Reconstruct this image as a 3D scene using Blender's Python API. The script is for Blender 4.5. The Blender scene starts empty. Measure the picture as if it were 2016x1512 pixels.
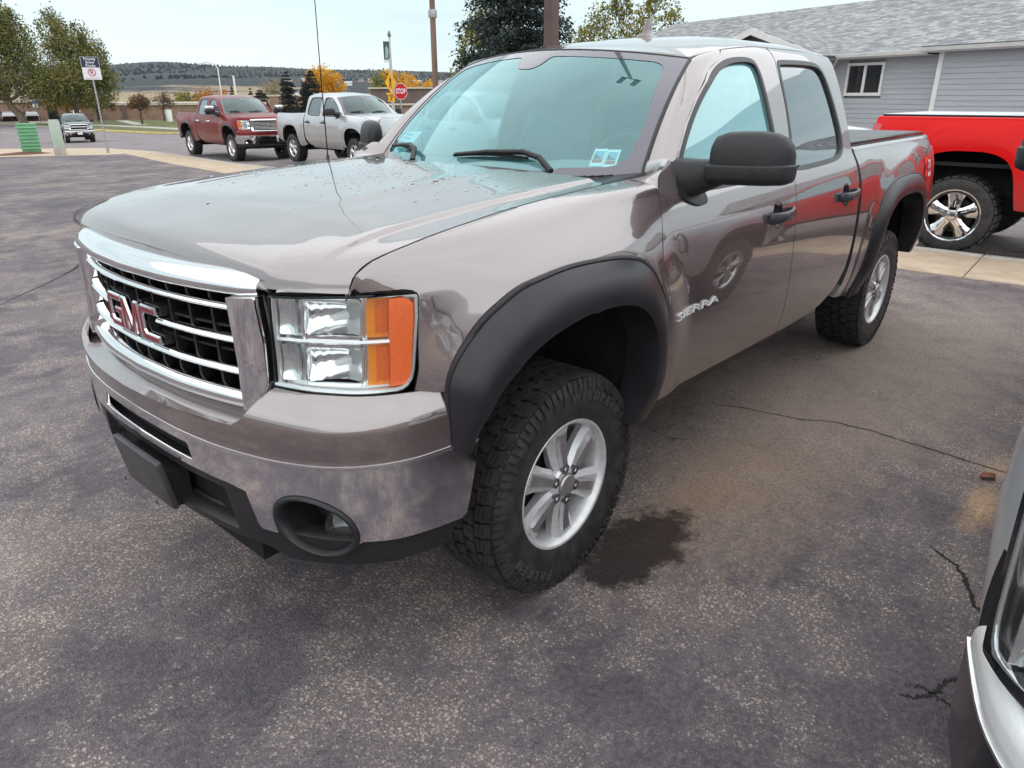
import bpy, bmesh, math, random
import numpy as np
from mathutils import Vector, Matrix
from mathutils.geometry import tessellate_polygon

random.seed(7)
RNG = np.random.default_rng(7)
S = bpy.context.scene
COL = S.collection
R = math.radians

# ------------------------------------------------------------------ camera
cam_data = bpy.data.cameras.new('camera')
cam = bpy.data.objects.new('camera', cam_data)
COL.objects.link(cam)
CAM_P = Vector((-1.804, -2.276, 1.699))
_yaw, _pit, _rol = R(41.47), R(22.02), R(-0.28)
_fw = Vector((math.cos(_yaw) * math.cos(_pit), math.sin(_yaw) * math.cos(_pit), -math.sin(_pit)))
_rt = Vector((math.sin(_yaw), -math.cos(_yaw), 0))
_up = _rt.cross(_fw)
_r2 = _rt * math.cos(_rol) + _up * math.sin(_rol)
_u2 = _up * math.cos(_rol) - _rt * math.sin(_rol)
_m = Matrix((_r2, _u2, -_fw)).transposed().to_4x4()
_m.translation = CAM_P
cam.matrix_world = _m
cam_data.sensor_width = 36.0
cam_data.lens = 36.0 * 1404.0 / 2016.0
cam_data.clip_start = 0.05
cam_data.clip_end = 9000
S.camera = cam

# ------------------------------------------------------------------ world: overcast daylight
W = bpy.data.worlds.new('World')
S.world = W
W.use_nodes = True
nt = W.node_tree
nt.nodes.clear()
def wn(t, **k):
    n = nt.nodes.new(t)
    for a, b in k.items():
        setattr(n, a, b)
    return n
w_out = wn('ShaderNodeOutputWorld'); w_bg = wn('ShaderNodeBackground')
w_sky = wn('ShaderNodeTexSky', sky_type='NISHITA', sun_disc=False)
w_sky.sun_elevation = R(76); w_sky.sun_rotation = R(200)
w_tc = wn('ShaderNodeTexCoord')
w_map = wn('ShaderNodeMapping'); w_map.inputs['Scale'].default_value = (1.0, 1.0, 5.5)
w_noise = wn('ShaderNodeTexNoise'); w_noise.inputs['Scale'].default_value = 2.1
w_noise.inputs['Detail'].default_value = 5.0; w_noise.inputs['Roughness'].default_value = 0.52
w_ramp = wn('ShaderNodeValToRGB')
w_ramp.color_ramp.elements[0].position = 0.30; w_ramp.color_ramp.elements[0].color = (4.35, 5.4, 5.75, 1)
w_ramp.color_ramp.elements[1].position = 0.72; w_ramp.color_ramp.elements[1].color = (6.35, 7.15, 7.3, 1)
w_mix = wn('ShaderNodeMixRGB'); w_mix.inputs['Fac'].default_value = 0.93
nt.links.new(w_tc.outputs['Generated'], w_map.inputs['Vector'])
nt.links.new(w_map.outputs['Vector'], w_noise.inputs['Vector'])
nt.links.new(w_noise.outputs['Fac'], w_ramp.inputs['Fac'])
nt.links.new(w_sky.outputs['Color'], w_mix.inputs['Color1'])
nt.links.new(w_ramp.outputs['Color'], w_mix.inputs['Color2'])
nt.links.new(w_mix.outputs['Color'], w_bg.inputs['Color'])
w_bg.inputs['Strength'].default_value = 0.10
nt.links.new(w_bg.outputs['Background'], w_out.inputs['Surface'])

sun_d = bpy.data.lights.new('sun', 'SUN')
sun_d.energy = 1.5; sun_d.angle = R(150); sun_d.color = (1.0, 0.93, 0.90)
sun = bpy.data.objects.new('sun', sun_d)
COL.objects.link(sun)
sun.rotation_euler = (R(14), 0, R(-20))

S.view_settings.view_transform = 'Standard'
S.view_settings.look = 'None'
S.view_settings.exposure = 0.80
S.view_settings.gamma = 1.0
S.view_settings.use_curve_mapping = False
S.cycles.max_bounces = 10
S.cycles.transparent_max_bounces = 24

# ------------------------------------------------------------------ materials
MATS = {}
def mat(name, col=(.5, .5, .5), rough=.5, metal=0., coat=0., coat_rough=.03, spec=.5, emit=None, trans=0., ior=1.45):
    if name in MATS:
        return MATS[name]
    m = bpy.data.materials.new(name)
    m.use_nodes = True
    b = m.node_tree.nodes['Principled BSDF']
    b.inputs['Base Color'].default_value = (*col, 1)
    b.inputs['Roughness'].default_value = rough
    b.inputs['Metallic'].default_value = metal
    b.inputs['Coat Weight'].default_value = coat
    b.inputs['Coat Roughness'].default_value = coat_rough
    b.inputs['Specular IOR Level'].default_value = spec
    b.inputs['Transmission Weight'].default_value = trans
    b.inputs['IOR'].default_value = ior
    if emit:
        b.inputs['Emission Color'].default_value = (*emit[0], 1)
        b.inputs['Emission Strength'].default_value = emit[1]
    MATS[name] = m
    return m
def bsdf(m):
    return m.node_tree.nodes['Principled BSDF']
def nn(m, t, **k):
    n = m.node_tree.nodes.new(t)
    for a, b in k.items():
        if a.startswith('i_'):
            n.inputs[a[2:].replace('_', ' ')].default_value = b
        else:
            setattr(n, a, b)
    return n
def lk(m, a, ao, b, bi):
    m.node_tree.links.new(a.outputs[ao], b.inputs[bi])
def ramp(m, stops, interp='LINEAR'):
    n = nn(m, 'ShaderNodeValToRGB')
    cr = n.color_ramp
    cr.interpolation = interp
    while len(cr.elements) < len(stops):
        cr.elements.new(0.5)
    for e, (p, c) in zip(cr.elements, stops):
        e.position = p
        e.color = (*c, 1) if len(c) == 3 else c
    return n
def noise_mat(name, c1, c2, scale=8., rough=.6, metal=0., coat=0., bump=0., detail=4., spec=.5, lo=.35, hi=.65, bscale=None, coords='Object', stretch=None):
    """base colour mottled between two colours, with fine relief"""
    if name in MATS:
        return MATS[name]
    m = mat(name, c1, rough, metal, coat, spec=spec)
    tc = nn(m, 'ShaderNodeTexCoord')
    no = nn(m, 'ShaderNodeTexNoise', i_Scale=scale, i_Detail=detail, i_Roughness=.6)
    src = (tc, coords)
    if stretch:
        mp = nn(m, 'ShaderNodeMapping'); mp.inputs['Scale'].default_value = stretch
        lk(m, tc, coords, mp, 'Vector'); src = (mp, 'Vector')
    lk(m, src[0], src[1], no, 'Vector')
    rp = ramp(m, [(lo, c1), (hi, c2)])
    lk(m, no, 'Fac', rp, 'Fac'); lk(m, rp, 'Color', bsdf(m), 'Base Color')
    if bump:
        nb = nn(m, 'ShaderNodeTexNoise', i_Scale=bscale or scale * 6, i_Detail=3.)
        lk(m, src[0], src[1], nb, 'Vector')
        bp = nn(m, 'ShaderNodeBump', i_Strength=bump, i_Distance=.01)
        lk(m, nb, 'Fac', bp, 'Height'); lk(m, bp, 'Normal', bsdf(m), 'Normal')
    return m
def paint(name, col, metal=.55, rough=.32, cior=1.5, cw=1.):
    if name in MATS:
        return MATS[name]
    m = mat(name, col, rough, metal, 1.0, .025)
    bsdf(m).inputs['Coat IOR'].default_value = cior
    bsdf(m).inputs['Coat Weight'].default_value = cw
    bsdf(m).inputs['Specular IOR Level'].default_value = .5 * cw
    tc = nn(m, 'ShaderNodeTexCoord')
    no = nn(m, 'ShaderNodeTexNoise', i_Scale=700., i_Detail=1.)
    lk(m, tc, 'Object', no, 'Vector')
    c = np.array(col)
    rp = ramp(m, [(.3, tuple(c * .86)), (.7, tuple(np.minimum(c * 1.14, 1)))])
    lk(m, no, 'Fac', rp, 'Fac')
    # road film: dust low on the panels, broken up by noise
    sx = nn(m, 'ShaderNodeSeparateXYZ'); ge = nn(m, 'ShaderNodeTexCoord')
    lk(m, ge, 'Object', sx, 'Vector')
    mr = nn(m, 'ShaderNodeMapRange'); mr.inputs['From Min'].default_value = .98; mr.inputs['From Max'].default_value = .55
    lk(m, sx, 'Z', mr, 'Value')
    n2 = nn(m, 'ShaderNodeTexNoise', i_Scale=5., i_Detail=6., i_Roughness=.7)
    lk(m, tc, 'Object', n2, 'Vector')
    mu = nn(m, 'ShaderNodeMath', operation='MULTIPLY'); lk(m, mr, 'Result', mu, 0); lk(m, n2, 'Fac', mu, 1)
    m2 = nn(m, 'ShaderNodeMath', operation='MULTIPLY', use_clamp=True); lk(m, mu, 0, m2, 0); m2.inputs[1].default_value = .55
    mx = nn(m, 'ShaderNodeMixRGB'); mx.inputs['Color2'].default_value = (.22, .18, .15, 1)
    lk(m, m2, 0, mx, 'Fac'); lk(m, rp, 'Color', mx, 'Color1'); lk(m, mx, 'Color', bsdf(m), 'Base Color')
    cr = nn(m, 'ShaderNodeMapRange'); cr.inputs['To Min'].default_value = .025; cr.inputs['To Max'].default_value = .22
    lk(m, m2, 0, cr, 'Value'); lk(m, cr, 'Result', bsdf(m), 'Coat Roughness')
    return m
def glass(name, tint, refl, fac0=.06, fac1=.9, film=None):
    """thin car glass: tinted see-through with a coated mirror layer that grows at grazing angles"""
    if name in MATS:
        return MATS[name]
    m = bpy.data.materials.new(name); m.use_nodes = True
    t = m.node_tree; t.nodes.clear()
    o = nn(m, 'ShaderNodeOutputMaterial'); tr = nn(m, 'ShaderNodeBsdfTransparent'); gl = nn(m, 'ShaderNodeBsdfGlossy')
    tr.inputs['Color'].default_value = (*tint, 1); gl.inputs['Color'].default_value = (*refl, 1); gl.inputs['Roughness'].default_value = .012
    lw = nn(m, 'ShaderNodeLayerWeight', i_Blend=.5)
    mr = nn(m, 'ShaderNodeMapRange', interpolation_type='LINEAR')
    pw = nn(m, 'ShaderNodeMath', operation='POWER'); pw.inputs[1].default_value = 3.0
    lk(m, lw, 'Facing', pw, 0); lk(m, pw, 0, mr, 'Value')
    mr.inputs['To Min'].default_value = fac0; mr.inputs['To Max'].default_value = fac1
    mx = nn(m, 'ShaderNodeMixShader'); lk(m, mr, 'Result', mx, 0); lk(m, tr, 0, mx, 1); lk(m, gl, 0, mx, 2)
    if film:      # diffuse coloured haze mixed into the clear pane, mottled by noise
        df = nn(m, 'ShaderNodeBsdfDiffuse'); df.inputs['Color'].default_value = (*film[0], 1)
        tl = nn(m, 'ShaderNodeBsdfTranslucent'); tl.inputs['Color'].default_value = (*film[0], 1)
        m0 = nn(m, 'ShaderNodeMixShader'); m0.inputs[0].default_value = .35; lk(m, df, 0, m0, 1); lk(m, tl, 0, m0, 2)
        tc = nn(m, 'ShaderNodeTexCoord'); no = nn(m, 'ShaderNodeTexNoise', i_Scale=3., i_Detail=5.); lk(m, tc, 'Object', no, 'Vector')
        mr2 = nn(m, 'ShaderNodeMapRange'); mr2.inputs['To Min'].default_value = film[1] * .75; mr2.inputs['To Max'].default_value = film[1] * 1.25; lk(m, no, 'Fac', mr2, 'Value')
        m1 = nn(m, 'ShaderNodeMixShader'); lk(m, mr2, 'Result', m1, 0); lk(m, tr, 0, m1, 1); lk(m, m0, 0, m1, 2)
        lk(m, m1, 0, mx, 1)
    lk(m, mx, 0, o, 'Surface')
    MATS[name] = m
    return m

TAUPE = paint('taupe_metallic_paint', (.188, .138, .136), .62, .26, 2.4)
CHROME = mat('chrome', (.80, .79, .80), .06, 1.)
CHROME_D = noise_mat('dull_chrome', (.74, .72, .73), (.82, .80, .81), 14., .05, 1.)
BLACKP = noise_mat('black_plastic', (.012, .011, .0125), (.020, .018, .021), 60., .42, bump=.12, bscale=900.)
FLAREP = noise_mat('flare_plastic', (.017, .0145, .018), (.025, .021, .026), 9., .33, bump=.05, bscale=1200.)
GLOSSBLK = mat('gloss_black', (.012, .011, .013), .12)
RUBBER = noise_mat('tyre_rubber', (.020, .018, .019), (.048, .043, .043), 16., .55, bump=.2, bscale=300.)
RUB_GAPSHADE = mat('trim_rubber_gap_shade', (.022, .020, .023), .38)  # rubber trim; also darkens painted panel flanges in place of gap shade
DARK = mat('dark_void', (.004, .004, .004), .9)
LINER = noise_mat('wheel_well_liner', (.006, .006, .006), (.014, .013, .013), 30., .85, bump=.3)
ALLOY = noise_mat('cast_alloy', (.66, .65, .66), (.76, .75, .76), 30., .36, .45, bump=.03, bscale=400.)
ALLOY_D = noise_mat('machined_alloy', (.42, .40, .42), (.52, .50, .52), 20., .30, .8)
FRIT = mat('ceramic_border', (.085, .073, .10), .05, spec=1., coat=.6)
GLASS_W = glass('windshield_glass', (.62, .82, .83), (.72, 1.0, 1.02), .11, .9, ((.40, .92, .97), .13))
GLASS_F = glass('front_window_glass', (.52, .68, .68), (.76, 1.0, 1.02), .22, .95, ((.40, .92, .97), .34))
GLASS_T = glass('privacy_glass', (.10, .10, .11), (.92, .98, 1.0), .16, .95)
LENS = glass('clear_lens', (.93, .95, .95), (1., 1., 1.), .035, .7)
AMBER = mat('amber_reflector', (.92, .13, .006), .22, coat=1., spec=.8)
_tc = nn(AMBER, 'ShaderNodeTexCoord'); _wv = nn(AMBER, 'ShaderNodeTexVoronoi', i_Scale=420.); lk(AMBER, _tc, 'Object', _wv, 'Vector')
_rp = ramp(AMBER, [(.0, (1., .20, .012)), (.7, (.82, .10, .006))]); lk(AMBER, _wv, 'Distance', _rp, 'Fac'); lk(AMBER, _rp, 'Color', bsdf(AMBER), 'Base Color')
_bp = nn(AMBER, 'ShaderNodeBump', i_Strength=.3, i_Distance=.002); lk(AMBER, _wv, 'Distance', _bp, 'Height'); lk(AMBER, _bp, 'Normal', bsdf(AMBER), 'Normal')
AMBER_L = mat('amber_lens', (.80, .25, .02), .2, coat=1.)
REFLECTOR = mat('lamp_reflector', (.86, .88, .88), .10, 1.)
BEZEL = mat('lamp_bezel', (.70, .70, .71), .22, .75)
REDPL = mat('red_plastic', (.22, .004, .016), .35, coat=.25)
TAILRED = mat('tail_lamp_red', (.45, .01, .01), .18, coat=1.)
WHITEP = mat('white_plastic', (.78, .78, .78), .4)
SEATM = noise_mat('seat_cloth', (.10, .095, .10), (.15, .14, .145), 40., .85, bump=.2)
DASHM = mat('dash_plastic', (.30, .29, .29), .6)
STEEL = mat('zinc_steel', (.42, .42, .43), .45, .8)

# ------------------------------------------------------------------ object helpers
def link(o, parent=None):
    COL.objects.link(o)
    if parent is not None:
        o.parent = parent
    return o
def thing(name, label, cat, loc=(0, 0, 0), rz=0., group=None):
    o = bpy.data.objects.new(name, None)
    o.empty_display_size = .2
    COL.objects.link(o)
    o.location = loc; o.rotation_euler = (0, 0, rz)
    o['label'] = label; o['category'] = cat
    if group:
        o['group'] = group
    return o
def tag(o, label, cat, group=None):
    o['label'] = label; o['category'] = cat
    if group:
        o['group'] = group
    return o
def mobj(name, v, f, m, parent=None, smooth=True, normals=None, auto=None):
    me = bpy.data.meshes.new(name)
    me.from_pydata([tuple(map(float, p)) for p in v], [], f)
    ms = m if isinstance(m, (list, tuple)) else [m]
    for x in ms:
        if x is not None:
            me.materials.append(x)
    if smooth:
        me.polygons.foreach_set('use_smooth', [True] * len(me.polygons))
    me.update()
    if normals is not None:
        me.normals_split_custom_set_from_vertices([tuple(map(float, n)) for n in normals])
    elif auto is not None:
        me.set_sharp_from_angle(angle=R(auto))
    o = bpy.data.objects.new(name, me)
    return link(o, parent)
def structure(o, kind='structure'):
    o['kind'] = kind
    return o

class MB:
    """collects geometry into one mesh"""
    def __init__(s):
        s.v = []; s.f = []; s.mi = []
    def add(s, v, f, mi=0):
        o = len(s.v)
        s.v += [tuple(map(float, p)) for p in v]
        s.f += [tuple(i + o for i in q) for q in f]
        s.mi += [mi] * len(f)
        return s
    def box(s, c, d, mi=0, rot=None, top=(1, 1), bev=0.):
        x, y, z = d[0] / 2, d[1] / 2, d[2] / 2
        if bev:
            b = min(bev, x * .9, y * .9, z * .9)
            v, f = bevel_box(x, y, z, b)
        else:
            v = [(-x, -y, -z), (x, -y, -z), (x, y, -z), (-x, y, -z),
                 (-x * top[0], -y * top[1], z), (x * top[0], -y * top[1], z), (x * top[0], y * top[1], z), (-x * top[0], y * top[1], z)]
            f = [(0, 3, 2, 1), (4, 5, 6, 7), (0, 1, 5, 4), (1, 2, 6, 5), (2, 3, 7, 6), (3, 0, 4, 7)]
        mtx = rot if rot is not None else Matrix.Identity(3)
        return s.add([mtx @ Vector(p) + Vector(c) for p in v], f, mi)
    def tube(s, pts, r, n=8, mi=0, caps=True):
        pts = [Vector(p) for p in pts]
        rs = r if isinstance(r, (list, tuple)) else [r] * len(pts)
        v = []; f = []
        ref = None
        for i, p in enumerate(pts):
            t = (pts[min(i + 1, len(pts) - 1)] - pts[max(i - 1, 0)]).normalized()
            if ref is None:
                ref = t.orthogonal().normalized()
            ref = (ref - t * ref.dot(t))
            ref = ref.normalized() if ref.length > 1e-6 else t.orthogonal().normalized()
            b = t.cross(ref)
            for k in range(n):
                a = 2 * math.pi * k / n
                v.append(p + (ref * math.cos(a) + b * math.sin(a)) * rs[i])
        for i in range(len(pts) - 1):
            for k in range(n):
                k2 = (k + 1) % n
                f.append((i * n + k, i * n + k2, (i + 1) * n + k2, (i + 1) * n + k))
        if caps:
            f.append(tuple(range(n - 1, -1, -1))); o = (len(pts) - 1) * n
            f.append(tuple(o + k for k in range(n)))
        return s.add(v, f, mi)
    def lathe(s, prof, n=32, mi=0, axis='Y', c=(0, 0, 0), closed=False):
        """prof: (radius, along)"""
        v = []; f = []
        for r, h in prof:
            for k in range(n):
                a = 2 * math.pi * k / n
                if axis == 'Y':
                    v.append((c[0] + r * math.cos(a), c[1] + h, c[2] + r * math.sin(a)))
                elif axis == 'Z':
                    v.append((c[0] + r * math.cos(a), c[1] + r * math.sin(a), c[2] + h))
                else:
                    v.append((c[0] + h, c[1] + r * math.cos(a), c[2] + r * math.sin(a)))
        L = len(prof)
        for i in range(L if closed else L - 1):
            j = (i + 1) % L
            for k in range(n):
                k2 = (k + 1) % n
                q = (i * n + k, i * n + k2, j * n + k2, j * n + k)
                f.append(q if axis != 'Y' else q[::-1])
        return s.add(v, f, mi)
    def prism(s, poly, fn, h0, h1, mi=0):
        """poly 2D list, fn(a,b,h)->xyz"""
        n = len(poly)
        tri = tessellate_polygon([[Vector((a, b, 0)) for a, b in poly]])
        v = [fn(a, b, h0) for a, b in poly] + [fn(a, b, h1) for a, b in poly]
        f = [tuple(t) for t in tri] + [tuple(i + n for i in t[::-1]) for t in tri]
        for i in range(n):
            j = (i + 1) % n
            f.append((i, j, j + n, i + n))
        return s.add(v, f, mi)
    def build(s, name, m, parent=None, smooth=False, auto=None, fixn=False):
        o = mobj(name, s.v, s.f, m, parent, smooth or auto is not None, auto=auto)
        o.data.polygons.foreach_set('material_index', s.mi)
        if fixn:
            bm = bmesh.new(); bm.from_mesh(o.data)
            bmesh.ops.recalc_face_normals(bm, faces=bm.faces)
            bm.to_mesh(o.data); bm.free()
            if auto is not None:
                o.data.set_sharp_from_angle(angle=R(auto))
        o.data.update()
        return o
def bevel_box(x, y, z, b):
    bm = bmesh.new()
    bmesh.ops.create_cube(bm, size=2)
    for v in bm.verts:
        v.co = Vector((v.co.x * x, v.co.y * y, v.co.z * z))
    bmesh.ops.bevel(bm, geom=bm.edges[:], offset=b, segments=2, affect='EDGES', profile=.6)
    bm.verts.index_update()
    v = [tuple(p.co) for p in bm.verts]; f = [tuple(q.index for q in p.verts) for p in bm.faces]
    bm.free()
    return v, f
def rotz(a):
    return Matrix.Rotation(a, 3, 'Z')

_TXT = {}
def text_geo(s, size=1., extrude=0., bold=0.):
    k = (s, extrude, bold)
    if k not in _TXT:
        cu = bpy.data.curves.new('lettering', 'FONT'); cu.body = s; cu.extrude = extrude; cu.offset = bold
        cu.align_x = 'CENTER'; cu.align_y = 'CENTER'; cu.resolution_u = 3
        o = bpy.data.objects.new('lettering', cu); COL.objects.link(o)
        dg = bpy.context.evaluated_depsgraph_get()
        me = o.evaluated_get(dg).to_mesh()
        v = np.array([tuple(p.co) for p in me.vertices]).reshape(-1, 3); f = [tuple(p.vertices) for p in me.polygons]
        o.evaluated_get(dg).to_mesh_clear()
        bpy.data.objects.remove(o); bpy.data.curves.remove(cu)
        _TXT[k] = (v, f)
    v, f = _TXT[k]
    return v * np.array([size, size, 1.]), f

def pchip(xs, ys):
    xs = np.asarray(xs, float); ys = np.asarray(ys, float)
    h = np.diff(xs); d = np.diff(ys) / h
    m = np.zeros(len(xs))
    for i in range(1, len(xs) - 1):
        if d[i - 1] * d[i] > 0:
            w1 = 2 * h[i] + h[i - 1]; w2 = h[i] + 2 * h[i - 1]
            m[i] = (w1 + w2) / (w1 / d[i - 1] + w2 / d[i])
    m[0] = d[0]; m[-1] = d[-1]
    def f(x):
        x = np.clip(np.asarray(x, float), xs[0], xs[-1])
        i = np.clip(np.searchsorted(xs, x) - 1, 0, len(xs) - 2)
        t = (x - xs[i]) / h[i]
        return ((2 * t**3 - 3 * t**2 + 1) * ys[i] + (t**3 - 2 * t**2 + t) * h[i] * m[i]
                + (-2 * t**3 + 3 * t**2) * ys[i + 1] + (t**3 - t**2) * h[i] * m[i + 1])
    return f
def lin(xs, ys):
    return lambda x: np.interp(x, xs, ys)
def sstep(a, b, x):
    t = np.clip((np.asarray(x, float) - a) / (b - a), 0, 1)
    return t * t * (3 - 2 * t)

def chaikin(p, it=2, closed=True):
    p = [np.array(q, float) for q in p]
    for _ in range(it):
        o = []
        n = len(p)
        for i in range(n if closed else n - 1):
            a, b = p[i], p[(i + 1) % n]
            o += [a * .75 + b * .25, a * .25 + b * .75]
        if not closed:
            o = [p[0]] + o + [p[-1]]
        p = o
    return [tuple(q) for q in p]
def area2(p):
    return sum(p[i][0] * p[(i + 1) % len(p)][1] - p[(i + 1) % len(p)][0] * p[i][1] for i in range(len(p))) / 2
def inset(p, d):
    """offset a polygon inwards by d (metres)"""
    if area2(p) < 0:
        p = p[::-1]
    q = []
    for i, c in enumerate(p):
        a = np.array(p[i - 1], float); b = np.array(c, float); e = np.array(p[(i + 1) % len(p)], float)
        u = b - a; w = e - b
        lu, lw = np.linalg.norm(u), np.linalg.norm(w)
        if lu < 1e-9 or lw < 1e-9:
            continue
        u /= lu; w /= lw
        n1 = np.array([-u[1], u[0]]); n2 = np.array([-w[1], w[0]])
        k = n1 + n2
        kk = 1 + n1 @ n2
        k = k / max(kk, .35)
        q.append(tuple(b + k * d))
    return q
def roundc(p, r, n=5):
    """round the corners of a polygon; r may be a list"""
    out = []
    L = len(p)
    for i in range(L):
        a, b, c = (np.array(p[i - 1], float), np.array(p[i], float), np.array(p[(i + 1) % L], float))
        rr = r[i] if isinstance(r, (list, tuple)) else r
        la, lc = np.linalg.norm(a - b), np.linalg.norm(c - b)
        d = min(rr, la * .48, lc * .48)
        if d < 1e-5:
            out.append(tuple(b)); continue
        s = b + (a - b) / la * d; e = b + (c - b) / lc * d
        for k in range(n + 1):
            t = k / n
            out.append(tuple((1 - t)**2 * s + 2 * t * (1 - t) * b + t * t * e))
    return out

def sheet(poly, fn, step, mats, name, parent=None, holes=(), off=0., thick=.014, flip=False, gap=0., lines_a=None, lines_b=None, back=False, edge=None):
    """A panel: a 2D outline with holes, cut into a fine grid, laid on the surface fn(a, b) -> xyz,
    shaded with the surface's own normals and given a turned-in edge."""
    if gap:
        poly = inset(poly, gap)
    loops = [[Vector((a, b, 0)) for a, b in poly]] + [[Vector((a, b, 0)) for a, b in h] for h in holes]
    tri = tessellate_polygon(loops)
    flat = [p for l in loops for p in l]
    bm = bmesh.new()
    vs = [bm.verts.new(p) for p in flat]
    for t in tri:
        try:
            bm.faces.new([vs[i] for i in t])
        except ValueError:
            pass
    bmesh.ops.recalc_face_normals(bm, faces=bm.faces)
    if bm.faces and sum(f.normal.z for f in bm.faces) < 0:
        bmesh.ops.reverse_faces(bm, faces=bm.faces)
    A = np.array([(p.x, p.y) for p in flat])
    lo, hi = A.min(0), A.max(0)
    sa, sb = step if isinstance(step, (tuple, list)) else (step, step)
    la = lines_a if lines_a is not None else np.arange(lo[0] + sa * .5, hi[0], sa)
    lb = lines_b if lines_b is not None else np.arange(lo[1] + sb * .5, hi[1], sb)
    for x in la:
        if lo[0] < x < hi[0]:
            bmesh.ops.bisect_plane(bm, geom=bm.verts[:] + bm.edges[:] + bm.faces[:], plane_co=(x, 0, 0), plane_no=(1, 0, 0), dist=1e-5)
    for y in lb:
        if lo[1] < y < hi[1]:
            bmesh.ops.bisect_plane(bm, geom=bm.verts[:] + bm.edges[:] + bm.faces[:], plane_co=(0, y, 0), plane_no=(0, 1, 0), dist=1e-5)
    bm.verts.index_update()
    P = np.array([(v.co.x, v.co.y) for v in bm.verts])
    F = [[v.index for v in f.verts] for f in bm.faces]
    BE = [(e.verts[0].index, e.verts[1].index, e.link_faces[0]) for e in bm.edges if len(e.link_faces) == 1]
    BE2 = []
    for a, b, f in BE:
        idx = [v.index for v in f.verts]
        i = idx.index(a)
        BE2.append((a, b) if idx[(i + 1) % len(idx)] == b else (b, a))
    bm.free()
    e = 1e-3
    X = fn(P[:, 0], P[:, 1])
    N = np.cross(fn(P[:, 0] + e, P[:, 1]) - fn(P[:, 0] - e, P[:, 1]), fn(P[:, 0], P[:, 1] + e) - fn(P[:, 0], P[:, 1] - e))
    N /= np.maximum(np.linalg.norm(N, axis=1), 1e-12)[:, None]
    if flip:
        N = -N; F = [f[::-1] for f in F]; BE2 = [(b, a) for a, b in BE2]
    X = X + N * off
    v = list(X); n = list(N)
    if thick:
        for a, b in BE2:
            o = len(v)
            d = X[b] - X[a]
            out = np.cross(d, N[a]); L = np.linalg.norm(out)
            out = out / L if L > 1e-12 else N[a]
            rd = min(thick * .3, .003)
            v += [X[a], X[b], X[b] - N[b] * thick, X[a] - N[a] * thick]
            n += [(out + N[a] * .6), (out + N[b] * .6), out, out]
            F.append([o + 1, o, o + 3, o + 2])
    if back:
        o = len(v)
        v += list(X - N * thick); n += list(-N)
        F += [[i + o for i in f[::-1]] for f in F[:len(F) - len(BE2) * bool(thick)]]
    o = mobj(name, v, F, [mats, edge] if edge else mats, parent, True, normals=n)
    if edge and thick:  # turned-in edge takes a darker material: gap shade put into its colour
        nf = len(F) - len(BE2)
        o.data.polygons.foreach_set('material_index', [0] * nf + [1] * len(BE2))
    return o
def sweep(sect, path, name, m, parent=None, closed=False, caps=True, auto=40):
    """path: list of (origin, axis1, axis2); sect: (a, b) pairs -> origin + a*axis1 + b*axis2"""
    v = []; f = []
    n = len(sect)
    for i, (o, a1, a2) in enumerate(path):
        sc = sect[i] if isinstance(sect[0], list) else sect
        for a, b in sc:
            v.append(np.array(o) + a * np.array(a1) + b * np.array(a2))
    if isinstance(sect[0], list):
        n = len(sect[0])
    for i in range(len(path) - 1):
        for k in range(n if closed else n - 1):
            k2 = (k + 1) % n
            f.append((i * n + k, i * n + k2, (i + 1) * n + k2, (i + 1) * n + k))
    if caps and closed:
        f.append(tuple(range(n - 1, -1, -1))); o = (len(path) - 1) * n
        f.append(tuple(o + k for k in range(n)))
    b = MB(); b.add(v, f)
    return b.build(name, m, parent, auto=auto, fixn=True)
# ------------------------------------------------------------------ pickup body surfaces (metres; x runs rearwards from the front axle, driver's side is -y)
WZ = pchip([.40, .50, .56, .70, .85, 1.0, 1.12, 1.20, 1.28, 1.33, 1.36, 1.40, 1.50, 1.60, 1.70, 1.80, 1.86, 1.90, 1.925, 1.945],
           [.90, .935, .955, .985, .998, 1.0, .995, .985, .965, .945, .928, .905, .872, .835, .795, .750, .715, .675, .62, .52])
KX = pchip([.5, .95, 1.15, 1.3, 1.5, 1.85, 2.3, 2.6, 2.9], [.5, .50, .60, .76, .91, 1.03, 1.03, .96, .9])
RX = pchip([-.80, -.752, -.69, -.60, -.50, -.38, -.2, .1], [.20, .150, .100, .055, .027, .008, 0, 0])
RB = pchip([2.6, 2.8, 3.1, 4.0, 4.3, 4.5, 4.62], [0, .003, .012, .014, .02, .034, .06])
def arch_bump(x, z):
    b = 0
    for xa in (0., 3.645):
        d = ((np.abs(x - xa) / .60)**2.6 + (np.maximum(z - .35, 0) / .82)**2.6)**(1 / 2.6)
        b = b + .026 * (1 - sstep(1.0, 1.30, d)) * sstep(.2, .5, z)
    return b
def side_y(x, z):
    x = np.asarray(x, float); z = np.asarray(z, float)
    k = KX(x)
    zz = np.where(z > 1.75, 1.75 + (z - 1.75) / np.where(x > 2.62, 1, k), z)
    w = WZ(zz) - RX(x) - RB(x)
    return w + arch_bump(x, z) * (z < 1.36)
def side(sd, dy=0.):
    return lambda x, z: np.stack([x, sd * (side_y(x, z) + dy), z], -1)
def roof_z(x, y):
    ay = np.abs(y)
    zr = pchip([0, .3, .52, .62, .675, .715], [1.975, 1.967, 1.947, 1.925, 1.90, 1.86])(ay)
    return 1.75 + (zr - 1.75) * KX(x) + .022 * (1 - np.clip(ay / .66, 0, 1)**2) * (1 - sstep(1.0, 1.45, x))
def roof(x, y):
    return np.stack([x, y, roof_z(x, y)], -1)

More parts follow.
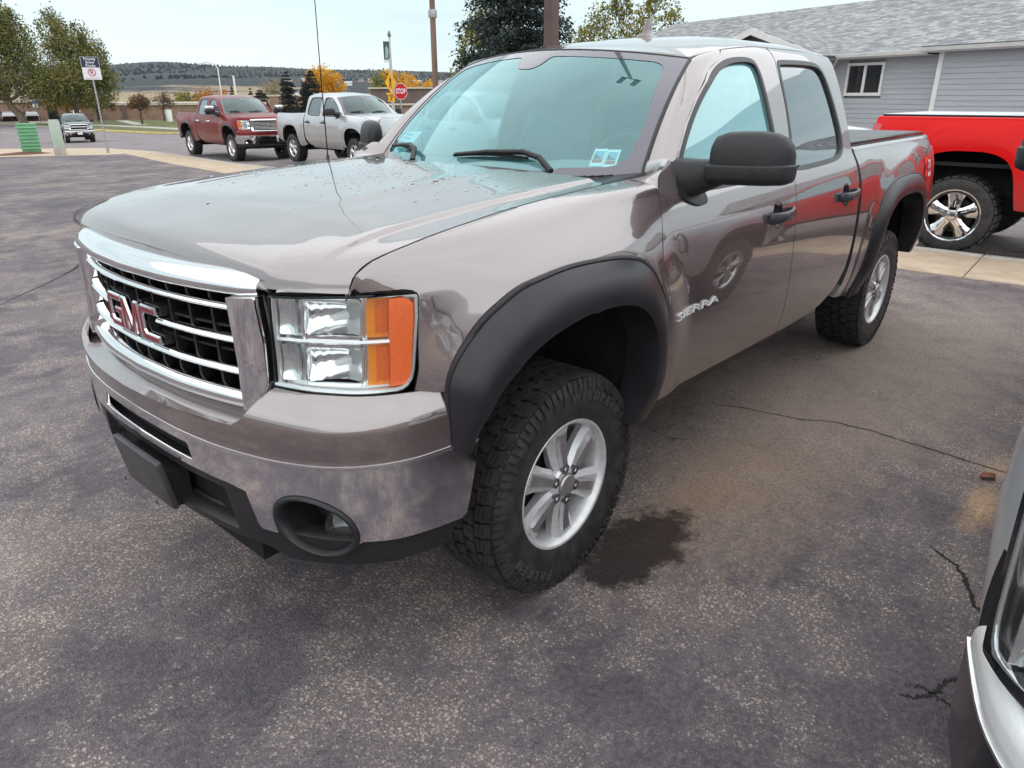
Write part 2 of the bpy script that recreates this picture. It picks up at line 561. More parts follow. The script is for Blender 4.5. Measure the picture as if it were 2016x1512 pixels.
XN = pchip([0, .3, .61, .72, .80, .86], [-.905, -.902, -.888, -.842, -.787, -.735])
ZLOW = pchip([0, .61, .8], [1.262, 1.246, 1.241])
GD = pchip([0, .004, .012, .03, .06, .11, .2, .35, .6], [0, .25, .48, .70, .84, .935, .985, 1, 1])
ZC2 = pchip([-.9, -.75, -.5, -.16, .1, .4, .62], [1.322, 1.335, 1.360, 1.384, 1.397, 1.408, 1.414])
DOME = pchip([0, .3, .5, .68, .735, .760, .84, .9], [.046, .042, .034, .021, .0165, .0035, 0, -.006])
HC = pchip([-.80, -.767, -.72, -.6, -.4, -.16, .1, .4, .6], [.815, .822, .840, .860, .850, .826, .816, .806, .80])
def hood_z(x, y):
    ay = np.abs(y)
    D = np.maximum(x - XN(ay), 0)
    zf = ZC2(x) + DOME(ay) * (.35 + .65 * sstep(-.88, -.55, x))
    # soft sunken scoop lines on the dome
    zf = zf + .006 * np.exp(-((ay - .40) / .05)**2) * sstep(-.7, -.3, x) * (1 - sstep(-.1, .35, x))
    zl = ZLOW(ay)
    return zl + (zf - zl) * GD(D)
def hood_D(D, y):
    x = XN(np.abs(y)) + D
    return np.stack([x, y, hood_z(x, y)], -1)

FK = np.array([0, .065, .135, .2, .285, .41, .53, .71, .86])
def catmull(K, V, s):
    """V [N,len(K)] control values per point, s [N]"""
    s = np.clip(s, K[0], K[-1])
    i = np.clip(np.searchsorted(K, s, side='right') - 1, 0, len(K) - 2)
    r = np.arange(len(s))
    T = np.gradient(V, K, axis=1)
    h = K[i + 1] - K[i]
    t = (s - K[i]) / h
    return ((2 * t**3 - 3 * t**2 + 1) * V[r, i] + (t**3 - 2 * t**2 + t) * h * T[r, i]
            + (-2 * t**3 + 3 * t**2) * V[r, i + 1] + (t**3 - t**2) * h * T[r, i + 1])
def fender(sd):
    def f(x, s):
        x = np.atleast_1d(np.asarray(x, float)); s = np.atleast_1d(np.asarray(s, float))
        hc = HC(x); zc = hood_z(x, hc)
        b = sstep(-.05, .45, x)[:, None]
        r = RX(x)
        cy = np.array([0, .06, .11, .143, .167]); cz = np.array([0, -.022, -.065, -.12, -.20])
        one = np.ones_like(x)
        ys_ = .983 - r
        dy = np.maximum(ys_ - hc, .004)
        zA = np.stack([zc, zc - .020, zc - .062, zc - .118, zc - .20, 1.0 * one, .88 * one, .70 * one, .56 * one], 1)
        zB = np.stack([zc, zc - .012, zc - .055, zc - .115, zc - .20, 1.0 * one, .88 * one, .70 * one, .56 * one], 1)
        yA = np.stack([hc, hc + .36 * dy, hc + .66 * dy, hc + .87 * dy, ys_, WZ(zA[:, 5]) - r, WZ(zA[:, 6]) - r, WZ(zA[:, 7]) - r, WZ(zA[:, 8]) - r], 1)
        yB = np.stack([hc] + [WZ(zB[:, k_]) - r for k_ in range(1, 9)], 1)
        lo = np.minimum(zA[:, 4] - .04, 1.0); zA[:, 5] = lo; zB[:, 5] = np.minimum(zB[:, 4] - .04, 1.0)
        y = catmull(FK, yA * (1 - b) + yB * b, s); z = catmull(FK, zA * (1 - b) + zB * b, s)
        y = y + arch_bump(x, z) * sstep(.1, .3, s)
        return np.stack([x, sd * y, z], -1)
    return f
def fender_s(x, z):
    """s on the fender section at station x for height z"""
    s = np.linspace(0, .86, 300)
    q = fender(-1)(np.full(300, float(x)), s)[:, 2]
    return float(np.interp(-z, -q, s))

# front: inner curve P (grille and lamps), outer curve B (bumper), both against index
PY = [0, .2, .4, .58, .68, .765, .835, .885, .93, .96, .98]; PX = [-.985, -.975, -.945, -.897, -.858, -.806, -.752, -.690, -.60, -.50, -.38]
BY = [0, .2, .4, .60, .70, .80, .88, .93, .97, .995, 1.01]; BX = [-1.035, -1.03, -1.012, -.968, -.932, -.88, -.805, -.72, -.60, -.50, -.40]
_bs = np.concatenate([[0], np.cumsum(np.hypot(np.diff(BX), np.diff(BY)))])
_ps = np.concatenate([[0], np.cumsum(np.hypot(np.diff(PX), np.diff(PY)))])
PXF, PYF, BXF, BYF = pchip(_bs, PX), pchip(_bs, PY), pchip(_bs, BX), pchip(_bs, BY)
SMAX = float(_bs[-1])
FW = pchip([.40, .50, .53, .66, .785, .80, .84, .875, .90, .920, .938, .955, .968, .98, 1.3], [.72, .85, .93, 1.02, 1.0, .98, 1.03, 1.02, .93, .72, .42, .15, .03, 0, 0])
FL = pchip([.8, .97, 1.0, 1.2, 1.26], [.02, .02, .012, 0, -.012])
def front_xy(s, z):
    a = np.abs(s); g = np.where(np.asarray(s) < 0, -1., 1.)
    w = FW(z)
    x = PXF(a) * (1 - w) + BXF(a) * w - FL(z) * (1 - w)
    y = PYF(a) * (1 - w) + BYF(a) * w
    return x, g * y
def front(s, z):
    s = np.asarray(s, float); z = np.asarray(z, float)
    x, y = front_xy(s, z)
    return np.stack([x, y, z + 0 * x], -1)
def front_n(s):
    """plan normal (outwards) of the inner curve"""
    e = 1e-3
    a = front(np.array([s - e, s + e]), np.array([1.1, 1.1]))
    d = a[1] - a[0]
    n = np.array([-d[1], d[0], 0.]); n /= np.linalg.norm(n)
    return n if n[0] < 0 or True else n
def y2s(y, z=1.1):
    s = np.linspace(0, SMAX, 400)
    return float(np.interp(abs(y), front(s, np.full(400, z))[:, 1], s)) * (1 if y >= 0 else -1)
def x2s(x, z):
    s = np.linspace(0, SMAX, 400)
    return float(np.interp(x, front(s, np.full(400, z))[:, 0], s))
def wind(p, q):
    """windshield: p across (-1..1), q up (0..1)"""
    p = np.asarray(p, float); q = np.asarray(q, float)
    x = (.385 + .255 * p**2) * (1 - q) + (1.0 + .155 * p**2) * q
    y = p * (.772 * (1 - q) + .660 * q)
    z = (1.385 + .022 * p**2) * (1 - q) + (1.888 - .050 * p**2) * q
    b = 4 * q * (1 - q)
    return np.stack([x - .020 * b, y, z + .026 * b], -1)
# ------------------------------------------------------------------ ground heights: level lot, the street falls away to the north
GZ = pchip([-60, 5, 12, 17, 21, 26, 33, 45, 55, 70, 90, 140, 600], [0, 0, -.04, -.13, -.22, -.28, -.45, -.82, -1.05, -1.3, -1.4, -1.45, -1.45])
YL = np.concatenate([np.arange(-60, 141, 1.)])
def ground_fn(h, crown=0.):
    return lambda x, y: np.stack([x, y, np.interp(y, YL, GZ(YL)) + h], -1)
def ground_sheet(name, poly, h, m, thick=.05, kind='structure', xs=8.):
    P = np.array(poly)
    if area2(poly) < 0:
        poly = poly[::-1]
    o = sheet(poly, ground_fn(h), 1., m, name, None, thick=thick, lines_a=np.arange(-120, 160, xs), lines_b=YL)
    o['kind'] = kind
    return o
# ------------------------------------------------------------------ wheels
def tyre_mesh(R0=.417, r_rim=.233, w=.285, lugs=42, tread=True, n=72):
    """tyre about the Y axis; outer face at h=0, running inwards (+h)"""
    b = MB()
    p = [(r_rim + .004, .020), (r_rim + .004, .006), (r_rim + .012, .002), (.29, -.009), (.33, -.013), (.362, -.010), (.385, -.003), (R0 - .020, .012), (R0 - .012, .034)]
    p = [(r if r < .3 else R0 - (.417 - r), h) for r, h in p]
    prof = p + [(r, w - h) for r, h in p[::-1]]
    b.lathe(prof, n)
    if tread:
        # raised rim guard rings and bars on the sidewall
        for k in range(lugs * 2):
            a = 2 * math.pi * (k + .5) / (lugs * 2)
            da = math.pi / (lugs * 2) * .74
            r1, r2 = R0 - .062 + (.012 if k % 2 else 0), R0 - .018
            def P(r, h, aa):
                return (r * math.cos(aa), h, r * math.sin(aa))
            h1, h2 = -.0165, -.001
            v = [P(r1, h1 + .012, a - da), P(r1, h1 + .012, a + da), P(r2, h2, a + da), P(r2, h2, a - da),
                 P(r1, h1 - .002, a - da * .8), P(r1, h1 - .002, a + da * .8), P(r2 + .002, h2 - .006, a + da), P(r2 + .002, h2 - .006, a - da)]
            b.add(v, [(4, 5, 6, 7), (0, 1, 5, 4), (1, 2, 6, 5), (2, 3, 7, 6), (3, 0, 4, 7)])
            r3 = r1 - .030; hh = -.0165
            if k % 2 == 0:
                v = [P(r1, hh, a - da * .5), P(r1, hh, a + da * .9), P(r3, hh + .001, a + da * 1.6), P(r3, hh + .001, a + da * .7)]
                v += [(x, y + .006, z) for x, y, z in v]
                b.add(v, [(0, 1, 2, 3), (0, 4, 5, 1), (1, 5, 6, 2), (2, 6, 7, 3), (3, 7, 4, 0)])
        # fine cords ring near the bead
        for k in range(84):
            a = 2 * math.pi * k / 84; da = .006
            v = [(r * math.cos(a + s), h, r * math.sin(a + s)) for r, h, s in
                 [(.262, -.0035, -da), (.262, -.0035, da), (.288, -.0105, da), (.288, -.0105, -da)]]
            b.add(v, [(0, 1, 2, 3)])
        # tread blocks in five ribs
        rows = [(.004, .060, 0., .30, 1.), (.068, .112, .45, -.35, .97), (.119, .166, .1, .35, .97), (.173, .217, .6, -.35, .97), (.225, .281, .15, .30, 1.)]
        for ri, (h0, h1, ph, sk, _) in enumerate(rows):
            for k in range(lugs):
                a = 2 * math.pi * (k + ph) / lugs
                g = 2 * math.pi / lugs
                wd = g * (.40 if (k + ri) % 2 else .43)
                # zig-zag block outline in (angle, h)
                m = (h0 + h1) / 2
                pl = [(-wd, h0), (wd * .85, h0), (wd * 1.05 + g * .08, m - .004), (wd * .92, m + .004), (wd, h1), (-wd * .85, h1), (-wd * .95 + g * .06, m + .004), (-wd * 1.05, m - .004)]
                pl = [(x + sk * g * (h - m) / .05 * .35, h) for x, h in pl]
                top = []; base = []
                for x, h in pl:
                    e = (abs(h - w / 2) / (w / 2))
                    rt = R0 - .010 * max(0, (e - .80) / .20)
                    top.append((rt * math.cos(a + x), h, rt * math.sin(a + x)))
                    rb = R0 - .018
                    base.append((rb * math.cos(a + x * 1.02), h, rb * math.sin(a + x * 1.02)))
                q = len(pl)
                f = [tuple(range(q))[::-1]] + [(i, (i + 1) % q, (i + 1) % q + q, i + q) for i in range(q)]
                b.add(top + base, f)
                # a sipe
                if ri in (0, 4):
                    aa = a + wd * .05
                    for hs in ((h0 + .016, h0 + .019), (h0 + .034, h0 + .037)) if ri == 0 else ((h1 - .019, h1 - .016), (h1 - .037, h1 - .034)):
                        v = [((R0 + .0006) * math.cos(aa + s), h, (R0 + .0006) * math.sin(aa + s)) for s, h in
                             [(-wd * .7, hs[0]), (-wd * .7, hs[1]), (wd * .7, hs[1] + .004), (wd * .7, hs[0] + .004)]]
                        b.add(v, [(0, 1, 2, 3)], 1)
    return b

def six_spoke(b_main, b_face, y0=.012, r_out=.222):
    """double-facet six spoke disc; outer face looks to -Y"""
    for k in range(6):
        a = math.pi / 3 * k + math.pi / 2 + .08
        ca, sa = math.cos(a), math.sin(a)
        def P(r, t, h):
            return (r * ca - t * sa, h, r * sa + t * ca)
        # broad spoke with slanted flanks
        st = [(.050, .030, .030, .002), (.085, .042, .042, .008), (.130, .044, .048, .016), (.175, .052, .060, .015), (r_out, .062, .072, .008)]
        v = []
        for r, tl, tr, h in st:
            v += [P(r, -tl, y0 + h + .012), P(r, -tl * .62, y0 + h), P(r, tr * .62, y0 + h), P(r, tr, y0 + h + .016), P(r, tr * .8, y0 + .062), P(r, -tl * .8, y0 + .062)]
        f = []
        for i in range(len(st) - 1):
            for j in range(6):
                j2 = (j + 1) % 6
                f.append((i * 6 + j, (i + 1) * 6 + j, (i + 1) * 6 + j2, i * 6 + j2))
        b_main.add(v, f)
        # raised machined strip
        s2 = [(.066, .017, -.004), (.100, .0185, .000), (.150, .021, .004), (.196, .024, .003), (.204, .023, .007)]
        v = []
        for i, (r, t, h) in enumerate(s2):
            v += [P(r, -t, y0 + h + .010), P(r, -t * .78, y0 + h - .004), P(r, t * .78, y0 + h - .004), P(r, t, y0 + h + .010)]
        f = []
        for i in range(len(s2) - 1):
            for j in range(3):
                f.append((i * 4 + j, (i + 1) * 4 + j, (i + 1) * 4 + j + 1, i * 4 + j + 1))
        o = (len(s2) - 1) * 4
        f += [(o, o + 3, o + 2, o + 1), (0, 1, 2, 3)]
        b_face.add(v, f)
def five_slot(b_main, b_face, y0=.012, r_out=.222, n=5):
    for k in range(n):
        a = 2 * math.pi / n * k + math.pi / 2
        ca, sa = math.cos(a), math.sin(a)
        def P(r, t, h):
            return (r * ca - t * sa, h, r * sa + t * ca)
        kk = 1. if n > 6 else 1.5
        st = [(.050, .036 * kk, -.006), (.10, .034 * kk, -.004), (.16, .042 * kk, .004), (r_out, .060 * kk, .002)]
        v = []
        for r, t, h in st:
            v += [P(r, -t, y0 + h + .016), P(r, -t * .55, y0 + h), P(r, t * .55, y0 + h), P(r, t, y0 + h + .016)]
        f = [(i * 4 + j, (i + 1) * 4 + j, (i + 1) * 4 + j + 1, i * 4 + j + 1) for i in range(len(st) - 1) for j in range(3)]
        b_main.add(v, f)
        v = []
        for r, t, h in [(.08, .012, -.010), (.20, .016, -.003)]:
            v += [P(r, -t, y0 + h + .008), P(r, -t * .6, y0 + h), P(r, t * .6, y0 + h), P(r, t, y0 + h + .008)]
        b_face.add(v, [(0, 4, 5, 1), (1, 5, 6, 2), (2, 6, 7, 3)])

_WH = {}
def wheel_meshes(kind, hero):
    key = (kind, hero)
    if key in _WH:
        return _WH[key]
    out = {}
    def keep(n, o):
        out[n] = o.data
        bpy.data.objects.remove(o)
    if hero:
        t = tyre_mesh()
    else:
        t = tyre_mesh(lugs=26, tread=False, n=40)
        for k in range(30):        # coarse shoulder blocks
            a = 2 * math.pi * k / 30
            for h0, h1 in ((.0, .085), (.10, .185), (.20, .285)):
                da = .075
                q = [(-da, h0), (da, h0), (da, h1), (-da, h1)]
                tp = [(.417 * math.cos(a + x), h, .417 * math.sin(a + x)) for x, h in q]
                bs = [(.398 * math.cos(a + x), h, .398 * math.sin(a + x)) for x, h in q]
                t.add(tp + bs, [(3, 2, 1, 0), (0, 1, 5, 4), (1, 2, 6, 5), (2, 3, 7, 6), (3, 0, 4, 7)])
    # flatten the contact patch on the ground
    t.v = [(x, y, max(z, -.4035)) for x, y, z in t.v]
    keep('tyre', t.build('tyre', [RUBBER, DARK], None, auto=28))
    b1 = MB(); b2 = MB()
    # barrel and lip
    b1.lathe([(.245, .012), (.2475, .004), (.245, .000), (.237, .002), (.228, .012), (.222, .030), (.214, .075), (.206, .20), (.215, .235)], 48)
    if kind == 'six':
        six_spoke(b1, b2)
    else:
        five_slot(b1, b2, n=8 if kind == 'eight' else 5)
    # hub boss
    b1.lathe([(.070, .060), (.068, .020), (.060, .010), (.044, .006)], 24)
    keep('rim', b1.build('rim', ALLOY if kind == 'six' else CHROME_D, None, auto=30))
    keep('spoke_face', b2.build('spoke_face', ALLOY_D if kind == 'six' else CHROME, None, auto=30))
    b3 = MB(); b3.lathe([(.042, .012), (.0415, -.002), (.038, -.006), (.022, -.0085), (.0001, -.009)], 24)
    keep('hub_cap', b3.build('hub_cap', ALLOY_D if kind == 'six' else CHROME, None, auto=40))
    b4 = MB()
    b4.lathe([(.019, .012), (.0185, .0), (.0145, -.001), (.0142, .005), (.0001, .005)], 14)
    keep('lug_pocket', b4.build('lug_pocket', mat('pocket_alloy', (.12, .115, .12), .4, .6), None, auto=40))
    b5 = MB(); b5.lathe([(.0105, .02), (.0105, -.002), (.008, -.006), (.0001, -.007)], 6)
    keep('lug_nut', b5.build('lug_nut', mat('nut_steel', (.30, .29, .29), .25, .9), None))
    b6 = MB()
    b6.lathe([(.001, .095), (.165, .095), (.165, .115), (.001, .115)], 30)
    keep('brake_disc', b6.build('brake_disc', mat('brake_iron', (.045, .04, .038), .5, .6), None, auto=30))
    b7 = MB(); b7.lathe([(.205, .15), (.001, .16)], 24)
    keep('dust_shield', b7.build('dust_shield', DARK, None))
    _WH[key] = out
    return out
def inst(name, me, parent, loc=(0, 0, 0), rot=(0, 0, 0), scale=(1, 1, 1)):
    o = bpy.data.objects.new(name, me)
    link(o, parent); o.location = loc; o.rotation_euler = rot; o.scale = scale
    return o
def add_wheel(root, x, sd, y=.944, hz=.405, kind='six', hero=False, roll=0., rim_k=1.):
    """wheel > tyre, rim, hub_cap, lug_nut ... ; one node carries the wheel"""
    M = wheel_meshes(kind, hero)
    t = inst('tyre', M['tyre'], root, (x, sd * y, hz), (0, 0, 0 if sd < 0 else math.pi))
    e = inst('wheel', M['rim'], root, (x, sd * (y + (.014 if rim_k > 1 else 0)), hz), (0, roll, 0 if sd < 0 else math.pi), (rim_k,) * 3)
    inst('spoke_face', M['spoke_face'], e)
    inst('hub_cap', M['hub_cap'], e)
    if hero:
        for k in range(6):
            a = math.pi / 3 * k + math.pi / 2 + .08
            p = (.0640 * math.cos(a), .004, .0640 * math.sin(a))
            inst('lug_pocket', M['lug_pocket'], e, p)
            inst('lug_nut', M['lug_nut'], e, p)
    inst('brake_disc', M['brake_disc'], e); inst('dust_shield', M['dust_shield'], e)
    return e, t
# ------------------------------------------------------------------ the pickup builder
DOOR_CUT = [(.668, 1.470), (.618, 1.455), (.572, 1.425), (.535, 1.37), (.499, 1.285), (.458, 1.15), (.440, 1.06), (.452, .97), (.475, .90), (.50, .80), (.515, .68), (.517, .572)]
BCUT = [(1.795, .538), (1.755, .75), (1.726, 1.02), (1.732, 1.20), (1.757, 1.34), (1.857, 1.552), (1.873, 1.80), (1.895, 1.86)]
REAR_CUT = [(2.25, .533), (2.40, .560), (2.55, .62), (2.64, .74), (2.668, .90), (2.667, 1.067), (2.678, 1.29), (2.69, 1.40), (2.690, 1.62), (2.700, 1.80), (2.705, 1.86)]
PILLAR_G = [(.700, 1.462), (.842, 1.591), (.986, 1.691), (1.18, 1.793), (1.338, 1.844)]
WIN1 = [(.722, 1.466), (.855, 1.588), (1.0, 1.689), (1.20, 1.791), (1.356, 1.840), (1.494, 1.857), (1.625, 1.857), (1.668, 1.830), (1.678, 1.758), (1.668, 1.558), (1.668, 1.42), (1.655, 1.345), (1.21, 1.343), (.80, 1.346), (.742, 1.352), (.725, 1.40)]
WIN2 = [(1.944, 1.858), (2.378, 1.862), (2.485, 1.838), (2.520, 1.777), (2.553, 1.611), (2.566, 1.466), (2.545, 1.400), (2.44, 1.364), (2.10, 1.352), (1.82, 1.350), (1.806, 1.375), (1.828, 1.50), (1.856, 1.623), (1.885, 1.80), (1.905, 1.846)]
FL_OUT = [(-.587, .785), (-.592, .905), (-.589, .972), (-.572, 1.020), (-.517, 1.093), (-.437, 1.156), (-.288, 1.210), (-.086, 1.226), (.109, 1.217), (.265, 1.192), (.344, 1.153), (.405, 1.086), (.452, 1.008), (.475, .922), (.497, .805), (.515, .66), (.508, .572), (.480, .512)]
FL_IN = [(-.535, .760), (-.520, .82), (-.501, .866), (-.467, .928), (-.410, .978), (-.340, 1.022), (-.212, 1.061), (-.056, 1.077), (.071, 1.071), (.19, 1.047), (.279, .993), (.329, .932), (.356, .855), (.362, .714), (.345, .60), (.325, .540)]
RL_OUT = [(2.93, .485), (2.96, .60), (3.00, .78), (3.05, .95), (3.14, 1.09), (3.28, 1.17), (3.45, 1.203), (3.70, 1.208), (3.95, 1.185), (4.10, 1.13), (4.20, 1.03), (4.25, .90), (4.275, .75), (4.285, .60)]
RL_IN = [(3.09, .515), (3.11, .62), (3.14, .78), (3.185, .92), (3.26, 1.01), (3.37, 1.06), (3.50, 1.08), (3.70, 1.08), (3.88, 1.055), (4.0, 1.00), (4.07, .92), (4.11, .80), (4.125, .70), (4.13, .60)]

def resample(p, n):
    p = np.array(p, float)
    d = np.concatenate([[0], np.cumsum(np.linalg.norm(np.diff(p, axis=0), axis=1))])
    t = np.linspace(0, d[-1], n)
    fs = [pchip(d, p[:, k]) for k in range(p.shape[1])]
    return np.stack([f(t) for f in fs], 1)
def top_z(x):
    return roof_z(np.asarray(x, float), np.full_like(np.asarray(x, float), .664))
def grid_loft(rows, name, m, parent, flip=False, auto=50):
    n = len(rows[0]); v = [p for r in rows for p in r]; f = []
    for i in range(len(rows) - 1):
        for k in range(n - 1):
            q = (i * n + k, i * n + k + 1, (i + 1) * n + k + 1, (i + 1) * n + k)
            f.append(q[::-1] if flip else q)
    return mobj(name, v, f, m, parent, True, auto=auto)
def bez(a, c, b, n):
    a, c, b = map(np.array, (a, c, b))
    return [(1 - t)**2 * a + 2 * t * (1 - t) * c + t * t * b for t in np.linspace(0, 1, n)]

def pocket(hx, hz=1.182):
    return [(hx - .01 + .058 * math.cos(a), hz + .064 * math.sin(a)) for a in np.linspace(0, 2 * math.pi, 22, endpoint=False)]

def build_pickup(root, PNT, hero=False, q=1., flare=True, kind='six', glass_w=None, glass_f=None, glass_t=None, tonneau=True, chrome_handles=False, mirror_mat=None, front_style='bars', amber=True, cover_mat=None, bumper_mat=None, style_mesh=False, mirror_chrome=False, ride=0., plain_arch=False, rim_k=1.):
    st = .036 * q
    if style_mesh: front_style = 'mesh'
    full_flare = flare is True
    AF = FL_OUT if full_flare else FL_IN
    AR = RL_OUT if full_flare else RL_IN
    tie = inset_arch if full_flare else (lambda o: [tuple(p) for p in o])
    gw, gf, gt = glass_w or GLASS_W, glass_f or GLASS_F, glass_t or GLASS_T
    cover_mat = cover_mat or PNT
    P = {}
    # ---------------- hood
    hy = np.linspace(-1, 1, int(46 / q) + 4)
    Dl = [0, .003, .008, .014, .022, .035, .05, .07, .095, .125, .16, .2] if q < 2 else [0, .006, .02, .05, .1, .16]
    def hood_fn(D, y):
        return hood_D(D, y)
    edge = []
    for x in np.linspace(-.776, .34, 26 if q < 2 else 10):
        edge.append((x - float(XN(abs(HC(x)))), float(HC(x)) - .004))
    rear = [(.27 + .10 * (y / .75)**2 - float(XN(abs(y))), y) for y in np.linspace(.78, -.78, 13)]
    poly = [(D, -y) for D, y in edge] + rear[::-1] + [(D, y) for D, y in edge[::-1]]
    fr = [(0., y) for y in np.linspace(.814, -.814, 17)]
    poly = poly + fr
    ex = [-.760, -.749, -.735, -.72, -.70, -.66] if q < 2 else [-.74]
    sheet(poly, hood_fn, (st * 2, st), PNT, 'hood', root, thick=.022, edge=RUB_GAPSHADE,
          lines_a=sorted(set(list(Dl) + list(np.arange(.25, 1.35, .09 * max(q, 1))))), lines_b=sorted(list(np.arange(-.84, .85, .05 * max(q, .8))) + ([s * k for s in (-1, 1) for k in (.733, .7475, .761, .775)] if q < 2 else [])))
    # ---------------- windshield, its dark border, seals
    wp = [(-1, 0), (1, 0), (1, 1), (-1, 1)]
    sheet(wp, wind, (.08 * q, .08 * q), gw, 'windshield', root, thick=0, flip=True)
    hole = roundc([(-.925, .070), (-.62, .068), (-.60, .05), (.60, .05), (.62, .068), (.925, .070), (.950, .30), (.895, .925), (.2, .935), (.13, .935), (.085, .81), (-.085, .81), (-.13, .935), (-.2, .935), (-.895, .925), (-.950, .30)],
                  [.10, .01, .01, .01, .01, .10, .12, .09, .02, .06, .08, .08, .06, .02, .09, .12], 6)
    sheet(wp, wind, (.1 * q, .1 * q), FRIT, 'windshield_border', root, holes=[hole[::-1]], thick=0, flip=True, off=.002)
    seal = MB()
    for sd in (-1, 1):
        seal.tube([wind(np.array(sd * 1.0), np.array(t)) + np.array([.004, sd * .004, -.002]) for t in np.linspace(-.01, 1.0, 14)], .0075, 6)
    seal.tube([wind(np.array(t), np.array(1.004)) for t in np.linspace(-1, 1, 18)], .0055, 6)
    seal.build('windshield_seal', RUB_GAPSHADE, root, auto=60)
    # ---------------- roof
    fr = [(1.006 + .155 * (y / .66)**2, y) for y in np.linspace(.655, -.655, 15)]
    rf = fr + [(x, -.662) for x in (1.3, 1.5, 1.9, 2.3, 2.6, 2.72)] + [(2.725, y) for y in np.linspace(-.5, .5, 6)] + [(x, .662) for x in (2.72, 2.6, 2.3, 1.9, 1.5, 1.3)]
    sheet(rf, roof, (.09 * q, .045 * q), PNT, 'roof', root, thick=.03)
    # cab back wall with its window
    ys = np.linspace(-.66, .66, 9)
    bw = [(y, float(roof_z(np.array(2.71), np.array(y))) - .012) for y in ys] + [(.745, 1.78), (.84, 1.50), (.88, 1.36), (.90, .7), (-.90, .7), (-.88, 1.36), (-.84, 1.50), (-.745, 1.78)]
    bh = roundc([(-.66, 1.46), (.66, 1.46), (.58, 1.80), (-.58, 1.80)], .07)
    sheet(bw, lambda y, z: np.stack([2.690 + 0 * y, y, z], -1), .5, PNT, 'cab_back', root, holes=[bh[::-1]], thick=.02)
    sheet(inset(bh, -.01), lambda y, z: np.stack([2.685 + 0 * y, y, z], -1), .6, gt, 'rear_window', root, thick=0)
    for sd in (-1, 1):
        fl = sd < 0
        sf = side(sd)
        # which orientation makes outward normals: d/dx x d/dz for y=-w gives -y outward
        kw = dict(flip=not fl)
        # ---------------- fender
        ff = fender(sd)
        fo = resample(AF, 60)
        pts = []
        # along the cut with the hood (front to rear), down the door, back along the arch, up the front
        top = [(x, .003) for x in np.linspace(-.774, .395, 24)]
        door = [(x - .0025, fender_s(x - .0025, z)) for x, z in DOOR_CUT if z < 1.40]
        door = [(.532, fender_s(.532, 1.374))] + [(x, s) for x, s in door if x < .53]
        archp = [(x, fender_s(x, z)) for x, z in [(a, b) for a, b in tie(fo)]][::-1]
        lamp = [(.890, 1.2410), (.93, 1.2410), (.97, 1.2415), (1.03, 1.2425), (1.07, 1.243), (1.105, 1.238), (1.124, 1.226), (1.1285, 1.20), (1.1275, 1.165), (1.120, 1.10), (1.113, 1.03), (1.106, .972)]
        lx = [(float(front(np.array([s_]), np.array([z_]))[0][0]), z_) for s_, z_ in lamp]
        frontp = [(-.560, fender_s(-.56, .955)), (-.61, fender_s(-.61, .960))] + [(x_, fender_s(x_, z_)) for x_, z_ in lx[::-1]]
        poly = top + [(.47, .003), (.50, .003)] + door + archp + frontp
        sheet(poly, ff, (st * 1.2, st * .8), PNT, 'fender', root, edge=RUB_GAPSHADE, thick=.02, flip=fl)
        # corner piece where the fender runs up between windshield and door
        rows = []
        for t, (qx, G) in enumerate([(.10, (.668, 1.475)), (.055, (.640, 1.462)), (.0, (.605, 1.444)), (None, (.568, 1.420)), (None, (.5335, 1.373))]):
            E = wind(np.array(1.0), np.array(qx)) + np.array([.006, 0, 0]) if qx is not None else [np.array([.572, -.788, 1.412]), fender(-1)(.50, .003)[0]][t - 3]
            E = np.array([E[0], abs(E[1]) + .002, E[2]])
            g = np.array([G[0] - .0025, float(side_y(G[0] - .0025, G[1])), G[1]])
            c = np.array([E[0] * .55 + g[0] * .45, g[1] * .968, max(E[2], g[2]) + (.010 if t < 3 else .002)])
            rows.append([np.array([p[0], sd * p[1], p[2]]) for p in bez(E, c, g, 10)])
        rr_ = resample(np.array([np.concatenate(r_) for r_ in rows]), 15).reshape(15, 10, 3)
        rows = [list(r_) for r_ in rr_]
        grid_loft(rows, 'cowl_corner', PNT, root, flip=sd > 0)
        # ---------------- windshield pillar
        rows = []
        Gs = resample(PILLAR_G, 13)
        for i, (gx, gz) in enumerate(Gs):
            qq = .085 + (1.0 - .085) * i / 12
            E = wind(np.array(1.0), np.array(qq)) + np.array([.010, .006, 0])
            g = np.array([gx, float(side_y(gx, gz)), gz])
            c = np.array([min(E[0], gx) + (gx - min(E[0], gx)) * .35 - .004, g[1] * .985, max(E[2], gz) * .6 + .4 * min(E[2], gz) + .02])
            rows.append([np.array([p[0], sd * p[1], p[2]]) for p in bez(E, c, g, 10)])
        for xe, gx, gz in [(1.24, 1.375, None), (1.33, 1.40, None), (1.415, 1.417, None)]:
            zt = float(top_z(np.array(gx)))
            E = np.array([xe, .664, float(roof_z(np.array(xe), np.array(.664)))])
            gz = zt - (1.417 - gx) * .45
            g = np.array([gx, float(side_y(gx, gz)), gz])
            rows.append([np.array([p[0], sd * p[1], p[2]]) for p in bez(E, (E + g) / 2 + np.array([0, .012, .012]) * (gx < 1.41), g, 10)])
        grid_loft(rows, 'windshield_pillar', PNT, root, flip=sd > 0)
        # ---------------- doors
        w1 = chaikin(WIN1, 2); w2 = chaikin(WIN2, 2)
        fd = DOOR_CUT[::-1]                                   # bottom to top
        d1 = [(x + .001, z) for x, z in fd] + [(x, z) for x, z in PILLAR_G] + [(1.376, 1.866), (1.40, float(top_z(1.40)) - .010)] + [(x, float(top_z(x)) - .003) for x in np.linspace(1.42, 1.89, 7)] + [(x - .003, z) for x, z in BCUT[::-1]]
        sheet(d1, sf, (st * 1.3, st), PNT, 'front_door', root, edge=RUB_GAPSHADE, holes=[w1, pocket(1.525)], thick=.022, **kw)
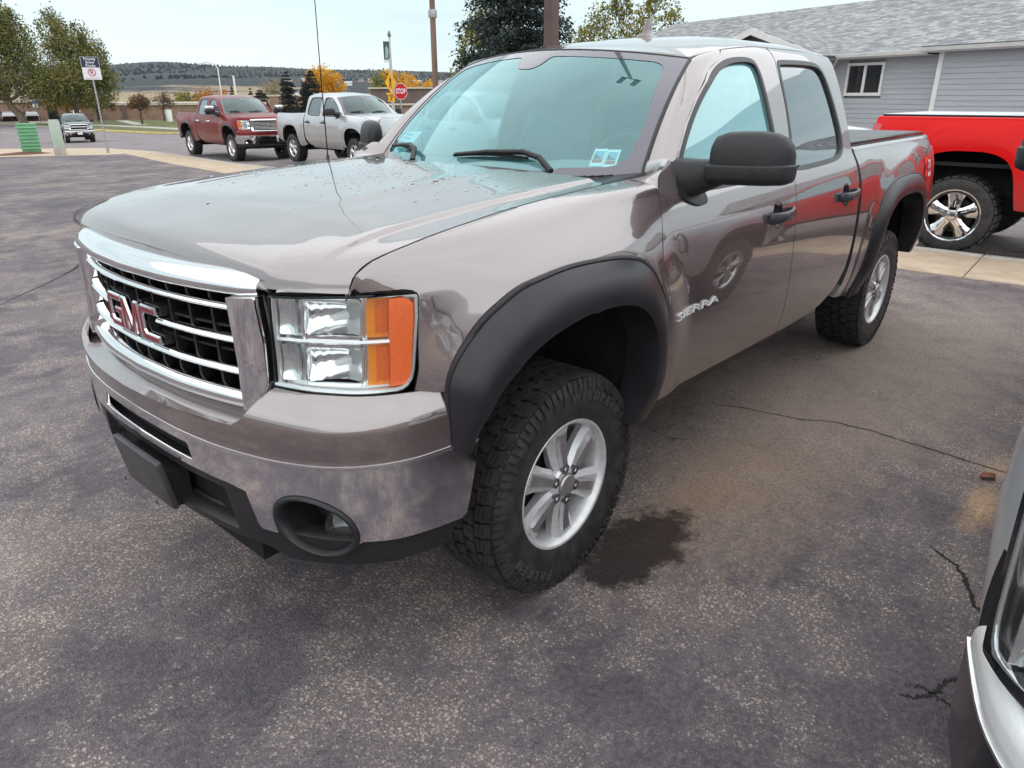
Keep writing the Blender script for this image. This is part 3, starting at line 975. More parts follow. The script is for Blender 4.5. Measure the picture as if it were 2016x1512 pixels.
        d2 = [(x + .003, z) for x, z in BCUT] + [(x, float(top_z(x)) - .003) for x in np.linspace(1.905, 2.705, 9)] + REAR_CUT[::-1]
        d2 = d2[::-1]
        sheet(d2, sf, (st * 1.3, st), PNT, 'rear_door', root, edge=RUB_GAPSHADE, holes=[w2, pocket(2.46)], thick=.022, **kw)
        for wpoly, g, nm in ((w1, gf, 'front_window'), (w2, gt, 'rear_side_window')):
            inn = inset(inset(inset(wpoly, .008), .007), .007)
            sheet(inset(wpoly, .001), sf, (.12, .07), RUB_GAPSHADE, 'window_seal', root, holes=[inn[::-1]], thick=.02, off=.002, **kw)
            sheet(inset(wpoly, .012), sf, (.12, .06), g, nm, root, thick=0, off=-.012, **kw)
        # rocker under the doors
        rk = [(.53, .575), (1.06, .548), (1.9, .534), (2.3, .53), (2.3, .49), (.55, .49)]
        sheet(rk, side(sd, -.02), (.3, .1), PNT if not hero else BLACKP, 'rocker_panel', root, thick=.03, **kw)
        # ---------------- bed
        ro = resample(AR, 50)
        bp = [(2.722, 1.398)] + [(2.722, z) for z in (1.2, .9, .72)] + [(2.70, .62), (2.62, .56), (2.94, .50)] + [(x, z) for x, z in tie(ro)] + [(4.30, .62), (4.56, .66), (4.618, .74), (4.622, 1.05), (4.622, 1.30), (4.610, 1.398)]
        sheet(bp, sf, (st * 1.3, st), PNT, 'bed_side', root, edge=RUB_GAPSHADE, thick=.03, **kw)
        rp = [(-.004, -.002), (.002, .006), (.014, .012), (.05, .013), (.075, .010), (.078, -.05)]
        path = []
        for x in np.linspace(2.722, 4.612, 14):
            path.append(((x, sd * float(side_y(x, 1.398)), 1.398), (0, -sd, 0), (0, 0, 1)))
        sweep(rp, path, 'bed_rail', PNT, root, auto=60)
        # tail lamp wrapping the rear corner
        tl = roundc([(4.545, 1.33), (4.635, 1.33), (4.635, .93), (4.565, .93)], .015)
        sheet(tl, side(sd, .006), .08, TAILRED, 'tail_lamp', root, thick=.05, **kw)
        # ---------------- flares
        if flare == 'slim':
            for inp in (FL_IN, RL_IN):
                i_ = resample(inp, 24); c = np.array([(i_[:, 0].min() + i_[:, 0].max()) / 2, .5]); o = c + (i_ - c) * 1.09
                rows = [[(p[0], sd * (float(side_y(p[0], max(p[1], .5))) + d), p[1]) for p in q_] for q_, d in ((o, .001), (c + (o - c) * .985, .018), (i_, .022), (i_, -.05))]
                grid_loft(rows, 'fender_flare', FLAREP, root, flip=sd > 0, auto=38)
        if full_flare:
            for outp, inp, bulge, dx, nm in ((FL_OUT, FL_IN, .052, 0, 'fender_flare'), (RL_OUT, RL_IN, .038, 0, 'fender_flare')):
                n = 64 if q < 2 else 20
                o = resample(outp, n); i_ = resample(inp, n)
                rows = [[] for _ in range(9)]
                for k in range(n):
                    a = o[k]; b_ = i_[k]
                    ya = float(side_y(a[0], np.clip(a[1], .52, 1.3)))
                    ym = max(ya, float(side_y(np.clip(b_[0], -.6, 4.6), max(b_[1], .55)))) + bulge
                    e = min(1., min(k, n - 1 - k) / (n * .10))
                    ym = ya + (ym - ya) * (.55 + .45 * e)
                    def at(t, yy):
                        c = a + (b_ - a) * t
                        return (c[0], sd * yy, c[1])
                    rows[0].append(at(-.012, ya - .004)); rows[1].append(at(-.02, ya + .005)); rows[2].append(at(.03, ya + .0095))
                    rows[3].append(at(.07, ya + .0085)); rows[4].append(at(.22, ya + (ym - ya) * .50)); rows[5].append(at(.52, ya + (ym - ya) * .86))
                    rows[6].append(at(.80, ym)); rows[7].append(at(.985, ym - .006)); rows[8].append(at(1.02, ya - .09))
                grid_loft(rows, nm, FLAREP, root, flip=sd > 0, auto=38)
        # ---------------- wheel wells
        for xc, inp in ((0., FL_IN), (3.645, RL_IN)):
            w = resample(inp, 26)
            yo = .955; yi = .52
            rows = [[(x, sd * yo, z) for x, z in w], [(xc + (x - xc) * 1.05, sd * .90, z + .01) for x, z in w], [(xc + (x - xc) * 1.08, sd * .75, z + .02) for x, z in w], [(xc + (x - xc) * 1.08, sd * yi, z + .02) for x, z in w], [(xc, sd * yi, .5)] * len(w)]
            grid_loft(rows, 'wheel_well', LINER, root, flip=sd < 0)
        # mirror
        build_mirror(root, sd, hero, mirror_mat, PNT, mirror_chrome)
        # handles
        for hx in (1.525, 2.46):
            build_handle(root, sd, hx, 1.182, hero, chrome_handles, PNT)
    # ---------------- bed floor, tailgate, tonneau, rear bumper
    b = MB()
    b.box((3.66, 0, .93), (1.9, 1.6, .04)); b.box((2.735, 0, 1.16), (.03, 1.72, .46))
    b.build('bed_floor', BLACKP, root)
    b = MB(); b.box((4.618, 0, 1.06), (.05, 1.60, .66), bev=.015)
    b.build('tailgate', PNT, root, auto=40)
    if tonneau:
        tm = mat('bed_cover', (.06, .06, .065), .38) if tonneau is not True and tonneau != 'pale' else (mat('pale_cover', (.55, .55, .56), .45) if tonneau == 'pale' else mat('bed_cover', (.06, .06, .065), .38))
        for k in range(3):
            x0 = 2.75 + k * .612
            b = MB(); b.box((x0 + .304, 0, 1.424), (.600, 1.585, .020), bev=.006)
            b.build('cover_panel', tm, root, auto=40)
        for sd in (-1, 1):
            b = MB(); b.box((3.66, sd * .808, 1.418), (1.83, .035, .028), bev=.006)
            b.build('cover_rail', GLOSSBLK, root, auto=40)
    b = MB()
    b.box((4.76, 0, .64), (.17, 1.80, .20), bev=.03)
    b.build('rear_bumper', CHROME_D, root, auto=40)
    # ---------------- underbody
    b = MB()
    b.box((1.75, 0, .50), (5.4, 1.04, .20)); b.box((1.58, 0, .60), (1.9, 1.78, .10)); b.box((-.55, 0, .75), (.55, 1.0, .5)); b.box((-.1, 0, .95), (.9, 1.02, .5))
    b.box((0, 0, .405), (.11, 1.5, .11)); b.box((3.645, 0, .405), (.14, 1.5, .14))
    b.build('chassis', DARK, root)
    for xw in (0, 3.645):
        for sd in (-1, 1):
            add_wheel(root, xw, sd, kind=kind, hero=hero, rim_k=rim_k)
    build_front(root, PNT, hero, q, front_style, amber, cover_mat, bumper_mat or CHROME_D)
    build_interior(root, hero)
    # cowl and wipers
    cw = [(x, y) for x, y in [(.24 + .10 * (y / .75)**2, y) for y in np.linspace(-.79, .79, 11)]] + [(.40 + .255 * (y / .77)**2, y) for y in np.linspace(.79, -.79, 11)]
    def cowl(x, y):
        return np.stack([x, y, 1.372 + .03 * (np.abs(y) / .77)**2 + .06 * (x - .3)], -1)
    sheet(cw, cowl, (.1, .12), BLACKP, 'cowl_panel', root, thick=.02)
    if hero:
        b = MB()
        for k in range(46):
            y = -.70 + k * 1.4 / 45
            b.box((.395 + .22 * (y / .77)**2 - .06, y, 1.392 + .03 * (abs(y) / .77)**2), (.09, .008, .004))
        b.build('cowl_grille', DARK, root)['kind'] = 'stuff'
    for a0, a1, a2 in (((-.620, .030), (-.43, .150), (.02, .122)), ((.36, .050), (.45, .140), (.80, .120))):
        if a0[0] < 0:
            pts = [a0, (-.53, .115), a1, (-.2, .150), a2]
        else:
            pts = [a0, (.42, .13), (.50, .150), (.62, .146), a2]
        c = []
        for i, (p_, q_) in enumerate(pts):
            v = wind(np.array(p_), np.array(q_))
            c.append(v + np.array([-.028, 0, .012]) * (1.1 if i < 3 else .8))
        b = MB(); b.tube(c, [.013, .012, .012, .010, .009], 8)
        b.build('wiper_arm', BLACKP, root, auto=50)
        b = MB()
        pa, pb = (pts[2][0] - (.02 if a0[0] < 0 else 0), pts[-1][0] + .02)
        for k in range(2):
            c = [wind(np.array(t), np.array(.120 + .018 * math.sin(math.pi * (t - pa) / (pb - pa)))) + np.array([-.010 - .006 * k, 0, .006]) for t in np.linspace(pa, pb, 10)]
            b.tube(c, .006, 6)
        b.build('wiper_blade', RUB_GAPSHADE, root, auto=50)

def inset_arch(o):
    """arch line moved a little under the flare"""
    c = np.array([(o[:, 0].min() + o[:, 0].max()) / 2, .55])
    return [tuple(c + (p - c) * .965) for p in o]

def build_mirror(root, sd, hero, mm=None, PNT=None, cap=False):
    mm = mm or BLACKP
    # head: rounded shell, long across the car
    n = 28
    def shell(prof, yc, yw, x0, xf, xr, zc, zu, zd, eu, ed, nm, par):
        rows = []
        for t, k in prof:
            ring = []
            for i in range(n):
                a = 2 * math.pi * i / n
                ca, sa = math.cos(a), math.sin(a)
                dx = (xf if ca < 0 else xr) * math.copysign(abs(ca)**.6, ca) * k
                ring.append((x0 + dx + .050 * t + .030 * max(t, 0)**2, sd * (yc - .045 * (sd > 0 and hero) + yw * t), zc + (zu * k if sa > 0 else zd * (.3 + .7 * k)) * math.copysign(abs(sa)**(eu if sa > 0 else ed), sa)))
            rows.append(ring + [ring[0]])
        return grid_loft(rows, nm, mm, par, flip=sd > 0, auto=50)
    h = shell([(-1.0, 0), (-.985, .42), (-.95, .66), (-.85, .86), (-.6, .97), (-.2, 1.0), (.2, 1.0), (.55, .94), (.80, .80), (.93, .56), (.985, .3), (1.0, 0)], 1.128, .130, .835, .072, .028, 1.462, .114, .02, .72, .5, 'side_mirror', root)
    shell([(-1.0, 0), (-.99, .6), (-.96, .84), (-.85, .96), (-.5, 1.0), (.4, 1.0), (.8, .95), (.94, .78), (.99, .45), (1.0, 0)], 1.128, .136, .833, .078, .034, 1.452, .012, .066, .4, .42, 'mirror_tray', h)
    if cap:
        b = MB(); b.box((.785, sd * 1.17, 1.60), (.15, .27, .11), bev=.03); b.box((.80, sd * 1.17, 1.50), (.15, .28, .1), bev=.02, mi=1)
        b.build('mirror_cap', [CHROME, mm], h, auto=40)
    # arm and mount
    rows = []
    for y, x, hx, z, hz in [(.885, .750, .085, 1.392, .085), (.93, .765, .072, 1.402, .072), (.985, .782, .062, 1.416, .058), (1.04, .800, .050, 1.428, .044), (1.10, .815, .030, 1.432, .026)]:
        ring = []
        for i in range(14):
            a = 2 * math.pi * i / 14
            ca, sa = math.cos(a), math.sin(a)
            ring.append((x + hx * math.copysign(abs(ca)**.5, ca), sd * y, z + hz * math.copysign(abs(sa)**.5, sa)))
        rows.append(ring + [ring[0]])
    a = grid_loft(rows, 'mirror_arm', mm, h, flip=sd > 0, auto=40)
    tri = chaikin([(.64, 1.36), (.70, 1.465), (.745, 1.49), (.83, 1.40), (.86, 1.31), (.79, 1.30), (.70, 1.325)], 2)
    sheet(tri if area2(tri) > 0 else tri[::-1], side(sd, .010), .06, mm, 'mirror_mount', h, thick=.03, flip=sd > 0)
    b = MB(); b.box((.868, sd * 1.125, 1.480), (.004, .20, .12), bev=.0015, rot=rotz(-sd * .36))
    b.build('mirror_glass', CHROME, h)

def build_handle(root, sd, hx, hz, hero, chrome, PNT):
    y0 = float(side_y(hx, hz))
    n = 22; rows = []
    for r, d in [(1.03, .0), (.97, -.004), (.86, -.016), (.6, -.026), (.0, -.030)]:
        ring = []
        for k in range(n + 1):
            a = 2 * math.pi * k / n
            z = hz + .064 * r * math.sin(a); x = hx - .01 + .058 * r * math.cos(a)
            ring.append((x, sd * (float(side_y(x, z)) + d), z))
        rows.append(ring)
    grid_loft(rows, 'handle_pocket', CHROME if hero else PNT, root, flip=sd > 0, auto=70)
    path = [(-.126, .000), (-.120, .018), (-.090, .034), (-.03, .044), (.03, .044), (.090, .034), (.120, .018), (.126, .000)]
    rows = []
    for px, off in path:
        e = abs(px) / .126
        hh = .023 + .004 * e * e - (.010 if e > .99 else 0); th = .010
        ring = []
        for i in range(12):
            a = 2 * math.pi * i / 12
            ca, sa = math.cos(a), math.sin(a)
            ring.append((hx + px, sd * (y0 + off + th * math.copysign(abs(ca)**.8, ca)), hz + hh * math.copysign(abs(sa)**.7, sa) + .004 * px / .126))
        rows.append(ring + [ring[0]])
    grid_loft(rows, 'door_handle', (CHROME if chrome else mat('handle_plastic', (.040, .038, .050), .25)), root, flip=sd > 0, auto=50)

def fsweep(sect, s0, s1, n, name, m, root, z0=0., w0=True, taper=0, auto=40, closed=True, zbow=0.):
    """run a section (out, z) along the front's plan curve"""
    path = []; sc = []
    for i, s in enumerate(np.linspace(s0, s1, n)):
        o = front(np.array([s]), np.array([1.1]))[0]; nv = front_n(s)
        k = 1.
        if taper:
            k = min(1., .5 + .5 * min(i, n - 1 - i) / taper)
        path.append(((o[0], o[1], z0 + zbow * (1 - (2 * i / (n - 1) - 1)**2)), nv, (0, 0, 1)))
        cz = sum(b for a, b in sect) / len(sect)
        sc.append([(a * (k if a > 0 else 1), cz + (b - cz) * (1 if k == 1 else (.6 + .4 * k))) for a, b in sect])
    return sweep(sc, path, name, m, root, closed=closed, auto=auto)

def build_front(root, PNT, hero, q, style, amber, cover_mat, bumper_mat):
    fs = .04 * q
    F = front
    def foff(d):
        def g(s, z):
            X = front(s, z)
            e = 1e-3
            A = front(np.asarray(s) + e, z) - front(np.asarray(s) - e, z)
            n = np.stack([-A[..., 1], A[..., 0], 0 * A[..., 0]], -1)
            n /= np.linalg.norm(n, axis=-1)[..., None]
            return X + n * d
        return g
    def foffv(s, z, d):
        X = front(s, z); e = 1e-3
        A = front(np.asarray(s) + e, z) - front(np.asarray(s) - e, z)
        n = np.stack([-A[..., 1], A[..., 0], 0 * A[..., 0]], -1); n /= np.linalg.norm(n, axis=-1)[..., None]
        return X + n * np.asarray(d)[..., None]
    # front() runs a=s (towards +y), b=z: d/ds x d/dz points +x (inwards) so flip
    kw = dict(flip=True)
    # ---------------- painted bumper cover, one piece with a lowered ledge under the grille
    g0 = .640
    cov = [(-1.235, .795), (-1.1, .790), (-.9, .787), (-.6, .786), (0, .785), (.6, .786), (.9, .787), (1.1, .790), (1.235, .795),
           (1.205, .962), (1.12, .966), (.92, .967), (.75, .970), (.655, .976), (.625, .955), (.565, .888), (.53, .868), (.40, .858), (0, .852), (-.40, .858), (-.53, .868), (-.565, .888), (-.625, .955), (-.655, .976), (-.75, .970), (-.92, .967), (-1.12, .966), (-1.205, .962)]
    sheet(cov, F, (fs, .012 * max(1, q * .8)), cover_mat, 'bumper_cover', root, thick=.02, **kw)
    # recessed shelf between cover and grille
    rows = []
    for d, z in [(.068, .866), (.035, .872), (.012, .880), (-.04, .900)]:
        rows.append([front(np.array([s]), np.array([1.1]))[0] * np.array([1, 1, 0]) + front_n(s) * d + np.array([0, 0, z]) for s in np.linspace(-.60, .60, 30)])
    grid_loft(rows, 'grille_shelf', cover_mat, root, flip=True)
    # ---------------- chrome bumper bar: slot, fog lamp cut-outs, raised middle
    def ell(c, a, b, t, n=28):
        return [(c + a * math.cos(u) * math.cos(t) - b * math.sin(u) * math.sin(t), .595 + a * math.cos(u) * math.sin(t) + b * math.sin(u) * math.cos(t)) for u in np.linspace(0, 2 * math.pi, n, endpoint=False)]
    half = [(0, .678), (.25, .676), (.48, .672), (.545, .662), (.575, .560), (.585, .548), (.640, .548)]
    el = [(.766 + .126 * math.cos(u) + .030 * math.sin(u), .597 + .088 * math.sin(u) - .035 * math.cos(u)) for u in np.linspace(math.pi * 1.10, -.10 * math.pi, 18)]
    half += el + [(.905, .552), (1.0, .547), (1.12, .549), (1.200, .553), (1.218, .565), (1.262, .775), (1.262, .792), (1.25, .792)]
    topl = [(1.1, .783), (.9, .780), (.6, .779), (.3, .779), (0, .779)]
    r = half + topl
    poly = r + [(-s, z) for s, z in r[::-1][1:-1]]
    slot = roundc([(-.318, .700), (.318, .700), (.300, .752), (-.300, .752)], .008)
    sheet(poly, F, (fs, .02 * max(1, q * .7)), bumper_mat, 'chrome_bumper', root, holes=[slot[::-1]], thick=.012, **kw)
    # bright rolled lip along the top edge
    rows = []
    for s in np.linspace(-1.262, 1.262, 60 if q < 2 else 24):
        zt = .779 + .004 * sstep(.6, 1.0, abs(s)) + .010 * sstep(1.05, 1.25, abs(s))
        o = front(np.array([s]), np.array([.779]))[0]
        e = 1e-3; a = front(np.array([s - e, s + e]), np.array([.779, .779])); d = a[1] - a[0]
        n = np.array([-d[1], d[0], 0]); n /= np.linalg.norm(n)
        rows.append([np.array([o[0], o[1], zt]) + n * u + np.array([0, 0, w]) for u, w in [(.001, -.004), (.0035, .002), (.002, .0075), (-.006, .009), (-.03, .006)]])
    grid_loft(rows, 'bumper_lip', CHROME, root, flip=True)
    b = MB()
    sl = [(s, z) for s, z in inset(slot, -.004)]
    sheet(sl, foff(-.035), (.06, .03), DARK, 'bumper_slot', root, thick=0, **kw)
    # lamp cans in the fog openings
    for sd in (-1, 1):
        ring = [(sd * (.768 + .112 * math.cos(u) + .020 * math.sin(u)), .590 + .080 * math.sin(u) - .030 * math.cos(u)) for u in np.linspace(0, 2 * math.pi, 30, endpoint=False)]
        rows = []
        o_ = np.array(ring); c = o_.mean(0)
        for k, d in [(1.16, -.004), (1.12, .006), (1.04, .008), (.97, .002), (.93, -.03), (.86, -.09), (.80, -.13), (.0, -.135)]:
            rr = c + (o_ - c) * k
            X = foff(d)(rr[:, 0], rr[:, 1])
            rows.append(list(X) + [X[0]])
        grid_loft(rows, 'fog_lamp_well', BLACKP, root, flip=sd < 0, auto=60)
        x, y, z = foff(-.052)(np.array([sd * .838]), np.array([.572]))[0]
        b = MB()
        b.lathe([(.056, .0), (.053, -.010), (.040, -.016), (.0001, -.018)], 20)
        lz = b.build('fog_lamp', LENS, root, auto=40)
        lz.location = (x, y, z); lz.rotation_euler = (0, 0, -.9 if sd < 0 else .9)
        b = MB(); b.lathe([(.056, .002), (.040, .022), (.0001, .030)], 20)
        b.build('fog_reflector', REFLECTOR, lz, auto=40)
    # ---------------- black lower valance
    half = [(0, .672), (.47, .668), (.54, .658), (.572, .560), (.60, .548), (1.0, .548), (1.19, .552), (1.17, .475), (1.0, .462), (.85, .462), (.66, .452), (.58, .475), (.44, .478), (0, .478)]
    poly = half + [(-s, z) for s, z in half[::-1][1:-1]]
    poly = [(s, z) for s, z in poly][::-1]
    lower = roundc([(-.47, .500), (.47, .500), (.44, .640), (-.44, .640)], .02)
    sheet(poly, foff(-.012), (fs * 1.5, .03), BLACKP, 'lower_valance', root, holes=[lower[::-1]], thick=.06, **kw)
    sheet(inset(lower, -.01), foff(-.09), (.08, .08), LINER, 'lower_grille', root, thick=0, **kw)
    # step ledges and tow hooks
    fsweep([(-.085, .505), (-.02, .512), (-.012, .500), (-.085, .488)], -.47, .47, 14, 'valance_ledge', BLACKP, root)
    for sd in (-1, 1):
        s0 = y2s(sd * .40)
        b = MB()
        c = front(np.array([s0]), np.array([.6]))[0]
        pts = []
        for k in range(15):
            a = math.pi * (.5 + k / 14)
            pts.append((c[0] + .095 + .030 * math.cos(a) * 1.6, c[1] + .026 * math.sin(a), .580 + .008 * math.cos(a)))
        b.tube([(c[0] + .20, c[1] + .026, .582)] + pts + [(c[0] + .20, c[1] - .026, .582)], .0095, 8)
        b.build('tow_hook', mat('hook_black', (.012, .011, .012), .3, .4), root, auto=50)
    # plate carrier
    if hero:
        b = MB()
        b.box((-1.052, 0, .562), (.022, .335, .175), rot=Matrix.Rotation(-.16, 3, 'Y'), bev=.008)
        pc = b.build('plate_carrier', noise_mat('grey_plastic', (.04, .036, .04), (.062, .057, .062), 25., .45), root, auto=40)
        b = MB()
        for y, z in [(-.11, .625), (.11, .625), (-.12, .50), (.12, .50)]:
            b.lathe([(.008, -1.069 + .16 * (z - .56)), (.0001, -1.070 + .16 * (z - .56))], 10, axis='X', c=(0, y, z))
        b.build('carrier_hole', DARK, pc)
        b = MB(); b.box((-1.010, 0, .54), (.07, .30, .13)); b.build('carrier_back', BLACKP, pc)
    # ---------------- grille
    bk = [(-.60, .89), (.60, .89), (.60, 1.25), (-.60, 1.25)]
    sheet(bk, foff(-.15), (.08, .2), DARK, 'grille_back', root, thick=.0, **kw)
    LB = mat('lattice_black', (.007, .006, .007), .5)
    for k in range(11 if hero else 0):
        s = -.50 + k * .10
        o = front(np.array([s]), np.array([1.1]))[0]; n = front_n(s)
        c = o + n * -.075
        b = MB(); b.box((c[0], c[1], 1.07), (.10, .010, .33), rot=rotz(math.atan2(n[1], n[0])))
        b.build('lattice_rib', LB, root)
    for z in (1.165, 1.115, 1.045, .985, .935) if hero else (1.1, 1.0):
        b = MB()
        rows = []
        for s in np.linspace(-.55, .55, 20):
            o = front(np.array([s]), np.array([1.1]))[0] * np.array([1, 1, 0]); n = front_n(s)
            rows.append([o + n * d + np.array([0, 0, z + h]) for d, h in ((-.12, -.0035), (-.03, -.0035), (-.03, .0035), (-.12, .0035), (-.12, -.0035))])
        grid_loft(rows, 'lattice_shelf', LB, root, auto=30)
    # chrome surround: top bar over the hood line, two side posts, lower rail
    fsweep([(-.110, 1.258), (-.075, 1.272), (-.042, 1.276), (-.012, 1.270), (.010, 1.255), (.018, 1.236), (.010, 1.222), (-.012, 1.217), (-.06, 1.219)], -.632, .632, 44 if q < 2 else 18, 'grille_top_bar', CHROME, root, taper=2, auto=55)
    for sd in (-1, 1):
        # post: broad flat face, tapering downwards into the lower rail
        outl = [(.524, 1.214), (.627, 1.222), (.637, 1.10), (.635, .985), (.618, .945), (.585, .915), (.545, .897), (.545, .940), (.540, .965), (.532, 1.10)]
        outl = [(sd * s, z) for s, z in outl]
        if area2(outl) < 0:
            outl = outl[::-1]
        rows = []
        o_ = np.array(outl)
        def pfn(s_, z_):
            # held to the lamp plane: the plan curve at lamp height, leaning out slightly at the foot
            X = front(s_, np.full_like(np.asarray(z_, float), 1.1)); e = 1e-3
            A = front(np.asarray(s_) + e, np.full_like(np.asarray(z_, float), 1.1)) - front(np.asarray(s_) - e, np.full_like(np.asarray(z_, float), 1.1))
            n = np.stack([-A[..., 1], A[..., 0], 0 * A[..., 0]], -1); n /= np.linalg.norm(n, axis=-1)[..., None]
            X = X + n * (.016 + .010 * sstep(1.05, .90, z_) + .008 * np.cos((np.abs(s_) - .58) / .06 * 1.5))[..., None]
            X[..., 2] = z_
            return X
        sheet(roundc(outl, .006, 3), pfn, (.03, .012), CHROME_D, 'grille_post', root, thick=.085, **kw)
    fsweep([(-.06, .948), (-.005, .944), (.014, .938), (.022, .924), (.020, .906), (.008, .893), (-.05, .888)], -.560, .560, 36 if q < 2 else 16, 'grille_lower_rail', CHROME, root, auto=55)
    if style == 'bars':
        zs = (1.180, 1.088, .998)
        hh = .0115
    elif style == 'mesh':
        zs = (1.18, 1.14, 1.10, 1.06, 1.02, .98); hh = .009
    else:
        zs = (1.09,); hh = .03
    for z in zs:
        for a, b_ in ([(-.528, .528)] if not (hero and abs(z - 1.088) < .01) else [(-.528, -.155), (.165, .528)]):
            fsweep([(-.045, z - hh), (-.045, z + hh), (-.012, z + hh), (.0, z + hh * .6), (.004, z), (.0, z - hh * .7), (-.012, z - hh)], a, b_, 30 if q < 2 else 12, 'grille_bar', CHROME, root, auto=50)
    if hero:
        build_emblem(root)
    elif style == 'bars':
        b = MB(); b.box((-1.005, 0, 1.09), (.02, .30, .10), bev=.004)
        b.build('grille_emblem', REDPL, root)
    elif style == 'tie':
        b = MB(); b.box((-1.015, 0, 1.09), (.02, .19, .075), bev=.01)
        b.build('grille_emblem', mat('gold_badge', (.65, .45, .08), .25, .7), root)
    # ---------------- headlamps
    for sd in (-1, 1):
        def mk(pl):
            p2 = [(sd * s, z) for s, z in pl]
            return p2 if area2(p2) > 0 else p2[::-1]
        outl = roundc(mk([(.648, 1.226), (.88, 1.234), (1.055, 1.238), (1.118, 1.228), (1.122, 1.17), (1.10, .974), (.915, .972), (.78, .975), (.652, .982)]), [.006, .02, .04, .05, .02, .012, .03, .03, .006] if sd > 0 else [.006, .03, .03, .012, .02, .05, .04, .02, .006], 4)
        sheet(outl, foff(.004), (.03, .04), LENS, 'headlamp_lens', root, thick=0, **kw)
        inn = inset(inset(outl, .005), .004)
        sheet(outl, foff(-.004), (.04, .05), BEZEL, 'headlamp_frame', root, holes=[inn[::-1]], thick=.03, **kw)
        bowls = [mk(roundc([(.738, z0), (.934, z0), (.934, z1), (.738, z1)], .018)) for z0, z1 in ((1.114, 1.218), (.988, 1.096))]
        sheet(inset(outl, -.006), foff(-.040), (.03, .03), BEZEL, 'headlamp_housing', root, holes=[q_[::-1] for q_ in bowls], thick=.03, **kw)
        sheet(inset(outl, -.0045), foff(-.006), (.05, .05), DARK, 'headlamp_gap', root, holes=[inset(outl, .001)[::-1]], thick=.05, **kw)
        for (z0, z1) in ((1.118, 1.214), (.992, 1.092)):
            # deep reflector bowl
            bowl = mk(roundc([(.742, z0), (.930, z0), (.930, z1), (.742, z1)], .018))
            def bfn(s, z, z0=z0, z1=z1):
                u = (np.abs(s) - .845) / .095; v = (z - (z0 + z1) / 2) / ((z1 - z0) / 2)
                d = -.085 + .062 * np.clip(.55 * u * u + .45 * v * v, 0, 1.1) + .003 * np.sin(np.abs(s) * 260) * (u < -.35)
                X = front(s, z); e = 1e-3
                A = front(np.asarray(s) + e, z) - front(np.asarray(s) - e, z)
                n = np.stack([-A[..., 1], A[..., 0], 0 * A[..., 0]], -1); n /= np.linalg.norm(n, axis=-1)[..., None]
                return X + n * d[..., None]
            rf = sheet(bowl, bfn, (.012 * q, .012 * q), REFLECTOR, 'reflector', root, thick=0, **kw)
            ring = inset(bowl, -.006)
            sheet(ring, foff(-.020), (.04, .04), CHROME, 'reflector_rim', root, holes=[inset(bowl, .002)[::-1]], thick=.03, **kw)
            # bulb
            x, y, z = foff(-.045)(np.array([sd * .84]), np.array([(z0 + z1) / 2]))[0]
            b = MB(); b.tube([(x + .03, y, z), (x - .01, y, z)], [.013, .009], 10)
            b.build('lamp_bulb', WHITEP, root, auto=50)
            # inner slim park lamp
            def parkf(s, z, z0=z0, z1=z1):
                u = (np.abs(s) - .693) / .029; v = (z - (z0 + z1) / 2) / ((z1 - z0) / 2)
                return foffv(s, z, -.036 + .018 * np.clip(u * u * .6 + v * v * .4, 0, 1.1))
            sp = mk(roundc([(.664, z0), (.722, z0), (.722, z1), (.664, z1)], .008))
            sheet(sp, parkf, (.010, .012), REFLECTOR, 'park_reflector', root, thick=0, **kw)
            x, y, z = foff(-.035)(np.array([sd * .697]), np.array([z0 * .6 + z1 * .4]))[0]
            b = MB(); b.lathe([(.009, .01), (.008, .0), (.0001, -.004)], 12, axis='X', c=(x + .008, y, z))
            b.build('park_bulb', AMBER_L, root, auto=50)
        # bright divider bar
        fsweep([(-.055, 1.098), (-.055, 1.114), (-.016, 1.112), (-.010, 1.106), (-.016, 1.100)], sd * .655, sd * 1.045, 14, 'lamp_divider', CHROME if not hero else mat('satin_bar', (.72, .72, .73), .22, .9), root)
        for s_ in (.735, .938):
            pl = mk([(s_ - .003, .985), (s_ + .003, .985), (s_ + .003, 1.22), (s_ - .003, 1.22)])
            sheet(pl, foff(-.03), (.02, .1), CHROME, 'lamp_rib', root, thick=.04, **kw)
        am = AMBER if amber else REFLECTOR
        al = AMBER_L if amber else REFLECTOR
        for z0, z1 in ((1.116, 1.219), (.984, 1.096)):
            a1 = mk([(.948, z0), (1.022, z0), (1.024, z1), (.950, z1)])
            def rib(s, z):
                X = foff(-.030)(s, z)
                return X
            sheet(a1, rib, (.02, .03), al, 'turn_lamp', root, thick=.02, **kw)
            if hero:
                b = MB()
                for k in range(15):
                    zz = z0 + .012 + (z1 - z0 - .02) * k / 14
                    for j in range(2):
                        pa = foff(-.028)(np.array([sd * (.978 + .022 * j), sd * (.996 + .022 * j)]), np.array([zz, zz + .004]))
                        b.tube([pa[0], pa[1]], .0022, 4)
                b.build('turn_ribs', AMBER, root)['kind'] = 'stuff'
        a2 = mk(roundc([(1.024, .986), (1.092, .988), (1.108, 1.17), (1.106, 1.208), (1.072, 1.222), (1.024, 1.220)], [.002, .01, .01, .02, .02, .002] if sd > 0 else [.002, .02, .02, .01, .01, .002], 4))
        sheet(a2, foff(-.007), (.02, .03), am, 'side_reflector', root, thick=.04, **kw)

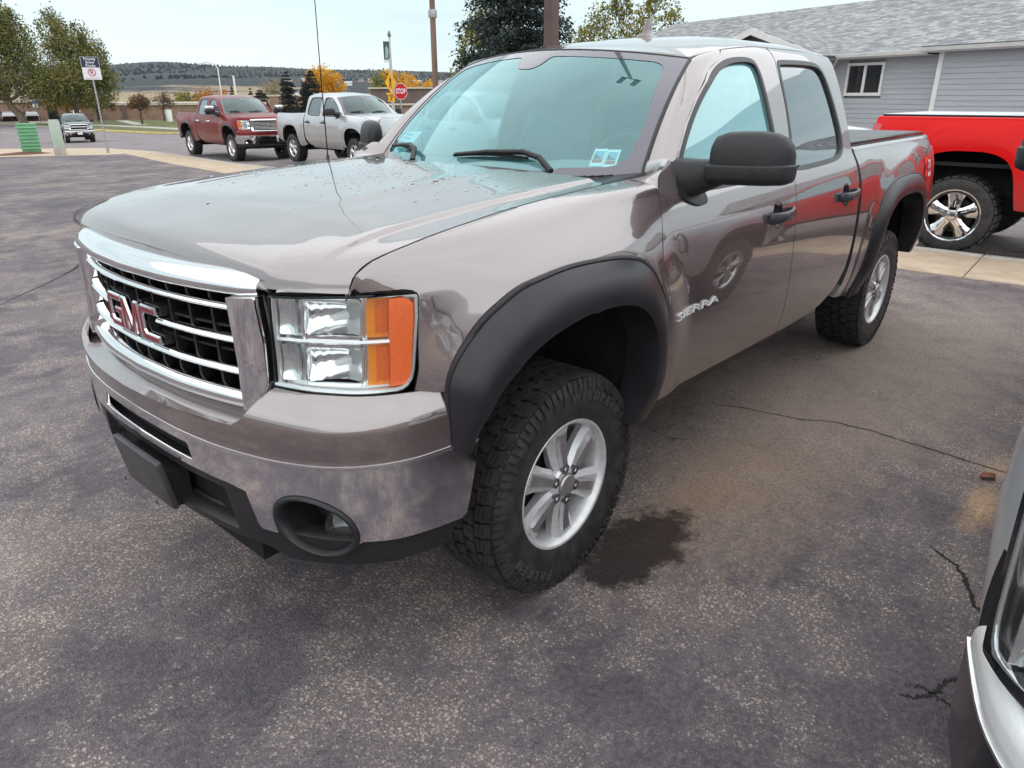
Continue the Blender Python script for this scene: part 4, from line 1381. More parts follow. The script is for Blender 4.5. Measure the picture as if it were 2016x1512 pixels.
def poly_inset_block(b_base, b_top, pl, fn, h0, h1, ins):
    b_base.prism(pl, fn, h0, h1)
    p2 = inset(pl, ins)
    if area2(pl) < 0:
        pass
    b_top.prism(p2, fn, h1 - .001, h1 + .0025)
def build_emblem(root):
    """three wide block letters, bright rimmed with red faces"""
    H = .112; w = .020
    def G():
        return [(0, .25), (.12, 0), (1, 0), (1, .62), (.48, .62), (.48, .42), (.76, .42), (.76, .22), (.26, .22), (.20, .32), (.20, .70), (.27, .79), (1, .79), (1, 1), (.14, 1), (0, .80)]
    def M():
        return [(0, 0), (.19, 0), (.19, .62), (.42, 0), (.58, 0), (.81, .62), (.81, 0), (1, 0), (1, 1), (.76, 1), (.50, .30), (.24, 1), (0, 1)]
    def Cc():
        return [(.14, 0), (1, 0), (1, .22), (.28, .22), (.20, .31), (.20, .69), (.28, .78), (1, .78), (1, 1), (.14, 1), (0, .82), (0, .18)]
    wd = {'G': .108, 'M': .122, 'C': .110}
    y = .176
    for ch, f in (('G', G), ('M', M), ('C', Cc)):
        W_ = wd[ch]
        pl = [(a * W_, b_ * H) for a, b_ in f()]
        if area2(pl) < 0:
            pl = pl[::-1]
        y0 = y
        def fn(a, b_, h, y0=y0):
            yy = y0 - a
            return (-.982 + .20 * yy * yy * .5 - h, yy, 1.018 + b_)
        bb = MB(); bt = MB(); bk = MB()
        bb.prism(pl, fn, -.004, .008)
        p2 = inset(pl, .0036); n_ = len(pl)
        vv = [fn(a, b_, .008) for a, b_ in pl] + [fn(a, b_, .0145) for a, b_ in p2]
        tri = tessellate_polygon([[Vector((a, b_, 0)) for a, b_ in p2]])
        bb.add(vv, [(i, (i + 1) % n_, (i + 1) % n_ + n_, i + n_) for i in range(n_)] + [tuple(q + n_ for q in t) for t in tri])
        bt.prism(inset(pl, .0066), fn, .0125, .0152)
        bk.prism(inset(pl, -.002), fn, -.075, -.003)
        o = bb.build('emblem_letter', CHROME, root, fixn=True)
        bt.build('letter_face', REDPL, o, fixn=True)
        bk.build('letter_back', BLACKP, o, fixn=True)
        y -= W_ + .004

def build_interior(root, hero):
    # dashboard
    rows = []
    for x, z, h in [(.50, 1.365, 0), (.62, 1.40, .0), (.78, 1.412, .02), (.92, 1.40, .02), (.98, 1.33, .02), (.99, 1.10, 0), (.9, .9, 0)]:
        rows.append([(x, y, z + h * math.exp(-((y + .38) / .22)**2) * 1.6) for y in np.linspace(-.80, .80, 25)])
    grid_loft(rows, 'dashboard', DASHM, root, flip=False)
    # seats
    for x, ys in ((1.45, (-.40, .40)), (2.35, (-.42, .42))):
        for y in ys:
            b = MB()
            b.box((x - .1, y, 1.02), (.52, .52, .16), bev=.05)
            b.box((x + .2, y, 1.32), (.15, .50, .62), bev=.06, rot=Matrix.Rotation(.18, 3, 'Y'))
            b.box((x + .285, y, 1.70), (.10, .27, .19), bev=.045, rot=Matrix.Rotation(.12, 3, 'Y'))
            b.build('seat', SEATM, root, auto=40)
    b = MB(); b.box((1.5, 0, 1.0), (2.4, 1.66, .1)); b.box((1.3, 0, 1.12), (.6, .3, .2), bev=.03)
    b.build('cabin_floor', SEATM, root)
    b = MB()
    c = np.array([1.06, -.40, 1.36]); u = np.array([0, 1, 0]); w = np.array([.42, 0, .907])
    pts = [tuple(c + .19 * (math.cos(a) * u + math.sin(a) * w)) for a in np.linspace(0, 2 * math.pi, 33)]
    b.tube(pts, .015, 8, caps=False)
    b.tube([tuple(c - .19 * u), tuple(c), tuple(c + .19 * u)], .016, 6); b.tube([tuple(c), tuple(c - .19 * w)], .016, 6)
    b.box(tuple(c), (.05, .13, .11), bev=.02)
    b.build('steering_wheel', mat('wheel_leather', (.05, .048, .05), .5), root, auto=50)
    b = MB()
    b.box((1.15, 0, 1.80), (.03, .25, .075), bev=.02); b.build('rearview_mirror', RUB_GAPSHADE, root, auto=40)
    # headliner and visors
    rf = [(1.12, -.6), (1.12, .6), (2.6, .6), (2.6, -.6)]
    sheet(rf, lambda x, y: np.stack([x, y, roof_z(x, y) - .035], -1), .3, mat('headliner', (.25, .24, .23), .9), 'headliner', root, thick=0, flip=True)
def on_side(name, geo, x0, z0, sx, m, root, lift=.004, slant=0., up=1., th=0.):
    """flat lettering laid on the driver's side body; text runs rearwards"""
    v, f = geo
    out = []
    for p in v:
        x = x0 + (p[0] + slant * p[1]) * sx; z = z0 + p[1] * sx * up
        out.append((x, -(float(side_y(x, z)) + lift + p[2]), z))
    return mobj(name, out, f, m, root, False)
def build_hero_extras(root):
    # door badge
    v, f = text_geo('SIERRA', 1., .09, .0)
    L = v[:, 0].max() - v[:, 0].min()
    on_side('door_badge', (v * np.array([.375 / L / .040, 1.05, .030]), f), .757, .908, .040, mat('badge_silver', (.82, .82, .82), .25, .3), root, .004, .25)
    # bed decal
    v, f = text_geo('71', 1., 0., .03)
    on_side('bed_decal', (v, f), 4.335, 1.215, .085, WHITEP, root, .004, .2)
    v, f = text_geo('Z', 1., 0., .08)
    on_side('bed_decal', (v, f), 4.225, 1.20, .15, mat('decal_red', (.75, .004, .01), .4), root, .0035, .2)
    v, f = text_geo('4x4', 1., 0., .03)
    on_side('bed_decal', (v, f), 4.335, 1.150, .055, WHITEP, root, .004, .2)
    pl = [(4.19, 1.165), (4.265, 1.165), (4.285, 1.265), (4.205, 1.265)]
    # fuel door: a thin round seam
    c = (3.02, 1.00)
    circ = [(c[0] + .085 * math.cos(a), c[1] + .085 * math.sin(a)) for a in np.linspace(0, 2 * math.pi, 28, endpoint=False)]
    inn = [(c[0] + .080 * math.cos(a), c[1] + .080 * math.sin(a)) for a in np.linspace(0, 2 * math.pi, 28, endpoint=False)]
    sheet(circ, side(-1, .003), .05, TAUPE, 'fuel_door', root, thick=.008, flip=False)
    sheet([(c[0] + .090 * math.cos(a), c[1] + .090 * math.sin(a)) for a in np.linspace(0, 2 * math.pi, 28, endpoint=False)], side(-1, .0012), .05, DARK, 'fuel_door_gap', root, thick=0, flip=False)
    # whip antenna on the far fender
    b = MB(); b.tube([(.33, .80, 1.40), (.335, .802, 1.75), (.350, .806, 2.30)], [.0032, .0026, .0018], 6); a = b.build('antenna_mast', DARK, root, auto=60)
    b = MB(); b.lathe([(.017, 0), (.016, .012), (.007, .03), (.006, .045)], 12, axis='Z', c=(.33, .80, 1.392)); b.build('antenna_base', BLACKP, a, auto=50)
    # roof fin
    rows = []
    for t, hw, x0, x1 in ((-.01, .046, 1.79, 1.995), (.012, .046, 1.785, 1.995), (.026, .036, 1.80, 1.975), (.036, .018, 1.835, 1.945), (.060, .014, 1.850, 1.930), (.100, .012, 1.872, 1.925), (.110, .006, 1.882, 1.920)):
        rows.append([(x0 + (x1 - x0) * .5 * (1 - math.cos(q)), hw * math.sin(q) * .9, 1.968 + t) for q in np.linspace(0, 2 * math.pi, 15)])
    rows[3] = [(x if q < 8 else x, y, z) for q, (x, y, z) in enumerate(rows[3])]
    grid_loft(rows, 'roof_antenna', paint('fin_paint', (.13, .10, .105), .5), root, flip=True, auto=50)
    # stickers inside the glass
    for p0, p1, q0, q1, red in ((-.818, -.757, .088, .202, 0), (-.879, -.820, .076, .196, 1)):
        def wf(a, b_, lift=.0):
            X = wind(np.array(a), np.array(b_)); return X + np.array([.004, 0, -.005]) + np.array([-.0005, 0, .0006]) * lift
        def quad(a0, a1, b0, b1, m, nm, lift, par):
            return mobj(nm, [wf(a0, b0, lift), wf(a1, b0, lift), wf(a1, b1, lift), wf(a0, b1, lift)], [(0, 1, 2, 3)], m, par, False)
        s = quad(p0, p1, q0, q1, mat('sticker_white', (.8, .8, .8), .5), 'window_sticker', 0, root)
        dp, dq = p1 - p0, q1 - q0
        quad(p0 + dp * .12, p1 - dp * .12, q0 + dq * .42, q0 + dq * .86, mat('sticker_blue', (.18, .40, .52), .5), 'sticker_picture', 1, s)
        mobj('sticker_ridge', [wf(p0 + dp * .12, q0 + dq * .42, 2), wf(p1 - dp * .12, q0 + dq * .42, 2), wf(p1 - dp * .2, q0 + dq * .72, 2), wf(p0 + dp * .55, q0 + dq * .55, 2)], [(0, 1, 2, 3)], mat('sticker_dark', (.06, .08, .10), .5), s, False)
        quad(p0 + dp * .12, p1 - dp * .12, q0 + dq * .18, q0 + dq * .38, mat('sticker_red', (.45, .05, .05), .5), 'sticker_band', 1, s)
    # paper notice behind the far lower corner of the glass
    def wq(nm, pts, m, par, off=.012):
        return mobj(nm, [wind(np.array(a), np.array(b_)) + np.array([off, 0, -off]) for a, b_ in pts], [tuple(range(len(pts)))], m, par, False)
    s = wq('paper_notice', [(.66, .10), (.98, .10), (.90, .27), (.62, .29)], mat('paper_cyan', (.55, .80, .82), .7), root)
    for i, (a, b_, wd) in enumerate(((.80, .245, .16), (.80, .215, .14), (.86, .165, .16))):
        wq('notice_line', [(a - wd / 2, b_), (a + wd / 2, b_), (a + wd / 2, b_ + .008 + .01 * (i == 2)), (a - wd / 2, b_ + .008 + .01 * (i == 2))], SEATM, s, .010)
    # tyre wall lettering on the near front wheel
    for txt, a0, r in (('WILDPEAK', 62, .336), ('FALKEN', 232, .336)):
        for i, ch in enumerate(txt):
            v, f = text_geo(ch, 1., .10, .03)
            ang = R(a0 - (i - (len(txt) - 1) / 2) * 7.2)
            sz = .044
            out = []
            for p in v:
                aa = ang - p[0] * sz / r; rr = r + p[1] * sz
                out.append((rr * math.cos(aa), -.944 - .0150 - p[2] * .03, .405 + rr * math.sin(aa)))
            mobj('tyre_letter', out, f, mat('letter_rubber', (.065, .06, .06), .5), root, False)
    # rain beads on the hood and cowl end
    rng = np.random.default_rng(17)
    b = MB(); n = 0
    while n < 330:
        x = rng.normal(.0, .22); y = rng.normal(-.16, .30)
        if not (-.72 < x < .28 and -.74 < y < .72) or x > .24 + .1 * (y / .75)**2: continue
        n += 1
        r = rng.uniform(.0018, .0050) * (1 if rng.random() > .12 else 1.7)
        z = float(hood_z(np.array(x), np.array(y)))
        el = rng.uniform(.8, 1.7); k = 8; v = []
        for rr, h in ((1., -.0004), (.8, .35), (.45, .55)):
            for i in range(k):
                a = 2 * math.pi * i / k
                v.append((x + r * rr * math.cos(a) * el * (1 + .3 * math.sin(a * 2 + n)), y + r * rr * math.sin(a) * 1.15, z + h * r * .62))
        v.append((x, y, z + r * .38))
        f = [(j * k + i, j * k + (i + 1) % k, (j + 1) * k + (i + 1) % k, (j + 1) * k + i) for j in range(2) for i in range(k)] + [(2 * k + i, 2 * k + (i + 1) % k, 3 * k) for i in range(k)]
        b.add(v, f)
    o = b.build('water_beads', mat('water_bead', (.30, .25, .26), .03, .4, coat=1.), root, auto=80)
    o['kind'] = 'stuff'
# ------------------------------------------------------------------ ground materials
def asphalt(name, dark=(.145, .125, .142), pale=(.62, .50, .42), lot=True):
    m = mat(name, dark, .78, spec=.35)
    tc = nn(m, 'ShaderNodeTexCoord')
    def N(scale, detail=4., rough=.6):
        n = nn(m, 'ShaderNodeTexNoise', i_Scale=scale, i_Detail=detail, i_Roughness=rough)
        lk(m, tc, 'Object', n, 'Vector'); return n
    def math_(op, a, b=None, clamp=False):
        n = nn(m, 'ShaderNodeMath', operation=op, use_clamp=clamp)
        for i, v in enumerate((a, b)):
            if v is None: continue
            if isinstance(v, (int, float)): n.inputs[i].default_value = v
            else: lk(m, v[0], v[1], n, i)
        return n
    def mixc(f, a, b):
        n = nn(m, 'ShaderNodeMixRGB')
        for s, v in (('Fac', f), ('Color1', a), ('Color2', b)):
            if isinstance(v, tuple) and not hasattr(v[0], 'bl_idname'): n.inputs[s].default_value = (*v, 1)
            else: lk(m, v[0], v[1], n, s)
        return n
    big = N(.62, 5., .62); mid = N(3.1, 7., .70); fine = N(46., 6., .8); grit = N(260., 3., .7)
    # sealed black coat versus worn, stone-showing zones
    wear = math_('ADD', (math_('MULTIPLY', (big, 'Fac'), .55), 0), (math_('MULTIPLY', (mid, 'Fac'), .55), 0))
    wr = ramp(m, [(.50, (.0, .0, .0)), (.555, (.42, .42, .42)), (.60, (.62, .62, .62)), (.68, (1, 1, 1))]); lk(m, wear, 0, wr, 'Fac')
    wob = N(160., 2.); wadd = nn(m, 'ShaderNodeMixRGB', blend_type='ADD'); wadd.inputs['Fac'].default_value = .011
    lk(m, tc, 'Object', wadd, 'Color1'); lk(m, wob, 'Color', wadd, 'Color2')
    vor = nn(m, 'ShaderNodeTexVoronoi', i_Scale=112., distance='MANHATTAN'); lk(m, wadd, 'Color', vor, 'Vector')
    vor2 = nn(m, 'ShaderNodeTexVoronoi', i_Scale=62., distance='MANHATTAN'); lk(m, wadd, 'Color', vor2, 'Vector')
    sp = nn(m, 'ShaderNodeSeparateColor'); lk(m, vor, 'Color', sp, 'Color')
    sp2 = nn(m, 'ShaderNodeSeparateColor'); lk(m, vor2, 'Color', sp2, 'Color')
    # stone appears where its random value beats the local wear
    thr = math_('SUBTRACT', .975, (math_('MULTIPLY', (wr, 'Color'), .66), 0))
    st = math_('MULTIPLY', (math_('SUBTRACT', (sp, 'Red'), (thr, 0)), 0), 7., True)
    edge = math_('MULTIPLY', (math_('SUBTRACT', .74, (vor, 'Distance')), 0), 3.0, True)
    st = math_('MULTIPLY', (st, 0), (edge, 0))
    st2 = math_('MULTIPLY', (math_('SUBTRACT', (sp2, 'Green'), (math_('ADD', (thr, 0), .07), 0)), 0), 9., True)
    st2 = math_('MULTIPLY', (st2, 0), (math_('MULTIPLY', (math_('SUBTRACT', .62, (vor2, 'Distance')), 0), 3.5, True), 0))
    vor3 = nn(m, 'ShaderNodeTexVoronoi', i_Scale=215., distance='MANHATTAN'); lk(m, wadd, 'Color', vor3, 'Vector')
    sp3 = nn(m, 'ShaderNodeSeparateColor'); lk(m, vor3, 'Color', sp3, 'Color')
    st3 = math_('MULTIPLY', (math_('SUBTRACT', (sp3, 'Red'), (math_('SUBTRACT', (thr, 0), .10), 0)), 0), 5., True)
    st3 = math_('MULTIPLY', (math_('MULTIPLY', (st3, 0), (math_('MULTIPLY', (math_('SUBTRACT', .8, (vor3, 'Distance')), 0), 3., True), 0)), 0), .62)
    st = math_('MAXIMUM', (st, 0), (st3, 0))
    stone = math_('MULTIPLY', (math_('MAXIMUM', (st, 0), (st2, 0)), 0), (math_('ADD', (math_('MULTIPLY', (wr, 'Color'), .55), 0), .45), 0))
    c_coat = ramp(m, [(.33, tuple(np.array(dark) * .52)), (.52, tuple(np.array(dark) * 1.0)), (.68, tuple(np.array(dark) * 1.55))]); lk(m, fine, 'Fac', c_coat, 'Fac')
    c_mid = ramp(m, [(.30, (.62, .62, .64)), (.72, (1.25, 1.2, 1.2))]); lk(m, N(1.1, 6., .7), 'Fac', c_mid, 'Fac')
    mul = nn(m, 'ShaderNodeMixRGB', blend_type='MULTIPLY'); mul.inputs['Fac'].default_value = 1.
    lk(m, c_coat, 'Color', mul, 'Color1'); lk(m, c_mid, 'Color', mul, 'Color2')
    worn = mixc((math_('MULTIPLY', (wr, 'Color'), .60), 0), (mul, 'Color'), tuple(np.array(dark) * .62 + np.array(pale) * .20 + np.array([.012, .004, .0])))
    # silt dust
    dn = N(.8, 5., .6); dr = ramp(m, [(.55, (0, 0, 0)), (.75, (.75, .75, .75))]); lk(m, dn, 'Fac', dr, 'Fac')
    dm = math_('MULTIPLY', (dr, 'Color'), (math_('ADD', (mid, 'Fac'), .1), 0), True)
    dusty = mixc((math_('MULTIPLY', (dm, 0), .55), 0), (worn, 'Color'), (.25, .175, .125))
    hue = ramp(m, [(.2, tuple(np.array(pale) * .55)), (.6, pale), (.95, (.70, .58, .49))]); lk(m, sp, 'Blue', hue, 'Fac')
    col = mixc((stone, 0), (dusty, 'Color'), (hue, 'Color'))
    pit = ramp(m, [(.36, (.45, .43, .45)), (.47, (1, 1, 1))]); lk(m, grit, 'Fac', pit, 'Fac')
    pm_ = nn(m, 'ShaderNodeMixRGB', blend_type='MULTIPLY'); pm_.inputs['Fac'].default_value = .8
    lk(m, col, 'Color', pm_, 'Color1'); lk(m, pit, 'Color', pm_, 'Color2')
    last = pm_
    if lot:
        # deposits and a wet patch with their own shapes
        def blob(cx, cy, rx, ry, soft, jag, inv=None):
            mp = nn(m, 'ShaderNodeMapping'); mp.inputs['Location'].default_value = (-cx / rx, -cy / ry, 0); mp.inputs['Scale'].default_value = (1 / rx, 1 / ry, 0)
            lk(m, tc, 'Object', mp, 'Vector')
            ln = nn(m, 'ShaderNodeVectorMath', operation='LENGTH'); lk(m, mp, 'Vector', ln, 0)
            j = math_('ADD', (ln, 'Value'), (math_('MULTIPLY', (math_('SUBTRACT', (N(jag, 5., .7), 'Fac'), .5), 0), 1.5), 0))
            r = ramp(m, [(max(0, .9 - soft), (1, 1, 1)), (1.0, (0, 0, 0))]); lk(m, j, 0, r, 'Fac')
            return r
        for cx, cy, rx, ry, c, k in ((1.35, -1.15, 1.5, .55, (.36, .25, .185), .8), (2.6, -.9, 2.6, 1.3, (.33, .25, .205), .75), (4.4, -1.2, 2.2, 1.2, (.36, .29, .25), .6), (.95, -1.05, .7, .30, (.36, .21, .12), .5), (-1.5, 2.6, 1.4, .7, (.34, .29, .27), .5), (-.6, 4.6, 1.6, .5, (.34, .28, .26), .4), (-1.55, .9, .5, .35, (.36, .31, .29), .5), (2.05, -2.02, .22, .10, (.62, .40, .22), .8), (1.62, -2.03, .30, .09, (.70, .44, .24), .85), (3.0, -1.25, 1.6, .8, (.27, .21, .17), .6),
                                     (-.2, 8.3, 1.3, .22, (.30, .15, .09), .5), (4.6, -1.8, 1.8, .8, (.30, .25, .22), .5)):
            bl = blob(cx, cy, rx, ry, .75, 3.2)
            last = mixc((math_('MULTIPLY', (math_('MULTIPLY', (bl, 'Color'), (math_('MULTIPLY', (math_('SUBTRACT', (fine, 'Fac'), .30), 0), 3.2, True), 0)), 0), k), 0), (last, 'Color'), c)
        wet = blob(.36, -1.04, .37, .20, .16, 9.)
        dk = nn(m, 'ShaderNodeMixRGB', blend_type='MULTIPLY'); dk.inputs['Color2'].default_value = (.15, .125, .125, 1)
        lk(m, wet, 'Color', dk, 'Fac'); lk(m, last, 'Color', dk, 'Color1'); last = dk
        rr = nn(m, 'ShaderNodeMapRange'); rr.inputs['To Min'].default_value = .78; rr.inputs['To Max'].default_value = .36
        lk(m, wet, 'Color', rr, 'Value'); lk(m, rr, 'Result', bsdf(m), 'Roughness')
    # cracks: warped cell borders, only here and there
    wv = N(1.6, 5., .7)
    ad = nn(m, 'ShaderNodeMixRGB', blend_type='ADD'); ad.inputs['Fac'].default_value = .42
    lk(m, tc, 'Object', ad, 'Color1'); lk(m, wv, 'Color', ad, 'Color2')
    vc = nn(m, 'ShaderNodeTexVoronoi', feature='DISTANCE_TO_EDGE', i_Scale=.55); lk(m, ad, 'Color', vc, 'Vector')
    cr = ramp(m, [(.0, (1, 1, 1)), (.0035, (0, 0, 0))]); lk(m, vc, 'Distance', cr, 'Fac')
    vc2 = nn(m, 'ShaderNodeTexVoronoi', feature='DISTANCE_TO_EDGE', i_Scale=5.5); lk(m, ad, 'Color', vc2, 'Vector')
    cr2 = ramp(m, [(.0, (1, 1, 1)), (.022, (0, 0, 0))]); lk(m, vc2, 'Distance', cr2, 'Fac')
    pm = ramp(m, [(.60, (0, 0, 0)), (.66, (1, 1, 1))]); lk(m, N(.9, 3.), 'Fac', pm, 'Fac')
    c2 = math_('MULTIPLY', (cr2, 'Color'), (pm, 'Color'))
    pm1 = ramp(m, [(.53, (0, 0, 0)), (.60, (1, 1, 1))]); lk(m, N(.33, 3.), 'Fac', pm1, 'Fac')
    c1 = math_('MULTIPLY', (cr, 'Color'), (math_('MULTIPLY', (pm1, 'Color'), 0. if lot else 1.), 0))
    ck = math_('MULTIPLY', (math_('MAXIMUM', (c1, 0), (c2, 0)), 0), .8, True)
    last = mixc((ck, 0), (last, 'Color'), (.012, .011, .012))
    lk(m, last, 'Color', bsdf(m), 'Base Color')
    hgt = math_('ADD', (math_('MULTIPLY', (vor, 'Distance'), -.8), 0), (math_('MULTIPLY', (fine, 'Fac'), .8), 0))
    hgt = math_('SUBTRACT', (hgt, 0), (math_('MULTIPLY', (ck, 0), 1.5), 0))
    bp = nn(m, 'ShaderNodeBump', i_Strength=.75, i_Distance=.006); lk(m, hgt, 0, bp, 'Height'); lk(m, bp, 'Normal', bsdf(m), 'Normal')
    return m
ASPH = asphalt('lot_asphalt')
ASPH_R = asphalt('road_asphalt', (.235, .20, .215), (.44, .40, .38), lot=False)
CONC = noise_mat('tan_concrete', (.40, .30, .21), (.52, .41, .31), 3.5, .85, bump=.25, bscale=160., detail=8.)
CONC_G = noise_mat('grey_concrete', (.34, .31, .28), (.46, .42, .38), 5., .85, bump=.25, bscale=120.)
GRASS = noise_mat('mown_grass', (.070, .088, .028), (.150, .140, .052), .9, .95, bump=.6, bscale=30., detail=8.)
DRYG = noise_mat('dry_grassland', (.17, .125, .075), (.27, .20, .13), .03, .95, detail=10.)
YKERB = noise_mat('yellow_kerb_paint', (.50, .36, .10), (.62, .52, .26), 1.4, .8)

# ------------------------------------------------------------------ ground, roads and pavements
def far_ground():
    rs = [0, 40, 90, 160, 260, 420, 700, 1100, 1700, 2600, 4200, 7000]
    v = [(0, 0, -2.2)]; f = []
    n = 72
    for r in rs[1:]:
        for k in range(n):
            a = 2 * math.pi * k / n
            x, y = r * math.cos(a), r * math.sin(a)
            z = (float(GZ(y)) - (.4 if r < 60 else .9)) if r < 160 else -1.75
            v.append((x, y, z))
    for k in range(n):
        f.append((0, 1 + k, 1 + (k + 1) % n))
    for i in range(len(rs) - 2):
        for k in range(n):
            a = 1 + i * n + k; b_ = 1 + i * n + (k + 1) % n
            f.append((a, a + n, b_ + n, b_))
    v[0] = (0, 0, -.4)
    return structure(mobj('ground', v, f, DRYG))
far_ground()
def walk_near(y):
    return float(np.interp(y, [-30, -1.5, -.5, 14.9, 20.2, 28.7], [6.62, 6.40, 6.33, 7.32, 8.39, 10.05]))
def walk_far(y):
    return float(np.interp(y, [-30, -1.35, -.3, 17.9, 22.4, 28.7], [8.1, 7.74, 7.71, 9.42, 10.31, 11.25]))
ys = [-30, -15, -1.5, 7, 14.9, 20.2, 24, 28.0]
lot = [(-45, -40)] + [(walk_near(y) - .01, y) for y in ys] + [(9.25, 28.1), (6.7, 31.7), (-12, 48), (-45, 60)]
ground_sheet('parking_lot', lot, 0., ASPH, thick=.2, xs=6.)
road = [(7.0, -60), (29, -60), (28.6, 60), (28.0, 64), (28.4, 95), (27.5, 112), (26, 139), (-60, 139), (-60, 100), (-30, 62), (9.0, 47), (9.6, 20)]
ground_sheet('road', road, -.10, ASPH_R, thick=.1)
# pavement: poured slabs, each with its own joint
slab_n = 0
def slab(poly, h=.012, m=CONC, name='paving_slab', parent=None):
    b = MB()
    if area2(poly) < 0:
        poly = poly[::-1]
    pts = inset(poly, .006); top = inset(poly, .014)
    z = lambda p: float(GZ(p[1]))
    n = len(pts)
    v = [(x, y, z((x, y)) - .16) for x, y in pts] + [(x, y, z((x, y)) + h - .008) for x, y in pts] + [(x, y, z((x, y)) + h) for x, y in top]
    f = [(i, (i + 1) % n, (i + 1) % n + n, i + n) for i in range(n)] + [(i + n, (i + 1) % n + n, (i + 1) % n + 2 * n, i + 2 * n) for i in range(n)] + [tuple(range(2 * n, 3 * n))]
    b.add(v, f)
    return b.build(name, m, parent, auto=50)
pav = structure(ground_sheet('pavement', [(walk_near(y), y) for y in (-29, -.5, 14.9, 20.2, 28.0)] + [(walk_far(y) - .02, y) for y in (28.0, 22.4, 17.9, -.3, -29)], -.06, DARK, thick=.05))
y = -16.
while y < 28:
    st = 1.50 if y < 20 else 1.6
    y2 = min(y + st, 28.05)
    k0, k1 = .16, .16
    slab([(walk_near(y), y - .03), (walk_far(y) - .17, y + .02), (walk_far(y2) - .17, y2 + .02), (walk_near(y2), y2 - .03)], parent=pav)
    slab([(walk_far(y) - .165, y + .02), (walk_far(y), y + .02), (walk_far(y2), y2 + .02), (walk_far(y2) - .165, y2 + .02)], .016, CONC_G, 'kerb_stone', pav)
    y = y2
# corner apron beyond the lot and the pavement that carries on north
apron = structure(ground_sheet('corner_pavement', [(9.27, 28.1), (11.3, 28.1), (12.2, 36.2), (10.2, 44.5), (-6, 60), (-12, 48.05), (6.72, 31.75)], .004, CONC, thick=.12))
ground_sheet('verge', [(29.0, 62.5), (34, 60), (60, 66), (130, 120), (130, 139), (27.0, 139), (27.9, 112), (28.8, 95), (28.4, 72)], .03, GRASS, thick=.2)
ground_sheet('verge', [(29.2, -60), (60, -60), (60, 62), (33, 60.0), (28.9, 61)], .03, GRASS, thick=.2)
def kerb_line(pts, m, name, w=.30, h=.15):
    b = MB(); v = []; f = []
    P = resample(pts, 60)
    for i in range(60):
        d = P[min(i + 1, 59)] - P[max(i - 1, 0)]; d /= np.linalg.norm(d); nrm = np.array([-d[1], d[0]])
        for o, z in ((-w / 2, -.12), (-w / 2 + .03, h - .12), (w / 2, h - .12), (w / 2, -.12)):
            p = P[i] + nrm * o
            v.append((p[0], p[1], float(GZ(P[i][1])) + z + .03))
    for i in range(59):
        for k in range(3):
            f.append((i * 4 + k, i * 4 + k + 1, (i + 1) * 4 + k + 1, (i + 1) * 4 + k))
    b.add(v, f)
    return structure(b.build(name, m, None, auto=30, fixn=True))
kerb_line([(29.0, 61.5), (28.1, 66), (28.2, 81.3), (28.6, 95)], YKERB, 'kerb', w=.5)
kerb_line([(28.6, 95), (27.7, 111), (26.2, 138)], CONC_G, 'kerb', w=.5)
kerb_line([(29.1, 61), (28.9, 30), (29.2, -59)], CONC_G, 'kerb', w=.4)
fp = [(32.0, 64.2), (33.4, 82), (33.0, 111), (31, 138)]
ground_sheet('footpath', [(x, y) for x, y in fp] + [(x + 1.6, y) for x, y in fp[::-1]], .05, CONC_G, thick=.05)
ground_sheet('footpath', [(36.6, 92), (38.0, 91.6), (44.2, 113), (42.8, 113.4)], .045, CONC_G, thick=.05)
# painted lane marks on the road
b = MB()
for y in (38, 47, 56, 65, 74, 83):
    x = 19.4 + .02 * y
    v = [(x, y, 0), (x + .13, y, 0), (x + .13 + .05, y + 3., 0), (x + .05, y + 3., 0)]
    b.add([(p[0], p[1], float(np.interp(p[1], YL, GZ(YL))) - .096) for p in v], [(0, 1, 2, 3)])
b.build('lane_marking', noise_mat('worn_white_paint', (.42, .41, .42), (.6, .58, .58), 2., .8)); structure(bpy.data.objects['lane_marking'])

